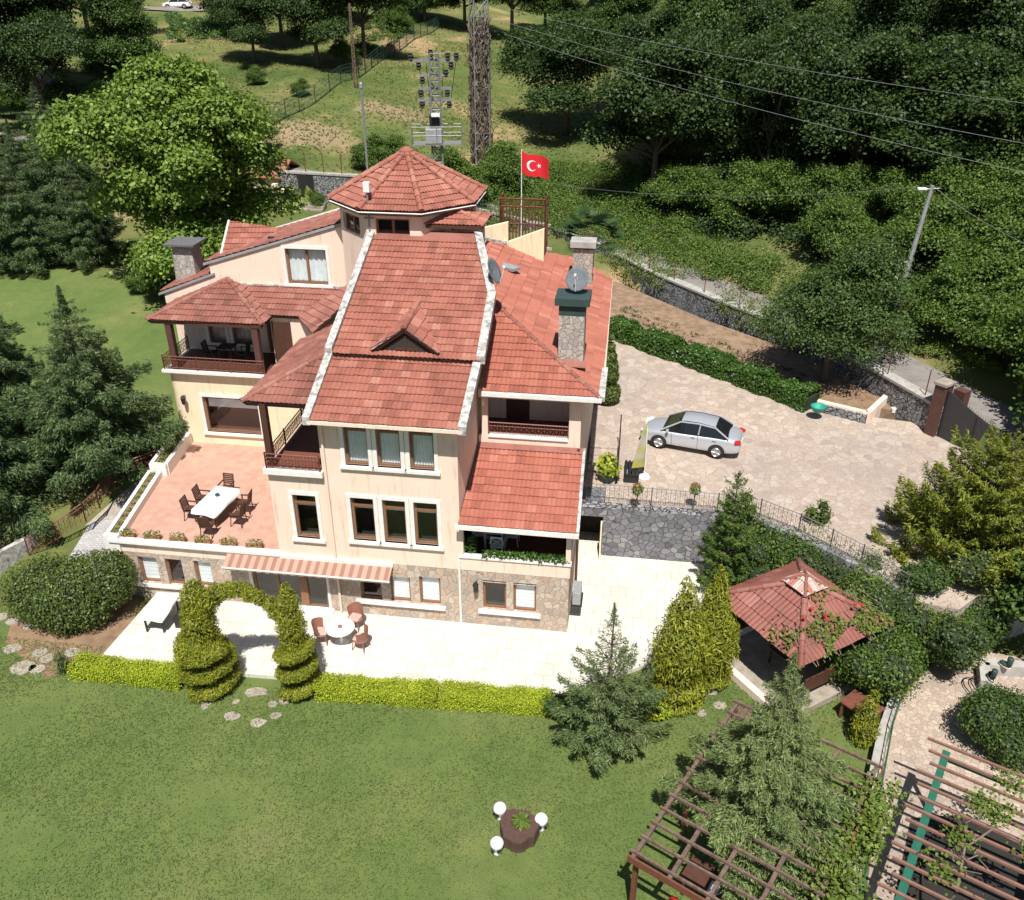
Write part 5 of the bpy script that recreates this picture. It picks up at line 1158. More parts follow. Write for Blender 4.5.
# railing of the left path and low white wall
lp = thing('path_railing', at(118, 470, 2.2), 0, 'red brown iron railing climbing beside the left path', 'railing')
pts = [at(30, 556, .25), at(58, 541, .8), at(86, 521, 1.4), at(100, 508, 1.6), at(113, 485, 2.0), at(160, 467, 2.3)]
o = bars(rel(pts, lp.location), 'red_iron', 'rail_panel', lp, .85, .22, 'scroll', 1.3, .014)
low_wall('side_wall_stub', [(-21.6, 27.8), (-19.9, 30.6)], .22, -.2, .95, M['coping'], 'low white topped wall at the far left beside the path')

# utility poles, masts, wires
def lattice(mb, h, w0, w1, r, n_=10):
    def cr(z, w): return [V((sx*w/2, sy*w/2, z)) for sx, sy in ((-1,-1),(1,-1),(1,1),(-1,1))]
    for k in range(4): mb.tube([cr(0, w0)[k], cr(h, w1)[k]], r*1.4, 4)
    for i in range(n_):
        za, zb = h*i/n_, h*(i+1)/n_; wa, wb_ = w0 + (w1-w0)*i/n_, w0 + (w1-w0)*(i+1)/n_; A_, B_ = cr(za, wa), cr(zb, wb_)
        for k in range(4): mb.tube([A_[k], B_[(k+1) % 4]], r, 3, cap=False); mb.tube([B_[k], B_[(k+1) % 4]], r, 3, cap=False)
    return mb
b0 = V((-5.05, 62, ground(-5.05, 62))); top = 16.9 - b0.z
tp_ = thing('transformer_pole', b0, R(4), 'steel pole with crossarms, insulators and a grey transformer on a platform', 'utility pole')
lattice(MB(), top, .85, .55, .045, 16).build('lattice', M['steel'], tp_)
for z, w in ((top-.4, 1.55), (top-1.3, 1.0), (top-2.1, 1.05), (top-2.8, 1.15)): MB().box(-w, w, -.09, .09, z-.08, z+.08).build('crossarm', M['steel'], tp_)
for x, z in ((-1.5, top-.2), (1.45, top-.2), (.9, top-.2), (-.2, top), (-1.0, top-.75), (1.1, top-.75), (.75, top-1.2), (-.8, top-1.6), (.8, top-2.4), (-.95, top-2.4), (-.9, top-3.1), (.9, top-3.1)):
    MB().lathe([(.08, -.22), (.19, -.14), (.12, -.05), (.2, .05), (.12, .14), (.17, .22)], (x, 0, z), 8).build('insulator', M['black'], tp_)
for x in (-1.0, -.5, .6, 1.4): MB().tube([(x, .1, top-.6), (x*.8, .15, top-2.2), (x*.7, .1, top-3.2)], .02, 4).build('jumper_cable', M['black'], tp_)
pz = top - 5.5; MB().box(-1.65, 1.65, -.7, .7, pz-.06, pz).box(-1.65, -1.55, -.7, .7, pz-.12, pz-.06).build('platform', M['steel'], tp_)
mb = MB()
for z in (pz+.55, pz+1.1): mb.tube([(-1.65, -.7, z), (1.65, -.7, z), (1.65, .7, z), (-1.65, .7, z), (-1.65, -.7, z)], .022, 4)
for x in (-1.65, 0, 1.65):
    for y in (-.7, .7): mb.tube([(x, y, pz), (x, y, pz+1.1)], .03, 4)
mb.build('platform_railing', M['steel'], tp_)
MB().box(-.75, .35, -.7, .1, pz+.02, pz+1.0).build('transformer', M['grey_metal'], tp_, bevel=.05); MB().box(-.45, .2, -.5, .0, pz+1.0, pz+1.75).build('transformer_top', M['black'], tp_); MB().box(-.3, .25, -.8, .1, pz+1.75, pz+1.9).build('transformer_lid', M['plastic_w'], tp_)
lb = atG(481, 163); lm = thing('lattice_tower', lb, R(20), 'tall lattice tower wrapped in dry brown climbers', 'tower'); lattice(MB(), 24, 1.35, 1.1, .045, 18).build('lattice', M['steel'], lm)
for z in (17.5, 18.2, 18.4): MB().lathe([(.1, -.3), (.24, -.1), (.12, 0), (.24, .15), (.1, .3)], (random.uniform(-1, 1), -.9, z), 8).build('insulator', M['plastic_w'], lm)
mb = MB(); 
for i in range(1100):
    a = random.random()*6.28; r_ = random.uniform(.6, .86); z = random.uniform(0, 11); p = V((r_*math.cos(a), r_*math.sin(a), z)); L_ = random.uniform(.6, 1.6)
    mb.tube([p, p + V((random.uniform(-.25, .25), random.uniform(-.25, .25), L_*.5)), p + V((random.uniform(-.35, .35), random.uniform(-.35, .35), L_))], random.uniform(.025, .05), 3, cap=False)
mb.build('dry_climbers', M['twig'], lm)
ms = thing('radio_mast', atG(356, 88), 0, 'slender rusty lattice mast at the edge of the upper meadow', 'mast'); lattice(MB(), 8.2, .34, .16, .025, 12).build('lattice', M['mast_rust'], ms)
tpz = V((-8.6, 50, 9)); tpt = onY(361, 86, 24); tpb = onY(367, 163, 24)
gm = thing('galvanised_pole', V((tpb.x, tpb.y, 3)), 0, 'plain galvanised pole rising behind the octagonal tower', 'pole'); MB().tube([(0, 0, 0), tpb - gm.location, tpt - gm.location], .07, 6).build('pole', M['steel'], gm); MB().lathe([(.1, -.1), (.1, .12), (.02, .2)], tpt - gm.location, 8).build('cap', M['grey_metal'], gm)
ub_ = atG(894, 312); ut = ub_ + V((0, 0, 8)); 
for z in range(60, 140):
    q = ub_ + V((.6, 0, z*.1)); 
    d_ = q - V((0, 0, CAM_H)); Yc = d_.y*sp + d_.z*cp; Zc = d_.y*cp - d_.z*sp
    if 450 - FPX*Yc/Zc <= 187: break
up_ = thing('utility_pole', ub_, 0, 'grey utility pole leaning to the right beside the road', 'utility pole')
tipv = V((.6, 0, z*.1)); MB().tube([(0, 0, -.3), tipv], .17, 8, .1).build('pole', M['grey_metal'], up_)
MB().tube([tipv*.97 + V((-.5, 0, 0)), tipv*.97 + V((.4, 0, .05))], .04, 5).build('bracket', M['steel'], up_); MB().obox(tipv*.97 + V((-.55, -.1, .05)), (.5, .22, .12)).build('street_light', M['plastic_w'], up_, bevel=.03)
MB().tube([tipv*.42, tipv*.42 + V((-.5, 0, -.2)), tipv*.3 + V((-.5, 0, -.1)), tipv*.2], .05, 5).build('cable_duct', M['plastic_w'], up_)
def wire(a, b, sag, label, r=.011):
    mb = MB(); mb.tube([V(a).lerp(V(b), i/24) - V((0, 0, sag*4*(i/24)*(1-i/24))) for i in range(25)], r, 3, cap=False); return tag(mb.build('overhead_wire', M['steel']), label, 'wire', 'overhead wires')
def far(px, py, dist): r_ = ray(px, py); return V((0, 0, CAM_H)) + r_ * (dist / r_.y)
tw = ub_ + tipv
wire(tw, far(520, 178, 66), .9, 'thin service wire running left from the leaning utility pole'); wire(tw, far(1060, 258, 34), .3, 'thin service wire running right from the leaning utility pole')
for (a, b, l) in (((505, 8), (1060, 108), 'upper one of the three power lines crossing the wooded hillside'), ((505, 22), (1060, 150), 'middle one of the three power lines crossing the wooded hillside'), ((505, 34), (1060, 180), 'lowest one of the three power lines crossing the wooded hillside')):
    wire(far(*a, 78), far(*b, 46), .5, l)
# back fence, back wall with steps, far outbuilding
gf_ = thing('mesh_fence', (0, 0, 0), 0, 'green wire mesh fence climbing along the upper meadow', 'fence')
fpts = [atG(272, 128), atG(300, 112), atG(330, 92), atG(352, 80), atG(400, 52), atG(440, 28)]; mb = MB()
for a, b in zip(fpts, fpts[1:]):
    n_ = max(2, int((b-a).length / 2.5))
    for i in range(n_): 
        q = a.lerp(b, i/n_); q.z = ground(q.x, q.y); q2 = a.lerp(b, (i+1)/n_); q2.z = ground(q2.x, q2.y); mb.tube([q, q + V((0, 0, 1.8))], .05, 4)
        for z in (.2, .6, 1.0, 1.4, 1.75): mb.tube([q + V((0,0,z)), q2 + V((0,0,z))], .025, 3, cap=False)
        for k in range(1, 12): s_ = q.lerp(q2, k/12); mb.tube([s_ + V((0,0,.1)), s_ + V((0,0,1.75))], .014, 3, cap=False)
mb.build('fence_panel', M['fence_green'], gf_)
ba, bb = atG(281, 205), atG(352, 200)
bw_ = thing('back_wall', ba, math.atan2(bb.y-ba.y, bb.x-ba.x), 'grey stone wall with pale coping and wire posts behind the villa', 'wall'); L_ = (bb-ba).length
MB().box(0, L_+1, 0, .4, -.5, 2.6).build('wall', M['rubble'], bw_); MB().box(-.1, L_+1.1, -.06, .46, 2.6, 2.75).build('coping', M['concrete'], bw_); MB().box(1.8, 3.2, -.04, 0, .9, 2.5).build('wall_gate', M['iron'], bw_)
for i in range(4): MB().tube([(.9 + 1.6*i, .2, 2.7), (.9 + 1.6*i, .2, 4.3), (.6 + 1.6*i, .1, 4.6)], .04, 4).build('wire_post', M['rust'], bw_)
bs = thing('back_steps', ba + V((1.3, -1.4, -.2)), bw_.rotation_euler.z, 'pale steps climbing to the grey wall behind the villa', 'steps')
for i in range(5): MB().box(.2, 2.6, i*.3, 2, 0, .2*(i+1)).build('tread', M['flag_stone'], bs)
MB().box(-1.0, .2, -.1, .5, -.2, 1.7).box(-1.4, -1.0, -.5, -.1, -.2, 2.2).build('side_block', M['cream_y'], bs); MB().box(-.5, .1, -.13, -.1, .3, .75).build('niche', M['dark_in'], bs)
rb = atG(240, 175); hs = thing('outbuilding', rb, R(-12), 'small red roofed outbuilding half hidden behind the large plane tree', 'house')
MB().box(-3.4, 3.4, 0, 4, -1, 2.2).build('wall', M['cream'], hs)
for y0, y1 in ((-.4, 2), (4.4, 2)): MB().slab([(-3.8, y0, 2.1), (3.8, y0, 2.1), (3.8, y1, 3.2), (-3.8, y1, 3.2)], .12).build('roof', M['tile'], hs)
# ------------------------------------------------------------------ vegetation
def unit(a): return a / np.maximum(1e-9, np.linalg.norm(a, axis=1))[:, None]
def leaf_mesh(name, P, N, D, L, Wd, m, parent=None, fold=.25):
    """rhombus leaves: position, normal, direction, length, width arrays"""
    n = len(P); N = unit(N); D = unit(D - N * np.sum(D*N, 1)[:, None]); S = np.cross(N, D)
    L = np.broadcast_to(L, n)[:, None]; Wd = np.broadcast_to(Wd, n)[:, None]
    v = np.empty((n, 4, 3)); v[:, 0] = P - D*L*.5; v[:, 1] = P + S*Wd*.5 + N*L*.08*fold + D*L*.05; v[:, 2] = P + D*L*.5; v[:, 3] = P - S*Wd*.5 + N*L*.08*fold + D*L*.05
    me = bpy.data.meshes.new(name); me.vertices.add(4*n); me.vertices.foreach_set('co', v.reshape(-1).astype(np.float32))
    me.loops.add(4*n); me.loops.foreach_set('vertex_index', np.arange(4*n, dtype=np.int32))
    me.polygons.add(n); me.polygons.foreach_set('loop_start', np.arange(0, 4*n, 4, dtype=np.int32)); me.polygons.foreach_set('loop_total', np.full(n, 4, dtype=np.int32))
    me.update(calc_edges=True)
    return link(name, me, M[m], parent)
def rnd(n): return unit(RNG.normal(size=(n, 3)))
def crown_pts(lobes, clumps, per, cr, top=.25):
    """leaf positions in clumps near the surface of several ellipsoid lobes"""
    lo = np.array(lobes); wgt = lo[:, 3]*lo[:, 4] + lo[:, 5]**2; idx = RNG.choice(len(lo), clumps, p=wgt/wgt.sum())
    d = rnd(clumps); d[:, 2] = np.where(d[:, 2] < -.35, -d[:, 2]*.6, d[:, 2]) + top*.3; d = unit(d)
    rad = RNG.uniform(.55, 1.06, clumps)**.7
    C = lo[idx, :3] + d*lo[idx, 3:6]*rad[:, None]
    R_ = RNG.uniform(.6, 1.3, clumps)*cr
    k = np.repeat(np.arange(clumps), per); q = RNG.normal(size=(len(k), 3))*np.array([.62, .62, .36])
    P = C[k] + q*R_[k][:, None]; out = d[k]
    N = out*.55 + np.array([0, 0, .55]) + RNG.normal(size=P.shape)*.55
    return P, N, out
def trunk_mesh(h, r, lobes, limbs=6, lean=(0, 0), n=7):
    mb = MB(); tip = V((lean[0], lean[1], h)); mb.tube([(0, 0, -.4), (lean[0]*.3, lean[1]*.3, h*.35), tip], r, n, r*.55)
    for i in range(limbs):
        L = lobes[i % len(lobes)]; e = V(L[:3]) + V((random.uniform(-.3, .3)*L[3], random.uniform(-.3, .3)*L[4], random.uniform(-.1, .3)*L[5]))
        s = V((0, 0, 0)).lerp(tip, random.uniform(.6, 1)); md = s.lerp(e, .5) + V((0, 0, .25)); mb.tube([s, md, e], r*.42, 5, r*.12)
        for _ in range(2):
            e2 = e + V((random.uniform(-1, 1), random.uniform(-1, 1), random.uniform(-.2, .9)))*L[3]*.5; mb.tube([md.lerp(e, .5), e2], r*.18, 4, r*.05)
    return mb
def lobes_for(rx, rz, cz, n, seed):
    rg = random.Random(seed); out = [(0, 0, cz, rx*.6, rx*.6, rz*.8)]
    for i in range(n):
        a = 2*math.pi*i/n + rg.uniform(-.5, .5); q = rx*rg.uniform(.4, .78); s = rx*rg.uniform(.24, .5)
        out.append((q*math.cos(a), q*math.sin(a), cz + rz*rg.uniform(-.62, .45), s, s*rg.uniform(.8, 1.2), s*rg.uniform(.55, .85)))
    for i in range(4): s = rx*rg.uniform(.22, .4); out.append((rg.uniform(-.45, .45)*rx, rg.uniform(-.45, .45)*rx, cz + rz*rg.uniform(.45, .85), s, s, s*.9))
    return out
def broadleaf(label, leaf, rx, rz, cz, trunk_r, seed, clumps=520, per=34, ls=.26, cr=.6, name='broadleaf_tree', n=8, cat='tree', group=None, bark='bark', core=True):
    t = empty(name, (0, 0, 0), 0, label, cat, group); lb = lobes_for(rx, rz, cz, n, seed)
    P, N, out = crown_pts(lb, clumps, per, cr); k = len(P)
    D = RNG.normal(size=P.shape) + np.array([0, 0, -.5])
    sz = RNG.uniform(.65, 1.25, k)*ls
    leaf_mesh('crown', P, N, D, sz, sz*.7, leaf, t)
    trunk_mesh(cz*.75, trunk_r, lb, 9).build('trunk', M[bark], t, smooth=True)
    return t
def place(t, p, rz=None, s=1.0, dz=0):
    t.location = V(p) + V((0, 0, dz)); t.rotation_euler = (0, 0, random.uniform(0, 6.28) if rz is None else rz)
    t.scale = (s, s, s) if isinstance(s, (int, float)) else s; return t
def conifer(label, leaf, h, r, seed, name='spruce', whorls=24, spray=900, sl=.5, droop=.35, bare=.08, tipup=.1, group=None, bark='bark', cat='tree', wid=.28, taper=.85, lime=False, nb=7, lat_w=.2, fuzz=.35, fill=.12):
    rg = np.random.default_rng(seed); t = empty(name, (0, 0, 0), 0, label, cat, group)
    tm = MB().tube([(0, 0, -.2), (0, 0, h*.5), (0, 0, h*.985)], h*.016, 7, .012)
    P, N, D, S = [], [], [], []
    k = int(spray*.012); zt = rg.uniform(.86, 1.0, k)*h     # leader
    q = (h - zt)*.22 + .02; an = rg.uniform(0, 6.28, k); P.append(np.stack([q*np.cos(an)*rg.uniform(.2, 1, k), q*np.sin(an)*rg.uniform(.2, 1, k), zt], 1)); D.append(np.stack([np.cos(an), np.sin(an), np.full(k, .9)], 1)); N.append(rg.normal(size=(k, 3))); S.append(np.full(k, sl*.7))
    tot = 0; br = []
    for w in range(whorls):
        f = bare + (1-bare)*((w + rg.uniform(-.2, .2))/whorls); f = min(max(f, bare*.8), .97); z0 = h*f
        R_ = r*(1-f)**taper*rg.uniform(.82, 1.1) + .04; m = nb if f < .75 else max(4, nb-2); a0 = rg.uniform(0, 6.28)
        for b in range(m): br.append((z0 + rg.uniform(-.06, .06)*h/whorls*4, a0 + 6.283*b/m + rg.uniform(-.3, .3), R_*rg.uniform(.62, 1.15)))
    A = sum(L**1.7 for _, _, L in br)
    for z0, a, L in br:
        dr = droop*rg.uniform(.6, 1.3); k = max(12, int(spray*L**1.7/A)); s = rg.uniform(fill, 1, k)**.8
        tm.tube([(0, 0, z0), (math.cos(a)*L*.5, math.sin(a)*L*.5, z0 - dr*L*.4 + tipup*L*.3), (math.cos(a)*L*.95, math.sin(a)*L*.95, z0 - dr*L + tipup*L*1.4)], .012 + .009*L, 3, .005, cap=False)
        ca, sa = math.cos(a), math.sin(a); env = lat_w*L*np.clip(1.25*(1-s)+.12, 0, .75); lat = rg.uniform(-1, 1, k)*env + rg.normal(size=k)*.02
        z = z0 - dr*L*s**1.3 + tipup*L*s**2*1.5 + rg.normal(size=k)*(.02 + .035*L) - np.abs(lat)*.3
        P.append(np.stack([ca*L*s - sa*lat, sa*L*s + ca*lat, z], 1))
        sg = np.sign(lat)[:, None]*rg.uniform(.2, 1.1, k)[:, None]
        D.append(np.array([ca, sa, tipup - droop*.6]) + np.array([-sa, ca, 0])*sg + rg.normal(size=(k, 3))*fuzz)
        N.append(np.array([0, 0, .9]) + rg.normal(size=(k, 3))*.7 + np.array([ca, sa, 0])*.25); S.append(np.full(k, sl)*rg.uniform(.55, 1.2, k)*(.5 + .5*min(1, L/r*1.6)))
    P, N, D, S = map(np.concatenate, (P, N, D, S)); leaf_mesh('crown', P, N, D, S, S*wid, leaf, t, .1)
    tm.build('trunk', M[bark], t)
    if lime: MB().tube([(0, 0, 0), (0, 0, 1.1)], h*.0175, 8, h*.017).build('whitewash', M['lime'], t)
    return t
def shell(name, pts_r, n, ls, leaf, parent, up=.5, out_dir=0.0, wid=.55, jit=.12, zmin=None):
    """leaves over a chain of spheres (x, y, z, r[, squash])"""
    a = np.array([(*p, 1.0)[:5] for p in pts_r], float); w = a[:, 3]**2; idx = RNG.choice(len(a), n, p=w/w.sum())
    d = rnd(n); P = a[idx, :3] + d*a[idx, 3:4]*RNG.uniform(1-jit*2.2, 1+jit, (n, 1))*np.stack([np.ones(n), np.ones(n), a[idx, 4]], 1)
    df = P[:, None, :] - a[None, :, :3]; df[:, :, 2] /= a[None, :, 4]; dist = np.linalg.norm(df, axis=2)/a[None, :, 3]
    keep = dist.min(1) > .74
    if zmin is not None: keep &= P[:, 2] > zmin
    P, d = P[keep], d[keep]; k = len(P)
    N = d + RNG.normal(size=(k, 3))*.55 + np.array([0, 0, up*.4]); D = RNG.normal(size=(k, 3))*.6 + np.array([0, 0, up]) + d*out_dir
    s = RNG.uniform(.6, 1.25, k)*ls
    return leaf_mesh(name, P, N, D, s, s*wid, leaf, parent, .3)
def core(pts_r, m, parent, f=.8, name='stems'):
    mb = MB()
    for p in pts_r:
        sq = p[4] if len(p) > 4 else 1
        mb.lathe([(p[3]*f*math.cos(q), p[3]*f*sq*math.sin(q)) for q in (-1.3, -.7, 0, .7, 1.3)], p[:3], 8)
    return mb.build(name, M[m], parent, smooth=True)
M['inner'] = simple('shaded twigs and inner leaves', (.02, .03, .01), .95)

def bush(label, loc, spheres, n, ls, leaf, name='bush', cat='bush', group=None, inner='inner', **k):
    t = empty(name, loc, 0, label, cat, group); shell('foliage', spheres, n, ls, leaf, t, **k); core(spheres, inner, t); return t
def blobby(rx, ry, rz, n, seed, r0=.4):
    rg = random.Random(seed); out = [(0, 0, rz*.5, min(rx, ry)*.7, rz/max(.1, min(rx, ry))*.7)]
    for i in range(n):
        a = 2*math.pi*i/n + rg.uniform(-.3, .3); q = rg.uniform(.45, .75); s = r0*rg.uniform(.75, 1.25)
        out.append((rx*q*math.cos(a), ry*q*math.sin(a), rz*rg.uniform(.3, .75), s, .9))
    return out
def hedge(label, pts, w, h, n, ls, leaf, name='hedge', cat='hedge', group=None, zs=None, flat=False):
    p0 = V(pts[0]); t = empty(name, p0, 0, label, cat, group); P, N = [], []; inn = MB()
    tot = sum((V(b)-V(a)).length for a, b in zip(pts, pts[1:]))
    for a, b in zip(pts, pts[1:]):
        a, b = V(a), V(b); d = b-a; L = d.length; tt = np.array(d.normalized()); nn = np.array([-tt[1], tt[0], 0]); k = int(n*L/tot)
        s = RNG.uniform(0, 1, k); q = RNG.uniform(0, 1, k); per = 2*h + w; e = q*per
        lat = np.where(e < h, -w/2, np.where(e > h + w, w/2, e - h - w/2)); z = np.where(e < h, e, np.where(e > h + w, per - e, h))
        nrm = np.where((e < h)[:, None], -nn, np.where((e > h + w)[:, None], nn, np.array([0, 0, 1.0])))
        wob = (.022*np.sin(s*L*2.3) + .02*np.sin(s*L*5.1 + 1))*(1 + 2*(h > .7))
        base = np.array(a - p0)[None] + np.array(d)[None]*s[:, None] + nn[None]*lat[:, None]; base[:, 2] += z + wob*(z > h*.5)
        P.append(base + RNG.normal(size=(k, 3))*.045 + nrm*wob[:, None]); N.append(nrm + RNG.normal(size=(k, 3))*.6 + np.array([0, 0, .4]))
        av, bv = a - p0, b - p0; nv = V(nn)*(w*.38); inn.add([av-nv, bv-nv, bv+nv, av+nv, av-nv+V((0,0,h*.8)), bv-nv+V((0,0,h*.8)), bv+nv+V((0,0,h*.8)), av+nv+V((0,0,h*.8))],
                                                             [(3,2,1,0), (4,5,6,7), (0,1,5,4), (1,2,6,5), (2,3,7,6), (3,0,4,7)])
    for e_, sg in ((pts[0], 0), (pts[-1], 1)): pass
    P, N = np.concatenate(P), np.concatenate(N); k = len(P); s = RNG.uniform(.6, 1.25, k)*ls
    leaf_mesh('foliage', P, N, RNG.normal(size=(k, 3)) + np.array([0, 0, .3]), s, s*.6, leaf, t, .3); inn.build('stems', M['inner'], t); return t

# --- big trees round the villa
pln = broadleaf('large light green plane tree left behind the villa, the brightest of the tall trees', 'lf_light', 6.8, 6.6, 7.0, .38, 3, 1300, 80, .27, .75, 'plane_tree', 16)
place(pln, (-20.9, 58.0, ground(-21.5, 58.5)), .4, .98)
s1 = conifer('tall dark spruce with a whitewashed trunk foot left of the terrace', 'lf_spruce', 8.7, 4.4, 11, whorls=20, spray=85000, sl=.24, droop=.3, bare=.14, tipup=.14, lime=True, wid=.2, nb=9, lat_w=.34)
place(s1, (-18.3, 34.3, ground(-18.3, 34.3)), 0)
s2 = conifer('dark spruce at the left edge of the photo in front of the other spruce', 'lf_spruce', 8.2, 4.1, 12, whorls=19, spray=70000, sl=.24, droop=.3, bare=.14, tipup=.14, lime=True, wid=.2, nb=9, lat_w=.34)
p = at(8, 508, 1.2); place(s2, (p.x-.6, p.y, ground(p.x, p.y)), 1)
s4 = copy_tree(s2); s4['label'] = 'dark spruce at the left edge behind the whitewashed spruce'; p = atG(0, 436); place(s4, (p.x, p.y, p.z), 2.2, 1.05)
s3 = conifer('small blue grey spruce on the left back lawn', 'lf_olive', 3.2, 1.3, 15, whorls=11, spray=5000, sl=.2, wid=.22); place(s3, atG(8, 372), 0)
fs = conifer('young spruce with long open branches between the patio and the lawn', 'lf_spruce2', 5.5, 2.1, 21, whorls=12, spray=17000, sl=.17, droop=.08, bare=.08, tipup=.22, wid=.2, taper=.95, nb=7, lat_w=.3)
place(fs, (3.0, 20.4, -.15), .3)
fsb = bush('low dark green shrub at the foot of the young spruce', (1.6, 21.5, -.15), blobby(.6, .5, .7, 6, 5, .35), 2500, .12, 'lf_mid'); 
cd = conifer('pale grey green weeping cedar growing up through the timber pergola', 'lf_cedar', 7.4, 3.55, 31, 'cedar', 19, 80000, .19, .26, .3, .03, wid=.17, taper=1.0, nb=9, lat_w=.4, fuzz=.6)
place(cd, (6.75, 16.1, -.15), .5)
def cypress(label, loc, h, r, leaf, seed, tiers=(), n=9000, ls=.22, rag=.16, name='golden_cypress', lean=0, group=None):
    t = empty(name, loc, 0, label, 'tree', group); sph = []; rg = random.Random(seed); z0 = tiers[-1][1] + .35 if tiers else .1; K = 15
    for i in range(K):
        f = i/(K-1); z = z0 + (h - z0)*f; rr = r*.82*(1 - f**1.35)*(.85 + .3*min(1, f*5)) * (1 - .15*(f < .08)) + .06
        sph.append((rg.uniform(-.1, .1)*r + lean*f, rg.uniform(-.1, .1)*r, z, rr*rg.uniform(.9, 1.1), min(1.3, .5/rr + .45)))
    for q, z in tiers: 
        for k in range(7):
            a = k*.9; sph.append((q*.45*math.cos(a), q*.45*math.sin(a), z, q*.55, .45))
    shell('foliage', sph, n, ls, leaf, t, up=1.3, out_dir=.6, wid=.22, jit=rag, zmin=.02)
    mb = MB().tube([(0, 0, -.1), (lean, 0, h*.9)], .09, 6, .02); mb.build('trunk', M['bark'], t); core([s for s in sph if s[3] > .25], 'inner', t, .66); return t
cypress('golden cypress with two clipped skirts, left one of the pair by the gazebo', (5.55, 22.25, -.1), 5.0, .98, 'lf_gold', 1, ((.95, .2), (.9, .72)), 30000, .19, .22)
cypress('golden cypress with one clipped skirt, right one of the pair by the gazebo', (6.75, 23.1, -.1), 4.75, .88, 'lf_gold', 2, ((.8, .35),), 26000, .19, .22)
by = bush('low bright yellow shrub between the young spruce and the golden cypresses', (4.75, 21.4, -.15), blobby(.5, .3, .4, 5, 8, .25), 1500, .1, 'lf_hedge')
# ragged golden conifer at the right
gl = conifer('large ragged golden conifer with upswept feathery boughs by the court', 'lf_gold2', 7.3, 3.6, 41, 'golden_conifer', 20, 85000, .24, -.1, .05, .3, wid=.2, taper=.5, nb=9, lat_w=.3, fuzz=.5)
place(gl, (17.5, 27.5, -.1), .2)
bg_ = conifer('feathery green conifer between the retaining wall and the gazebo', 'lf_scrub', 5.5, 1.35, 51, 'juniper', 17, 14000, .17, -.05, .03, .3, wid=.24, taper=.5, nb=7, lat_w=.32, fuzz=.6); place(bg_, (8.35, 28.0, -.1), 0)
cypress('small golden cypress by the concrete wall beside the red brown table', (11.15, 20.3, -.1), 2.3, .42, 'lf_gold', 9, (), 3500, .16, .2)
# shrubs along the court railing, vines over the gazebo
for i, (px, py, z, sz, h, leaf, l) in enumerate(((765, 562, 1.0, 1.35, 2.5, 'lf_mid', 'green shrub below the court railing behind the juniper'), (812, 562, .9, 1.5, 2.5, 'lf_bush', 'leafy shrub with pale tips behind the gazebo roof'),
        (845, 588, .7, 1.4, 2.5, 'lf_olive', 'grey green shrub right behind the back corner of the gazebo'), (885, 605, .5, 1.4, 2.5, 'lf_vine', 'climbing rose mound between the gazebo and the court'), (745, 610, .1, .7, .9, 'lf_olive', 'low grey shrub left of the gazebo roof'),
        (905, 640, .1, 1.3, 1.9, 'lf_mid', 'dark shrub below the golden conifer'))):
    p = at(px, py, z); p.z = -.1; bush(l, p, blobby(sz, sz*.9, h, 11, i+60, sz*.45), 11000, .11, leaf, up=.7, wid=.5, jit=.24)
for i, (u, v, sx, h, leaf, l) in enumerate(((7.3, 4.2, .9, 2.3, 'lf_scrub', 'shrub against the dark stone wall right behind the juniper'), (8.5, 3.4, 1.0, 2.4, 'lf_scrub', 'light green shrub against the stone wall, second from the juniper'), (9.4, 2.4, 1.0, 2.4, 'lf_olive', 'grey green shrub against the stone wall near the bend of the court railing'), (10.4, 1.3, 1.05, 2.5, 'lf_vine', 'yellow green climbing rose against the stone wall below the end of the court railing'), (11.6, .3, 1.2, 2.5, 'lf_scrub', 'light green shrub at the outer corner of the stone wall'), (13.2, .0, 1.0, 1.9, 'lf_vine', 'shrub below the golden conifer against the pale court edge'), (14.6, 1.1, .9, 1.9, 'lf_mid', 'small shrub at the foot of the golden conifer by the path corner'))):
    p = W(u, v + .2); bush(l, V((p.x, p.y, -.1)), blobby(sx, sx*.7, h*1.25, 13, i+160, sx*.45), 12000, .12, leaf, up=.7, wid=.5, jit=.33)
for i, (u, v, z, sx, h, leaf, l) in enumerate(((12.5, 1.5, 2.2, .75, 1.0, 'lf_mid', 'low shrub on the pale court edge at the end of its railing'), (14.2, 1.9, 2.2, .9, 1.3, 'lf_bush', 'shrub on the court edge directly beneath the golden conifer'), (13.3, -.5, .6, .9, 1.9, 'lf_olive', 'grey green shrub hanging below the court edge near the path corner'))):
    bush(l, W(u, v, z), blobby(sx, sx*.8, h, 10, i+260, sx*.45), 6500, .12, leaf, up=.7, wid=.5, jit=.33)
for px, py, l, s_ in ((738, 520, 'airy pale rose bush rising above the court railing, left one', 1.0), (815, 520, 'airy pale rose bush rising above the court railing, right one', .8)):
    p = at(px, py, 2.2); t = bush(l, V((p.x, p.y - .3, 1.6)), [(0, 0, .7*s_, .35*s_), (.3*s_, 0, 1.2*s_, .35*s_), (-.3*s_, .1, 1.3*s_, .4*s_), (.1, 0, 1.8*s_, .3*s_)], 900, .13, 'lf_vine', name='rose_bush', jit=.35)
vp = at(875, 665, 1.2); vm = bush('bright green climber mound spilling beside the right side of the gazebo', V((12.2, 22.6, -.1)), blobby(1.5, 1.3, 2.3, 11, 77, .75), 20000, .12, 'lf_scrub', name='climber', jit=.28)
t = empty('climbing_rose', gz_.location, gr, 'climbing rose trailing over the right half of the gazebo roof', 'climber')
k = 2600; u_ = RNG.uniform(.2, 2.2, k); w_ = RNG.uniform(-2.1, 2.2, k); cl_ = (np.sin(w_*3.1 + u_*2)+np.sin(u_*5 - w_)) > -.1 ; sel = cl_ & (RNG.uniform(0, 1, k) < (u_-.1)/1.9)
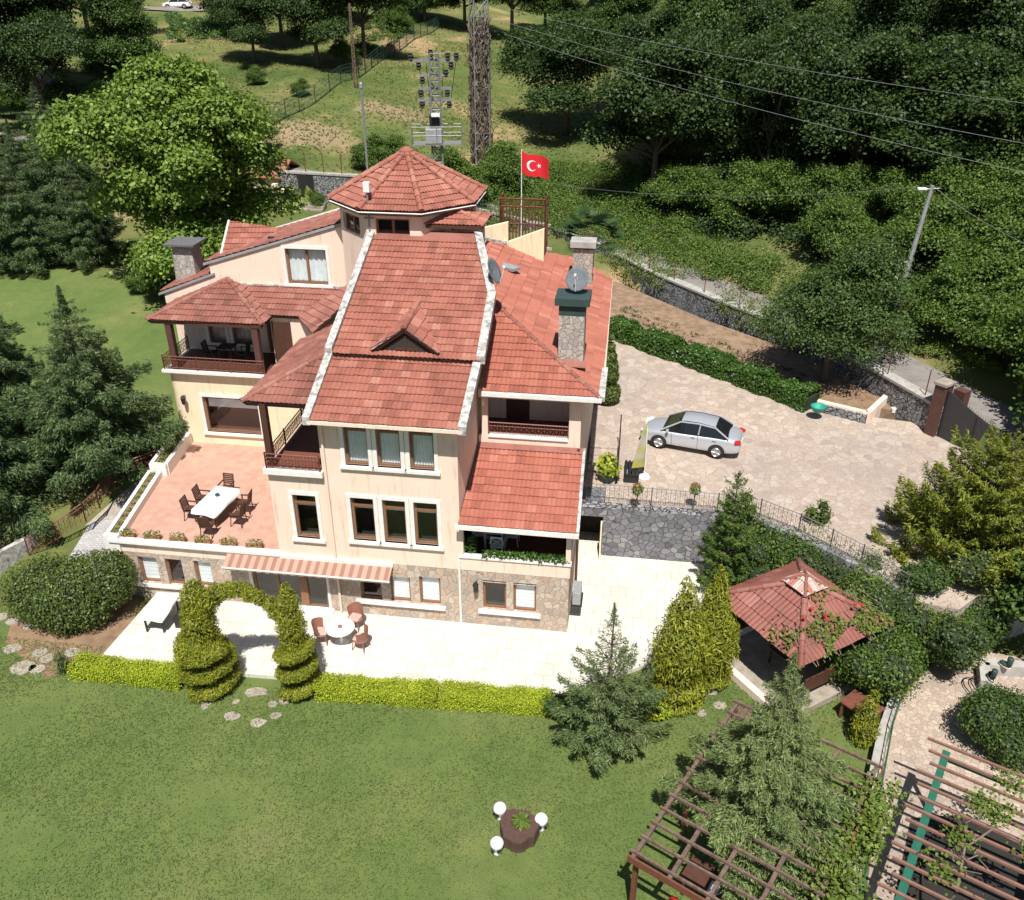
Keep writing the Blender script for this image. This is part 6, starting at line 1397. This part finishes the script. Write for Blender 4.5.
u_, w_ = u_[sel], w_[sel]; zz = 3.62 - 1.22*np.maximum(np.abs(u_), np.abs(w_))/2.05 + .16 + RNG.uniform(0, .16, len(u_))
leaf_mesh('foliage', np.stack([u_, w_, zz], 1), np.array([.2, 0, 1]) + RNG.normal(size=(len(u_), 3))*.5, RNG.normal(size=(len(u_), 3)), .13, .08, 'lf_vine', t)
mb = MB()
for i in range(14):
    y = random.uniform(-1.8, 1.9); mb.tube([(2.2, y, 2.3), (1.5, y+random.uniform(-.3, .3), 2.85), (random.uniform(.5, 1), y+random.uniform(-.5, .5), 3.2)], .016, 4)
mb.build('stem', M['twig'], t)
for i in range(7): MB().lathe([(.01, -.05), (.06, 0), (.05, .05), (.01, .06)], (random.uniform(.4, 1.7), random.uniform(-1.2, 1.2), 3.3), 7).build('rose_bloom', M['petal_red'], t)
# vines on the two pergolas
def pergola_vine(label, fn, n, leaf, ls=.15):
    t = empty('grape_vine', (0, 0, 0), 0, label, 'vine'); P = np.array([fn() for _ in range(n)]); leaf_mesh('foliage', P, np.array([0, 0, 1]) + RNG.normal(size=P.shape)*.55, RNG.normal(size=P.shape), RNG.uniform(.6, 1.2, n)*ls, RNG.uniform(.6, 1.1, n)*ls, leaf, t); return t
cents = [(random.uniform(.5, 6), random.uniform(-4.7, -4.05)) for _ in range(26)]
def f1():
    c = random.choice(cents); q = pgp(c[0] + random.gauss(0, .22), c[1] + random.gauss(0, .22), random.uniform(1.4, 2.7)); return q
pv = pergola_vine('yellow green vine growing along the right edge of the timber pergola', f1, 5200, 'lf_vine', .12)
mb = MB()
for i in range(7): q = pgp(.8*i+.5, -4.3, 0); mb.tube([q, q + V((.1, .1, 1.2)), pgp(.8*i+random.uniform(0, .8), -3.9, 2.5)], .025, 4)
mb.build('stem', M['twig'], pv)
cen2 = [(random.uniform(.3, 4.5), random.uniform(.4, 3.2)) for _ in range(9)]
def q2(x, y, z): return Q1 + qa*x + V((-qa.y, qa.x, 0))*y + V((0, 0, z))
def f2():
    c = random.choice(cen2); return q2(c[0] + random.gauss(0, .2), c[1] + random.gauss(0, .2), random.uniform(2.3, 2.65))
gv_ = pergola_vine('sparse vine with a bare grey stem over the green steel pergola', f2, 1300, 'lf_vine', .11)
mb = MB(); mb.tube([q2(4.9, 1.1, -.0), q2(4.4, .8, 1.0), q2(4.2, 1.1, 2.0), q2(3.2, 1.0, 2.5), q2(2.2, 1.5, 2.55)], .05, 6, .025)
for i in range(14): a_ = q2(random.uniform(2.2, 4.3), random.uniform(.8, 1.4), 2.4); mb.tube([a_, a_ + V((random.uniform(-.5, .5), random.uniform(-.4, .4), random.uniform(0, .4)))], .015, 3)
mb.build('stem', M['twig'], gv_)
rs = bush('round dense dark shrub by the upper end of the green pergola', at(1000, 745, .2) + V((.25, .35, -.3)), blobby(1.25, 1.1, 1.7, 11, 91, .62), 20000, .11, 'lf_mid', jit=.2)
rs2 = bush('bluish green shrub between the golden conifer and the right bed wall', V((19.6, 27.6, -.1)), blobby(1.3, 1.2, 2.0, 9, 92, .7), 14000, .13, 'lf_olive', jit=.22)
rt_ = broadleaf('small dark tree at the right edge shading the concrete bed wall', 'lf_mid', 1.5, 1.1, 2.7, .08, 93, 130, 30, .2, .4); place(rt_, (18.6, 24.3, -.1), .3)
p = at(1012, 610, .5); ug = thing('garden_umbrella', (18.9, 25.9, .2), 0, 'small faded blue green folded cover at the right edge by the bed wall', 'cover'); MB().lathe([(.5, .5), (.42, .75), (.2, .95), (.03, 1.0)], n=9).build('canopy', M['dish'], ug); MB().tube([(0, 0, 0), (0, 0, .9)], .03, 5).build('pole', M['steel'], ug)
# left bush, yellow hedges, little thuja
bush('large rounded heart shaped bush in front of the left end of the villa', V((-16.45, 26.6, -.1)), [(-1.5, -.1, 1.2, 1.15, .95), (-.7, -.5, 1.1, 1.1, 1), (.3, -.3, 1.35, 1.15, 1), (1.1, .1, 1.55, 1.15, .95), (0, .5, 1.2, 1.1, 1), (-1.1, .4, 1.3, 1.0, 1), (1.0, .7, 1.4, .9, 1), (-.1, -.9, .7, .75, 1), (.7, -.6, .8, .8, 1)], 34000, .1, 'lf_bush', jit=.1)
hg = [((-15.35, 23.55, -.15), (-11.3, 22.95, -.15), 'clipped yellow green hedge at the left of the arch, ending in a small dark thuja'), ((-6.55, 22.5, -.15), (-2.5, 22.15, -.15), 'clipped yellow green hedge right of the arch, the piece beside the right spiral'), ((-2.4, 22.15, -.15), (1.25, 21.75, -.15), 'clipped yellow green hedge right of the arch, the piece that ends at the young spruce')]
for a, b, l in hg: hedge(l, [a, b], .75, .48, 18000, .06, 'lf_hedge', group='yellow green hedges along the patio')
cypress('small upright dark green thuja at the left end of the yellow hedge', (-15.75, 23.5, -.15), 1.1, .25, 'lf_bush', 12, (), 1500, .1, .2, 'thuja')
# clipped arch of two spiral cypresses
def spiral(cx, n, r0, z0, z1, turns, ph, tr=.34):
    return [(cx + r0*(1-.35*i/n)*math.cos(ph + turns*6.283*i/n), r0*(1-.35*i/n)*math.sin(ph + turns*6.283*i/n), z0 + (z1-z0)*i/n, tr) for i in range(n+1)]
al = empty('spiral_topiary', (-10.35, 22.85, -.15), 0, 'clipped spiral cypress, the thicker left half of the garden arch', 'topiary', 'halves of the clipped arch')
def coil(n, r0, r1, z0, z1, turns, ph, tr, sq): return [(r0*(1-(1-r1)*i/n)*math.cos(ph + turns*6.283*i/n), r0*(1-(1-r1)*i/n)*math.sin(ph + turns*6.283*i/n), z0 + (z1-z0)*i/n, tr, sq) for i in range(n+1)]
sp1 = coil(22, .58, .95, .26, 1.85, 2.2, 4.4, .42, .5) + [(0, 0, .6, .22), (0, 0, 1.1, .22), (-.15, 0, 1.95, .72, .45), (-.15, .0, 2.15, .6, .6), (.0, 0, 2.6, .54), (.02, 0, 3.05, .52), (.06, 0, 3.5, .46), (.0, 0, 3.9, .4), (.05, 0, 4.25, .22), (.4, 0, 3.65, .4), (.75, 0, 3.95, .32), (1.15, 0, 4.08, .27), (1.5, 0, 4.12, .25), (1.8, 0, 4.1, .22)]
shell('foliage', sp1, 60000, .15, 'lf_gold', al, up=.8, out_dir=.9, wid=.22, jit=.17); core(sp1, 'inner', al, .7); MB().tube([(0, 0, -.1), (0, 0, 3.5)], .07, 6, .03).build('trunk', M['bark'], al)
ar = empty('spiral_topiary', (-7.25, 22.6, -.15), 0, 'clipped spiral cypress, the slimmer right half of the garden arch', 'topiary', 'halves of the clipped arch')
sp2 = coil(24, .42, .8, .24, 2.05, 2.4, 4.0, .34, .5) + [(0, 0, .5, .18), (0, 0, 1.0, .18), (0, 0, 1.6, .2), (0, 0, 2.3, .42), (0, 0, 2.8, .46), (0, 0, 3.3, .43), (0, 0, 3.8, .34), (0, 0, 4.2, .22), (.02, 0, 4.45, .12), (-.42, .0, 3.4, .25), (-.6, 0, 3.75, .25), (-.9, 0, 3.97, .24), (-1.2, 0, 4.07, .22)]
shell('foliage', sp2, 42000, .14, 'lf_gold', ar, up=.8, out_dir=.9, wid=.22, jit=.17); core(sp2, 'inner', ar, .7); MB().tube([(0, 0, -.1), (0, 0, 3.8)], .06, 6, .02).build('trunk', M['bark'], ar)
# beside the villa: ball and cone topiary, hedge, soil bed tree
tb = at(607, 402, 2.55); ta = empty('ball_topiary', (tb.x, tb.y, 2.5), 0, 'clipped ball and cone cypress at the right rear corner of the villa', 'topiary')
sp3 = [(0, 0, .6, .62), (0, 0, 1.5, .5), (0, .0, 2.0, .45), (0, 0, 2.5, .36), (0, 0, 3.0, .26), (0, 0, 3.5, .15)]; shell('foliage', sp3, 9000, .13, 'lf_bush', ta, jit=.08); core(sp3, 'inner', ta, .85)
hedge('long glossy laurel hedge between the paved court and the soil bed', [W(.6, 23.6, 2.75), W(3.0, 21.6, 2.7), W(5.7, 19.6, 2.6), W(10.7, 15.4, 2.45)], 1.15, .95, 24000, .15, 'lf_laurel')
ot = broadleaf('dense grey green tree with a low round crown on the soil bed', 'lf_olive', 3.3, 2.5, 3.3, .2, 23, 700, 70, .12, .5, 'olive_tree', 10); p = at(826, 388, 2.6); place(ot, (p.x, p.y + .5, 2.5), 0, 1.18)
# palm behind the villa
pp_ = onY(592, 232, 21); pm = empty('fan_palm', (pp_.x, pp_.y, 2.5), 0, 'fan palm showing above the right rear roof of the villa', 'palm'); hz_ = pp_.z - 2.5
MB().tube([(0, 0, 0), (0, 0, hz_)], .2, 8, .16).build('trunk', M['bark'], pm)
P, N, D = [], [], []
for i in range(34):
    a = random.random()*6.28; el = random.uniform(-.5, 1.2); c = V((math.cos(a)*math.cos(el), math.sin(a)*math.cos(el), math.sin(el))); ctr = V((0, 0, hz_)) + c*1.0
    s_ = c.cross(V((0, 0, 1))).normalized(); u__ = s_.cross(c)
    for k in range(15):
        g = R(-80 + 160*k/14); d = c*math.cos(g) + s_*math.sin(g); P.append(ctr + d*.42 + V((0, 0, -.12))); D.append(d + V((0, 0, -.25))); N.append(u__)
leaf_mesh('crown', np.array(P), np.array(N), np.array(D), .85, .09, 'lf_palm', pm)
# pots and flowers
t = empty('stump_plant', sp_ + V((.05, .05, .44)), 0, 'spiky bright green plant growing out of the top of the stump', 'plant')
k = 90; an = RNG.uniform(0, 6.28, k); D = np.stack([np.cos(an), np.sin(an), RNG.uniform(.05, 1.0, k)], 1); D = unit(D)
leaf_mesh('leaves', D*.17 + np.array([0, 0, .02]), np.array([0, 0, 1]) + RNG.normal(size=(k, 3))*.3, D, .34, .06, 'lf_vine', t)
leaf_mesh('ring_leaves', D*.1 + np.array([0, 0, .03]), np.array([0, 0, 1]) + RNG.normal(size=(k, 3))*.4, D, .2, .07, 'lf_mid', t)
def potted(label, loc, r, h, leaf, ls, n, pot='terracotta', name='potted_plant', ph=.3, group=None, spread=1.0):
    t = empty(name, loc, 0, label, 'potted plant', group); MB().lathe([(r*.6, 0), (r*.9, ph*.85), (r, ph), (r*.85, ph), (r*.8, ph-.04)], n=14).build('pot', M[pot], t)
    sp_ = [(0, 0, ph + h*.45, r*1.1*spread, h*.5/(r*1.1*spread)), (.1*r, .2*r, ph + h*.7, r*.8*spread)]; shell('foliage', sp_, n, ls, leaf, t, jit=.3); MB().tube([(0, 0, ph-.05), (0, 0, ph+h*.6)], .02, 5).build('stem', M['twig'], t); return t
potted('lime green broad leaved plant in a dark pot at the foot of the steps', at(607, 481, 2.3), .4, .55, 'lf_hedge', .26, 420, 'pot_green', ph=.42, spread=1.2)
potted('leafy plant in a terracotta pot at the left end of the loggia parapet', W(-3.6, .35, 2.46), .2, .75, 'lf_laurel', .14, 420, group=None, ph=.5)
for px, l in ((636, 'small ball headed standard shrub behind the court railing, left one'), (693, 'small ball headed standard shrub behind the court railing, right one')):
    p = at(px, 508, 2.28); t = empty('standard_shrub', (p.x, p.y, 2.28), 0, l, 'shrub', 'ball headed shrubs by the court railing'); MB().tube([(0, 0, 0), (.02, 0, .75)], .03, 6).build('trunk', M['bark'], t); shell('foliage', [(0, 0, .9, .2, 1.2)], 500, .1, 'lf_vine', t, jit=.25); shell('blooms', [(0, 0, 1.05, .16)], 26, .1, 'petal_red', t)
for i in range(6):
    u = -16.95 + i*1.02; t = empty('ledge_plant', W(u, .22, 2.46), 0, 'bushy flower pot on the ledge of the salmon terrace', 'potted plant', 'flower pots along the terrace ledge')
    t['label'] = ('flower pot with a bushy plant on the terrace ledge, ' + ('leftmost', 'second from the left', 'third from the left', 'third from the right', 'second from the right', 'rightmost')[i])
    MB().box(-.3, .3, -.1, .1, 0, .16).build('pot', M['terracotta'], t); shell('foliage', [(-.18, 0, .22, .14), (0, 0, .24, .15), (.18, 0, .22, .14)], 420, .08, 'lf_vine', t, jit=.3)
t = empty('parapet_plants', W(-3.0, .1, 3.06), HA, 'row of trailing green plants along the loggia parapet', 'plants'); shell('foliage', [(.28*i, random.uniform(-.04, .04), .08 + random.uniform(0, .06), .16) for i in range(11)], 2600, .1, 'lf_laurel', t, jit=.3)
for (a, b, l) in (((-17.5, .4, 2.6), (-18.2, 4.6, 2.6), 'low reddish plants in the long planter on the left edge of the terrace'), ((-18.1, 5.3, 2.9), (-18.4, 7.6, 2.9), 'low reddish plants in the raised planter near the big terrace window')):
    A_, B_ = W(*a), W(*b); t = empty('planter_plants', A_, 0, l, 'plants'); d = B_ - A_; shell('foliage', [(*(d*(i/9)), .13) for i in range(10)], 1700, .09, 'lf_vine', t, jit=.4)
plt = thing('pallet', at(742, 711, 0) + V((0, 0, -.15)), R(55), 'small weathered wooden slatted pallet at the upper corner of the timber pergola', 'pallet')
for i in range(4): MB().box(-.4, .4, -.33+.18*i, -.2+.18*i, .12, .15).build('slat', M['pergola'], plt)
for x in (-.36, .32): MB().box(x, x+.06, -.33, .35, 0, .12).build('bearer', M['pergola'], plt)

# --- hillside and far trees
NV = 0
protos = {}
def forest(kind, label, group=None):
    if kind not in protos:
        sp = {'oakA': ('lf_dark', 4.6, 4.2, 5.2, 5, 800, 70, .22, .75), 'oakB': ('lf_dark', 4.2, 4.7, 5.6, 6, 800, 70, .22, .7), 'oakC': ('lf_mid', 4.3, 3.7, 4.6, 7, 760, 70, .21, .7), 'bushA': ('lf_scrub', 2.6, 1.9, 2.0, 8, 520, 60, .15, .5), 'bushB': ('lf_scrub', 2.4, 1.7, 1.7, 9, 520, 60, .15, .5)}[kind]
        protos[kind] = broadleaf(label, sp[0], sp[1], sp[2], sp[3], .28 if 'oak' in kind else .1, sp[4], sp[5], sp[6], sp[7], sp[8], 'broadleaf_tree' if 'oak' in kind else 'wild_bush', 8, 'tree' if 'oak' in kind else 'bush', group); t = protos[kind]
    else: t = copy_tree(protos[kind])
    t['label'] = label
    if group: t['group'] = group
    elif 'group' in t.keys(): del t['group']
    return t
def grow(kind, px, py, s, label, group=None, rz=None, sz=None):
    p = atG(px, py); t = forest(kind, label, group); place(t, p, rz, s if sz is None else (s, s, sz)); return t
grow('oakA', 566, 134, 1.36, 'broad dark tree standing alone on the meadow above the flag', sz=1.15)
grow('oakB', 652, 205, 1.25, 'dark tree at the left edge of the hillside wood above the scrub')
for px, py, k, s, l in ((30, 98, 'oakB', 1.35, 'tall dark tree left of the lane with its bare trunk showing'), (-25, 112, 'oakA', 1.3, 'dark tree cut by the left edge of the photo near the lane'), (90, 40, 'oakA', 1.2, 'dark tree behind the lane at the top left'), (128, 78, 'oakC', .95, 'mid green tree right of the lane'), 
        (228, 36, 'oakA', .95, 'dark tree with a thin trunk at the top of the left meadow'), (283, 48, 'oakB', 1.0, 'dark tree, left one of the cluster beside the mesh fence'), (318, 68, 'oakA', 1.0, 'dark tree, front one of the cluster beside the mesh fence'), (365, 58, 'oakB', 1.05, 'dark tree, right one of the cluster beside the mesh fence'),
        (425, 22, 'oakC', .9, 'tree at the top of the upper meadow left of the lattice tower'), (465, 28, 'oakA', 1.0, 'dark tree behind the lattice tower, left of it'), (512, 40, 'oakB', 1.1, 'dark tree behind the lattice tower, right of it'), (345, 25, 'oakA', .9, 'dark tree behind the cluster beside the mesh fence'), (590, 14, 'oakA', .9, 'small looking dark tree at the top edge right of the lattice tower')):
    grow(k, px, py, s*1.18, l)
wood_n = 0
for row, (y0, xs0, s) in enumerate(((206, (705, 770, 850, 935, 1010, 1080), .95), (165, (668, 735, 810, 885, 960, 1040), 1.05), (120, (640, 700, 775, 850, 930, 1010, 1080), 1.1), (80, (690, 750, 820, 900, 980, 1060), 1.1), (42, (660, 725, 800, 880, 960, 1040), 1.1), (8, (700, 775, 850, 930, 1010), 1.1))):
    for i, x in enumerate(xs0):
        if row == 4 and i == 0: continue
        t = grow(('oakA', 'oakB', 'oakA', 'oakC', 'oakB')[(i*2+row*3) % 5], x + random.uniform(-12, 12), y0 + random.uniform(-8, 8), s*random.uniform(.85, 1.15), 'dark broadleaf tree in the dense wood on the right hillside', 'trees of the hillside wood', sz=None); wood_n += 1
M['lf_wood2'] = leaf_mat('lighter wood leaves', (.035, .065, .014), (.075, .115, .024), (.13, .175, .04))
for i, t in enumerate([o for o in COL.objects if o.get('group') == 'trees of the hillside wood']):
    if i % 4 == 1: t.scale = (t.scale[0]*.85, t.scale[1]*.85, t.scale[2]*1.25)
    elif i % 4 == 3: t.scale = (t.scale[0]*1.15, t.scale[1]*1.1, t.scale[2]*.9)
wv = broadleaf('lighter green tree among the dark trees on the right hillside', 'lf_wood2', 4.4, 4.6, 5.4, .28, 44, 620, 70, .22, .7, group='lighter trees of the hillside wood')
for i, (px, py) in enumerate(((742, 186), (800, 130), (880, 105), (690, 90), (960, 150), (830, 60), (920, 40), (1010, 100))):
    t = wv if i == 0 else copy_tree(wv); place(t, atG(px, py), None, random.uniform(.8, 1.1))
for i, (px, py, k, sk) in enumerate(((668, 216, 'bushA', .9), (708, 222, 'bushB', 1.0), (745, 226, 'bushA', 1.05), (785, 226, 'bushB', 1.1), (820, 232, 'bushA', 1.0), (858, 228, 'bushB', 1.0), (900, 232, 'bushA', .9), (945, 238, 'bushB', 1.1), (985, 236, 'bushA', 1.0), (1020, 248, 'bushB', 1.1))):
    grow(k, px, py, sk, 'green bush under the edge of the hillside wood', 'bushes under the wood edge')
for i, (x, y) in enumerate(((33, 44), (40, 52), (36, 62), (46, 66), (48, 46), (56, 58), (-46, 62), (-52, 76), (-44, 88), (-58, 96))):
    t = copy_tree(protos[('oakA', 'oakB')[i % 2]]); place(t, (x, y, ground(x, y)), None, random.uniform(.85, 1.1)); t['label'] = 'dark broadleaf tree at the flank of the hillside, at the edge of the view'; t['group'] = 'trees at the flanks'
sc_i = 0
for px, py, k, s, l in ((950, 335, 'bushA', .9, 'bright green bush above the road, right of the utility pole'), (1005, 352, 'bushB', 1.0, 'bright green bush above the road at the right edge'), (922, 318, 'bushB', .6, 'bush directly right behind the utility pole foot'), (990, 305, 'bushA', 1.1, 'tall bush second row above the road at the right'), (868, 282, 'bushB', .7, 'bush left behind the utility pole'), (915, 268, 'bushA', 1.0, 'bush high behind the utility pole'),
        (1040, 395, 'bushA', 1.1, 'leafy branches reaching in at the right edge above the gate'), (835, 262, 'bushA', .9, 'bush at the foot of the wood above the grey green tree')):
    grow(k, px, py, s, l)
for px, py, k, s, l in ((370, 170, 'bushB', .75, 'light leafy sapling behind the octagonal tower, left one'), (398, 172, 'bushA', .7, 'light leafy sapling behind the octagonal tower, right one'), (318, 205, 'bushB', .4, 'small shrub by the back steps'), (160, 300, 'bushA', .5, 'round bush beside the left chimney'), (145, 292, 'bushB', .45, 'yellow green shrub left of the left chimney'), (205, 292, 'bushB', .55, 'bush behind the left wing roof'), (455, 205, 'bushA', 1.0, 'bush at the foot of the lattice tower'), (500, 195, 'bushB', 1.05, 'bush left behind the flag'), (215, 250, 'bushA', .8, 'bush under the plane tree')):
    grow(k, px, py, s, l)
mtree = broadleaf('maple like tree reaching in from the right edge over the gate', 'lf_mid', 2.3, 2.0, 3.6, .15, 33, 330, 36, .24, .55); p = at(1048, 470, 2.0); place(mtree, (p.x + .1, p.y + .2, 2), 0)
for px, py, sc_k, l in ((12, 205, 1.05, 'dark fir on the left below the lane, farthest left'), (58, 195, 1.1, 'dark fir on the left between the lane and the plane tree'), (25, 268, 1.0, 'dark fir on the left directly above the back lawn'), (92, 262, .85, 'dark fir just left of the plane tree'), (70, 235, 1.1, 'dark fir in the middle of the group left of the plane tree'), (-15, 240, 1.1, 'dark fir cut by the left edge above the back lawn'), (35, 232, 1.0, 'dark fir behind the front one above the back lawn')):
    t = copy_tree(s2); t['label'] = l; place(t, atG(px, py), None, sc_k); t['group'] = 'firs left of the plane tree'
for px, py, k, s_k, l in ((255, 62, 'oakA', .9, 'dark tree left of the cluster beside the mesh fence'), (118, 30, 'oakC', 1.1, 'mid green tree far behind the lane by the hill road'), (300, 14, 'oakC', 1.1, 'mid green tree at the top edge above the left meadow'), (402, 8, 'oakB', 1.1, 'dark tree at the top edge above the mesh fence'), (545, 30, 'oakC', 1.15, 'mid green tree just right of the lattice tower top'), (620, 60, 'oakC', 1.0, 'mid green tree between the lone meadow tree and the wood'), (640, 12, 'oakB', 1.1, 'dark tree at the top edge beside the wood')):
    grow(k, px, py, s_k, l)
for px, py, k, s_k, l in ((70, 118, 'bushA', .8, 'dark shrub by the near end of the lane'), (105, 122, 'bushB', .9, 'shrub between the lane and the plane tree crown, left one'), (140, 112, 'bushA', .9, 'shrub between the lane and the plane tree crown, right one'), (12, 118, 'bushA', .7, 'shrub left of the lane below the tall dark tree'), (100, 70, 'bushA', .9, 'shrub right beside the lane'), (170, 100, 'bushA', .8, 'shrub behind the plane tree crown'), (255, 85, 'bushB', .5, 'low shrub on the left meadow'), (300, 96, 'bushB', .45, 'shrub left of the mesh fence foot'), (345, 66, 'bushA', .7, 'shrub below the tree cluster by the mesh fence'), (400, 32, 'bushA', .8, 'shrub at the head of the mesh fence'), (262, 150, 'bushA', .6, 'bush beside the red roofed outbuilding')):
    grow(k, px, py, s_k, l)
# scrub on the slope (uncountable): one object
def scrub(name, poly, n, leaf, hmax, ls, label=None):
    P = []; N = []
    from_poly = poly
    xs_ = [p[0] for p in poly]; ys_ = [p[1] for p in poly]
    def inside(x, y):
        c = False; j = len(poly)-1
        for i in range(len(poly)):
            (xi, yi), (xj, yj) = poly[i], poly[j]
            if (yi > y) != (yj > y) and x < (xj-xi)*(y-yi)/(yj-yi) + xi: c = not c
            j = i
        return c
    mounds = []
    tries = 0
    while len(mounds) < n and tries < n*20:
        tries += 1; x, y = random.uniform(min(xs_), max(xs_)), random.uniform(min(ys_), max(ys_))
        if inside(x, y): mounds.append((x, y))
    ps = []
    for x, y in mounds:
        r = random.uniform(.6, 1.5)*hmax; ps.append((x, y, ground(x, y) + r*.35, r))
    a = np.array(ps); k = np.repeat(np.arange(len(a)), 230); d = rnd(len(k)); d[:, 2] = np.abs(d[:, 2]); PP = a[k, :3] + d*a[k, 3:4]*RNG.uniform(.75, 1.1, (len(k), 1))*np.array([1, 1, .75])
    s = RNG.uniform(.6, 1.25, len(k))*ls
    o = leaf_mesh(name, PP, d + np.array([0, 0, .5]) + RNG.normal(size=PP.shape)*.5, RNG.normal(size=PP.shape), s, s*.75, leaf); return tag(o, kind='stuff')
def gp2(*pp): return [(lambda q: (q.x, q.y))(atG(x, y)) for x, y in pp]
scrub('bramble_scrub', gp2((480, 225), (540, 235), (630, 250), (720, 285), (800, 305), (860, 322), (840, 290), (760, 262), (700, 245), (680, 205), (620, 165), (560, 170), (500, 175)), 420, 'lf_scrub', .95, .14)
scrub('roadside_scrub', gp2((890, 348), (960, 366), (1030, 388), (1030, 372), (960, 350), (890, 332)), 50, 'lf_vine', .35, .1)
scrub('meadow_scrub', gp2((360, 60), (400, 40), (420, 12), (380, 10), (345, 50)), 60, 'lf_mid', .8, .2)
scrub('hill_scrub', gp2((165, 45), (230, 40), (235, 22), (170, 18)), 60, 'lf_laurel', .8, .2)
scrub('lane_scrub', gp2((75, 110), (130, 130), (200, 90), (150, 70), (80, 60)), 110, 'lf_olive', .9, .18)
# vines hanging over the road wall
for i in range(9):
    f = i/8; a, b = WL[5].lerp(WL[7], f) if f > .45 else WL[4].lerp(WL[5], f/.45), None
    q = V((a.x, a.y, road_z(a.x))); t = empty('wall_vine', q, 0, 'yellow green vine hanging over the rubble wall below the road', 'vine', 'vines along the road wall')
    shell('foliage', [(random.uniform(-.8, .8), random.uniform(-.6, .2), random.uniform(-.5, .6), random.uniform(.4, .75)) for _ in range(9)], 2600, .15, 'lf_vine', t, jit=.35)
sd = thing('bed_seedlings', (0, 0, 0), 0, 'rows of small dark seedlings in the soil bed', 'seedlings'); P = []
for i in range(150):
    u = random.uniform(1, 11); v = 25.5 - (u-.5)*.92 + random.choice((.5, 1.3, 2.1, 2.9)) + random.gauss(0, .12); q = W(u, v, park_z(v) + .14)
    for _ in range(7): P.append(q + V((random.gauss(0, .09), random.gauss(0, .09), random.uniform(0, .14))))
P = np.array(P); leaf_mesh('foliage', P, np.array([0, 0, 1]) + RNG.normal(size=P.shape)*.5, RNG.normal(size=P.shape), .12, .07, 'lf_dark', sd)
tag(sd, kind='stuff')

scrub('wood_undergrowth', gp2((640, 212), (700, 240), (800, 262), (900, 300), (1060, 330), (1060, 150), (900, 120), (760, 90), (660, 120)), 520, 'lf_dark', 1.0, .2)
# loose tall grass on the meadow
P = []
while len(P) < 26000:
    x, y = random.uniform(-46, 22), random.uniform(66, 150)
    if wall_sd(x, y) < 3.6 or random.random() > .35 + .65*(math.sin(x*.31+y*.17) + math.sin(x*.13-y*.23) > 0): continue
    P.append((x, y, ground(x, y) + .06))
P = np.array(P); k = len(P)
tag(leaf_mesh('meadow_grass', P, np.array([0, -.3, 1]) + RNG.normal(size=(k, 3))*.35, RNG.normal(size=(k, 3)), RNG.uniform(.15, .5, k), RNG.uniform(.06, .2, k), 'lf_meadow'), kind='stuff')

# short blades on the mown lawn
k = 170000; x = RNG.uniform(-22, 11.5, k); y = 9.5 + (29 - 9.5)*RNG.uniform(0, 1, k)**.8
hu = (x - HO.x)*EX.x + (y - HO.y)*EX.y; hv = (x - HO.x)*EY.x + (y - HO.y)*EY.y
ok = ~((hu > -16.6) & (hv > -4.1 - .0*hu) & (hu < -.2)) & ~((hu >= -.2) & (hv > -3.5 + .66*hu)) & (x < 3.9 + (y - 6)*.55) & (y < 29.2 - .055*(x + 60)) & (hv < 3) & ~((hu < -16.4) & (hv > -3))
pat = np.sin(x*.9 + 1.3*np.sin(y*.7)) + np.sin(y*1.1 - x*.4) + RNG.normal(size=k)*.9; ok &= pat > -.9
x, y = x[ok], y[ok]; k = len(x); P = np.stack([x, y, np.full(k, -.125)], 1)
tag(leaf_mesh('lawn_grass', P, np.array([0, -.2, 1]) + RNG.normal(size=(k, 3))*.4, RNG.normal(size=(k, 3)), RNG.uniform(.04, .12, k), RNG.uniform(.012, .032, k), 'lf_lawn'), kind='stuff')
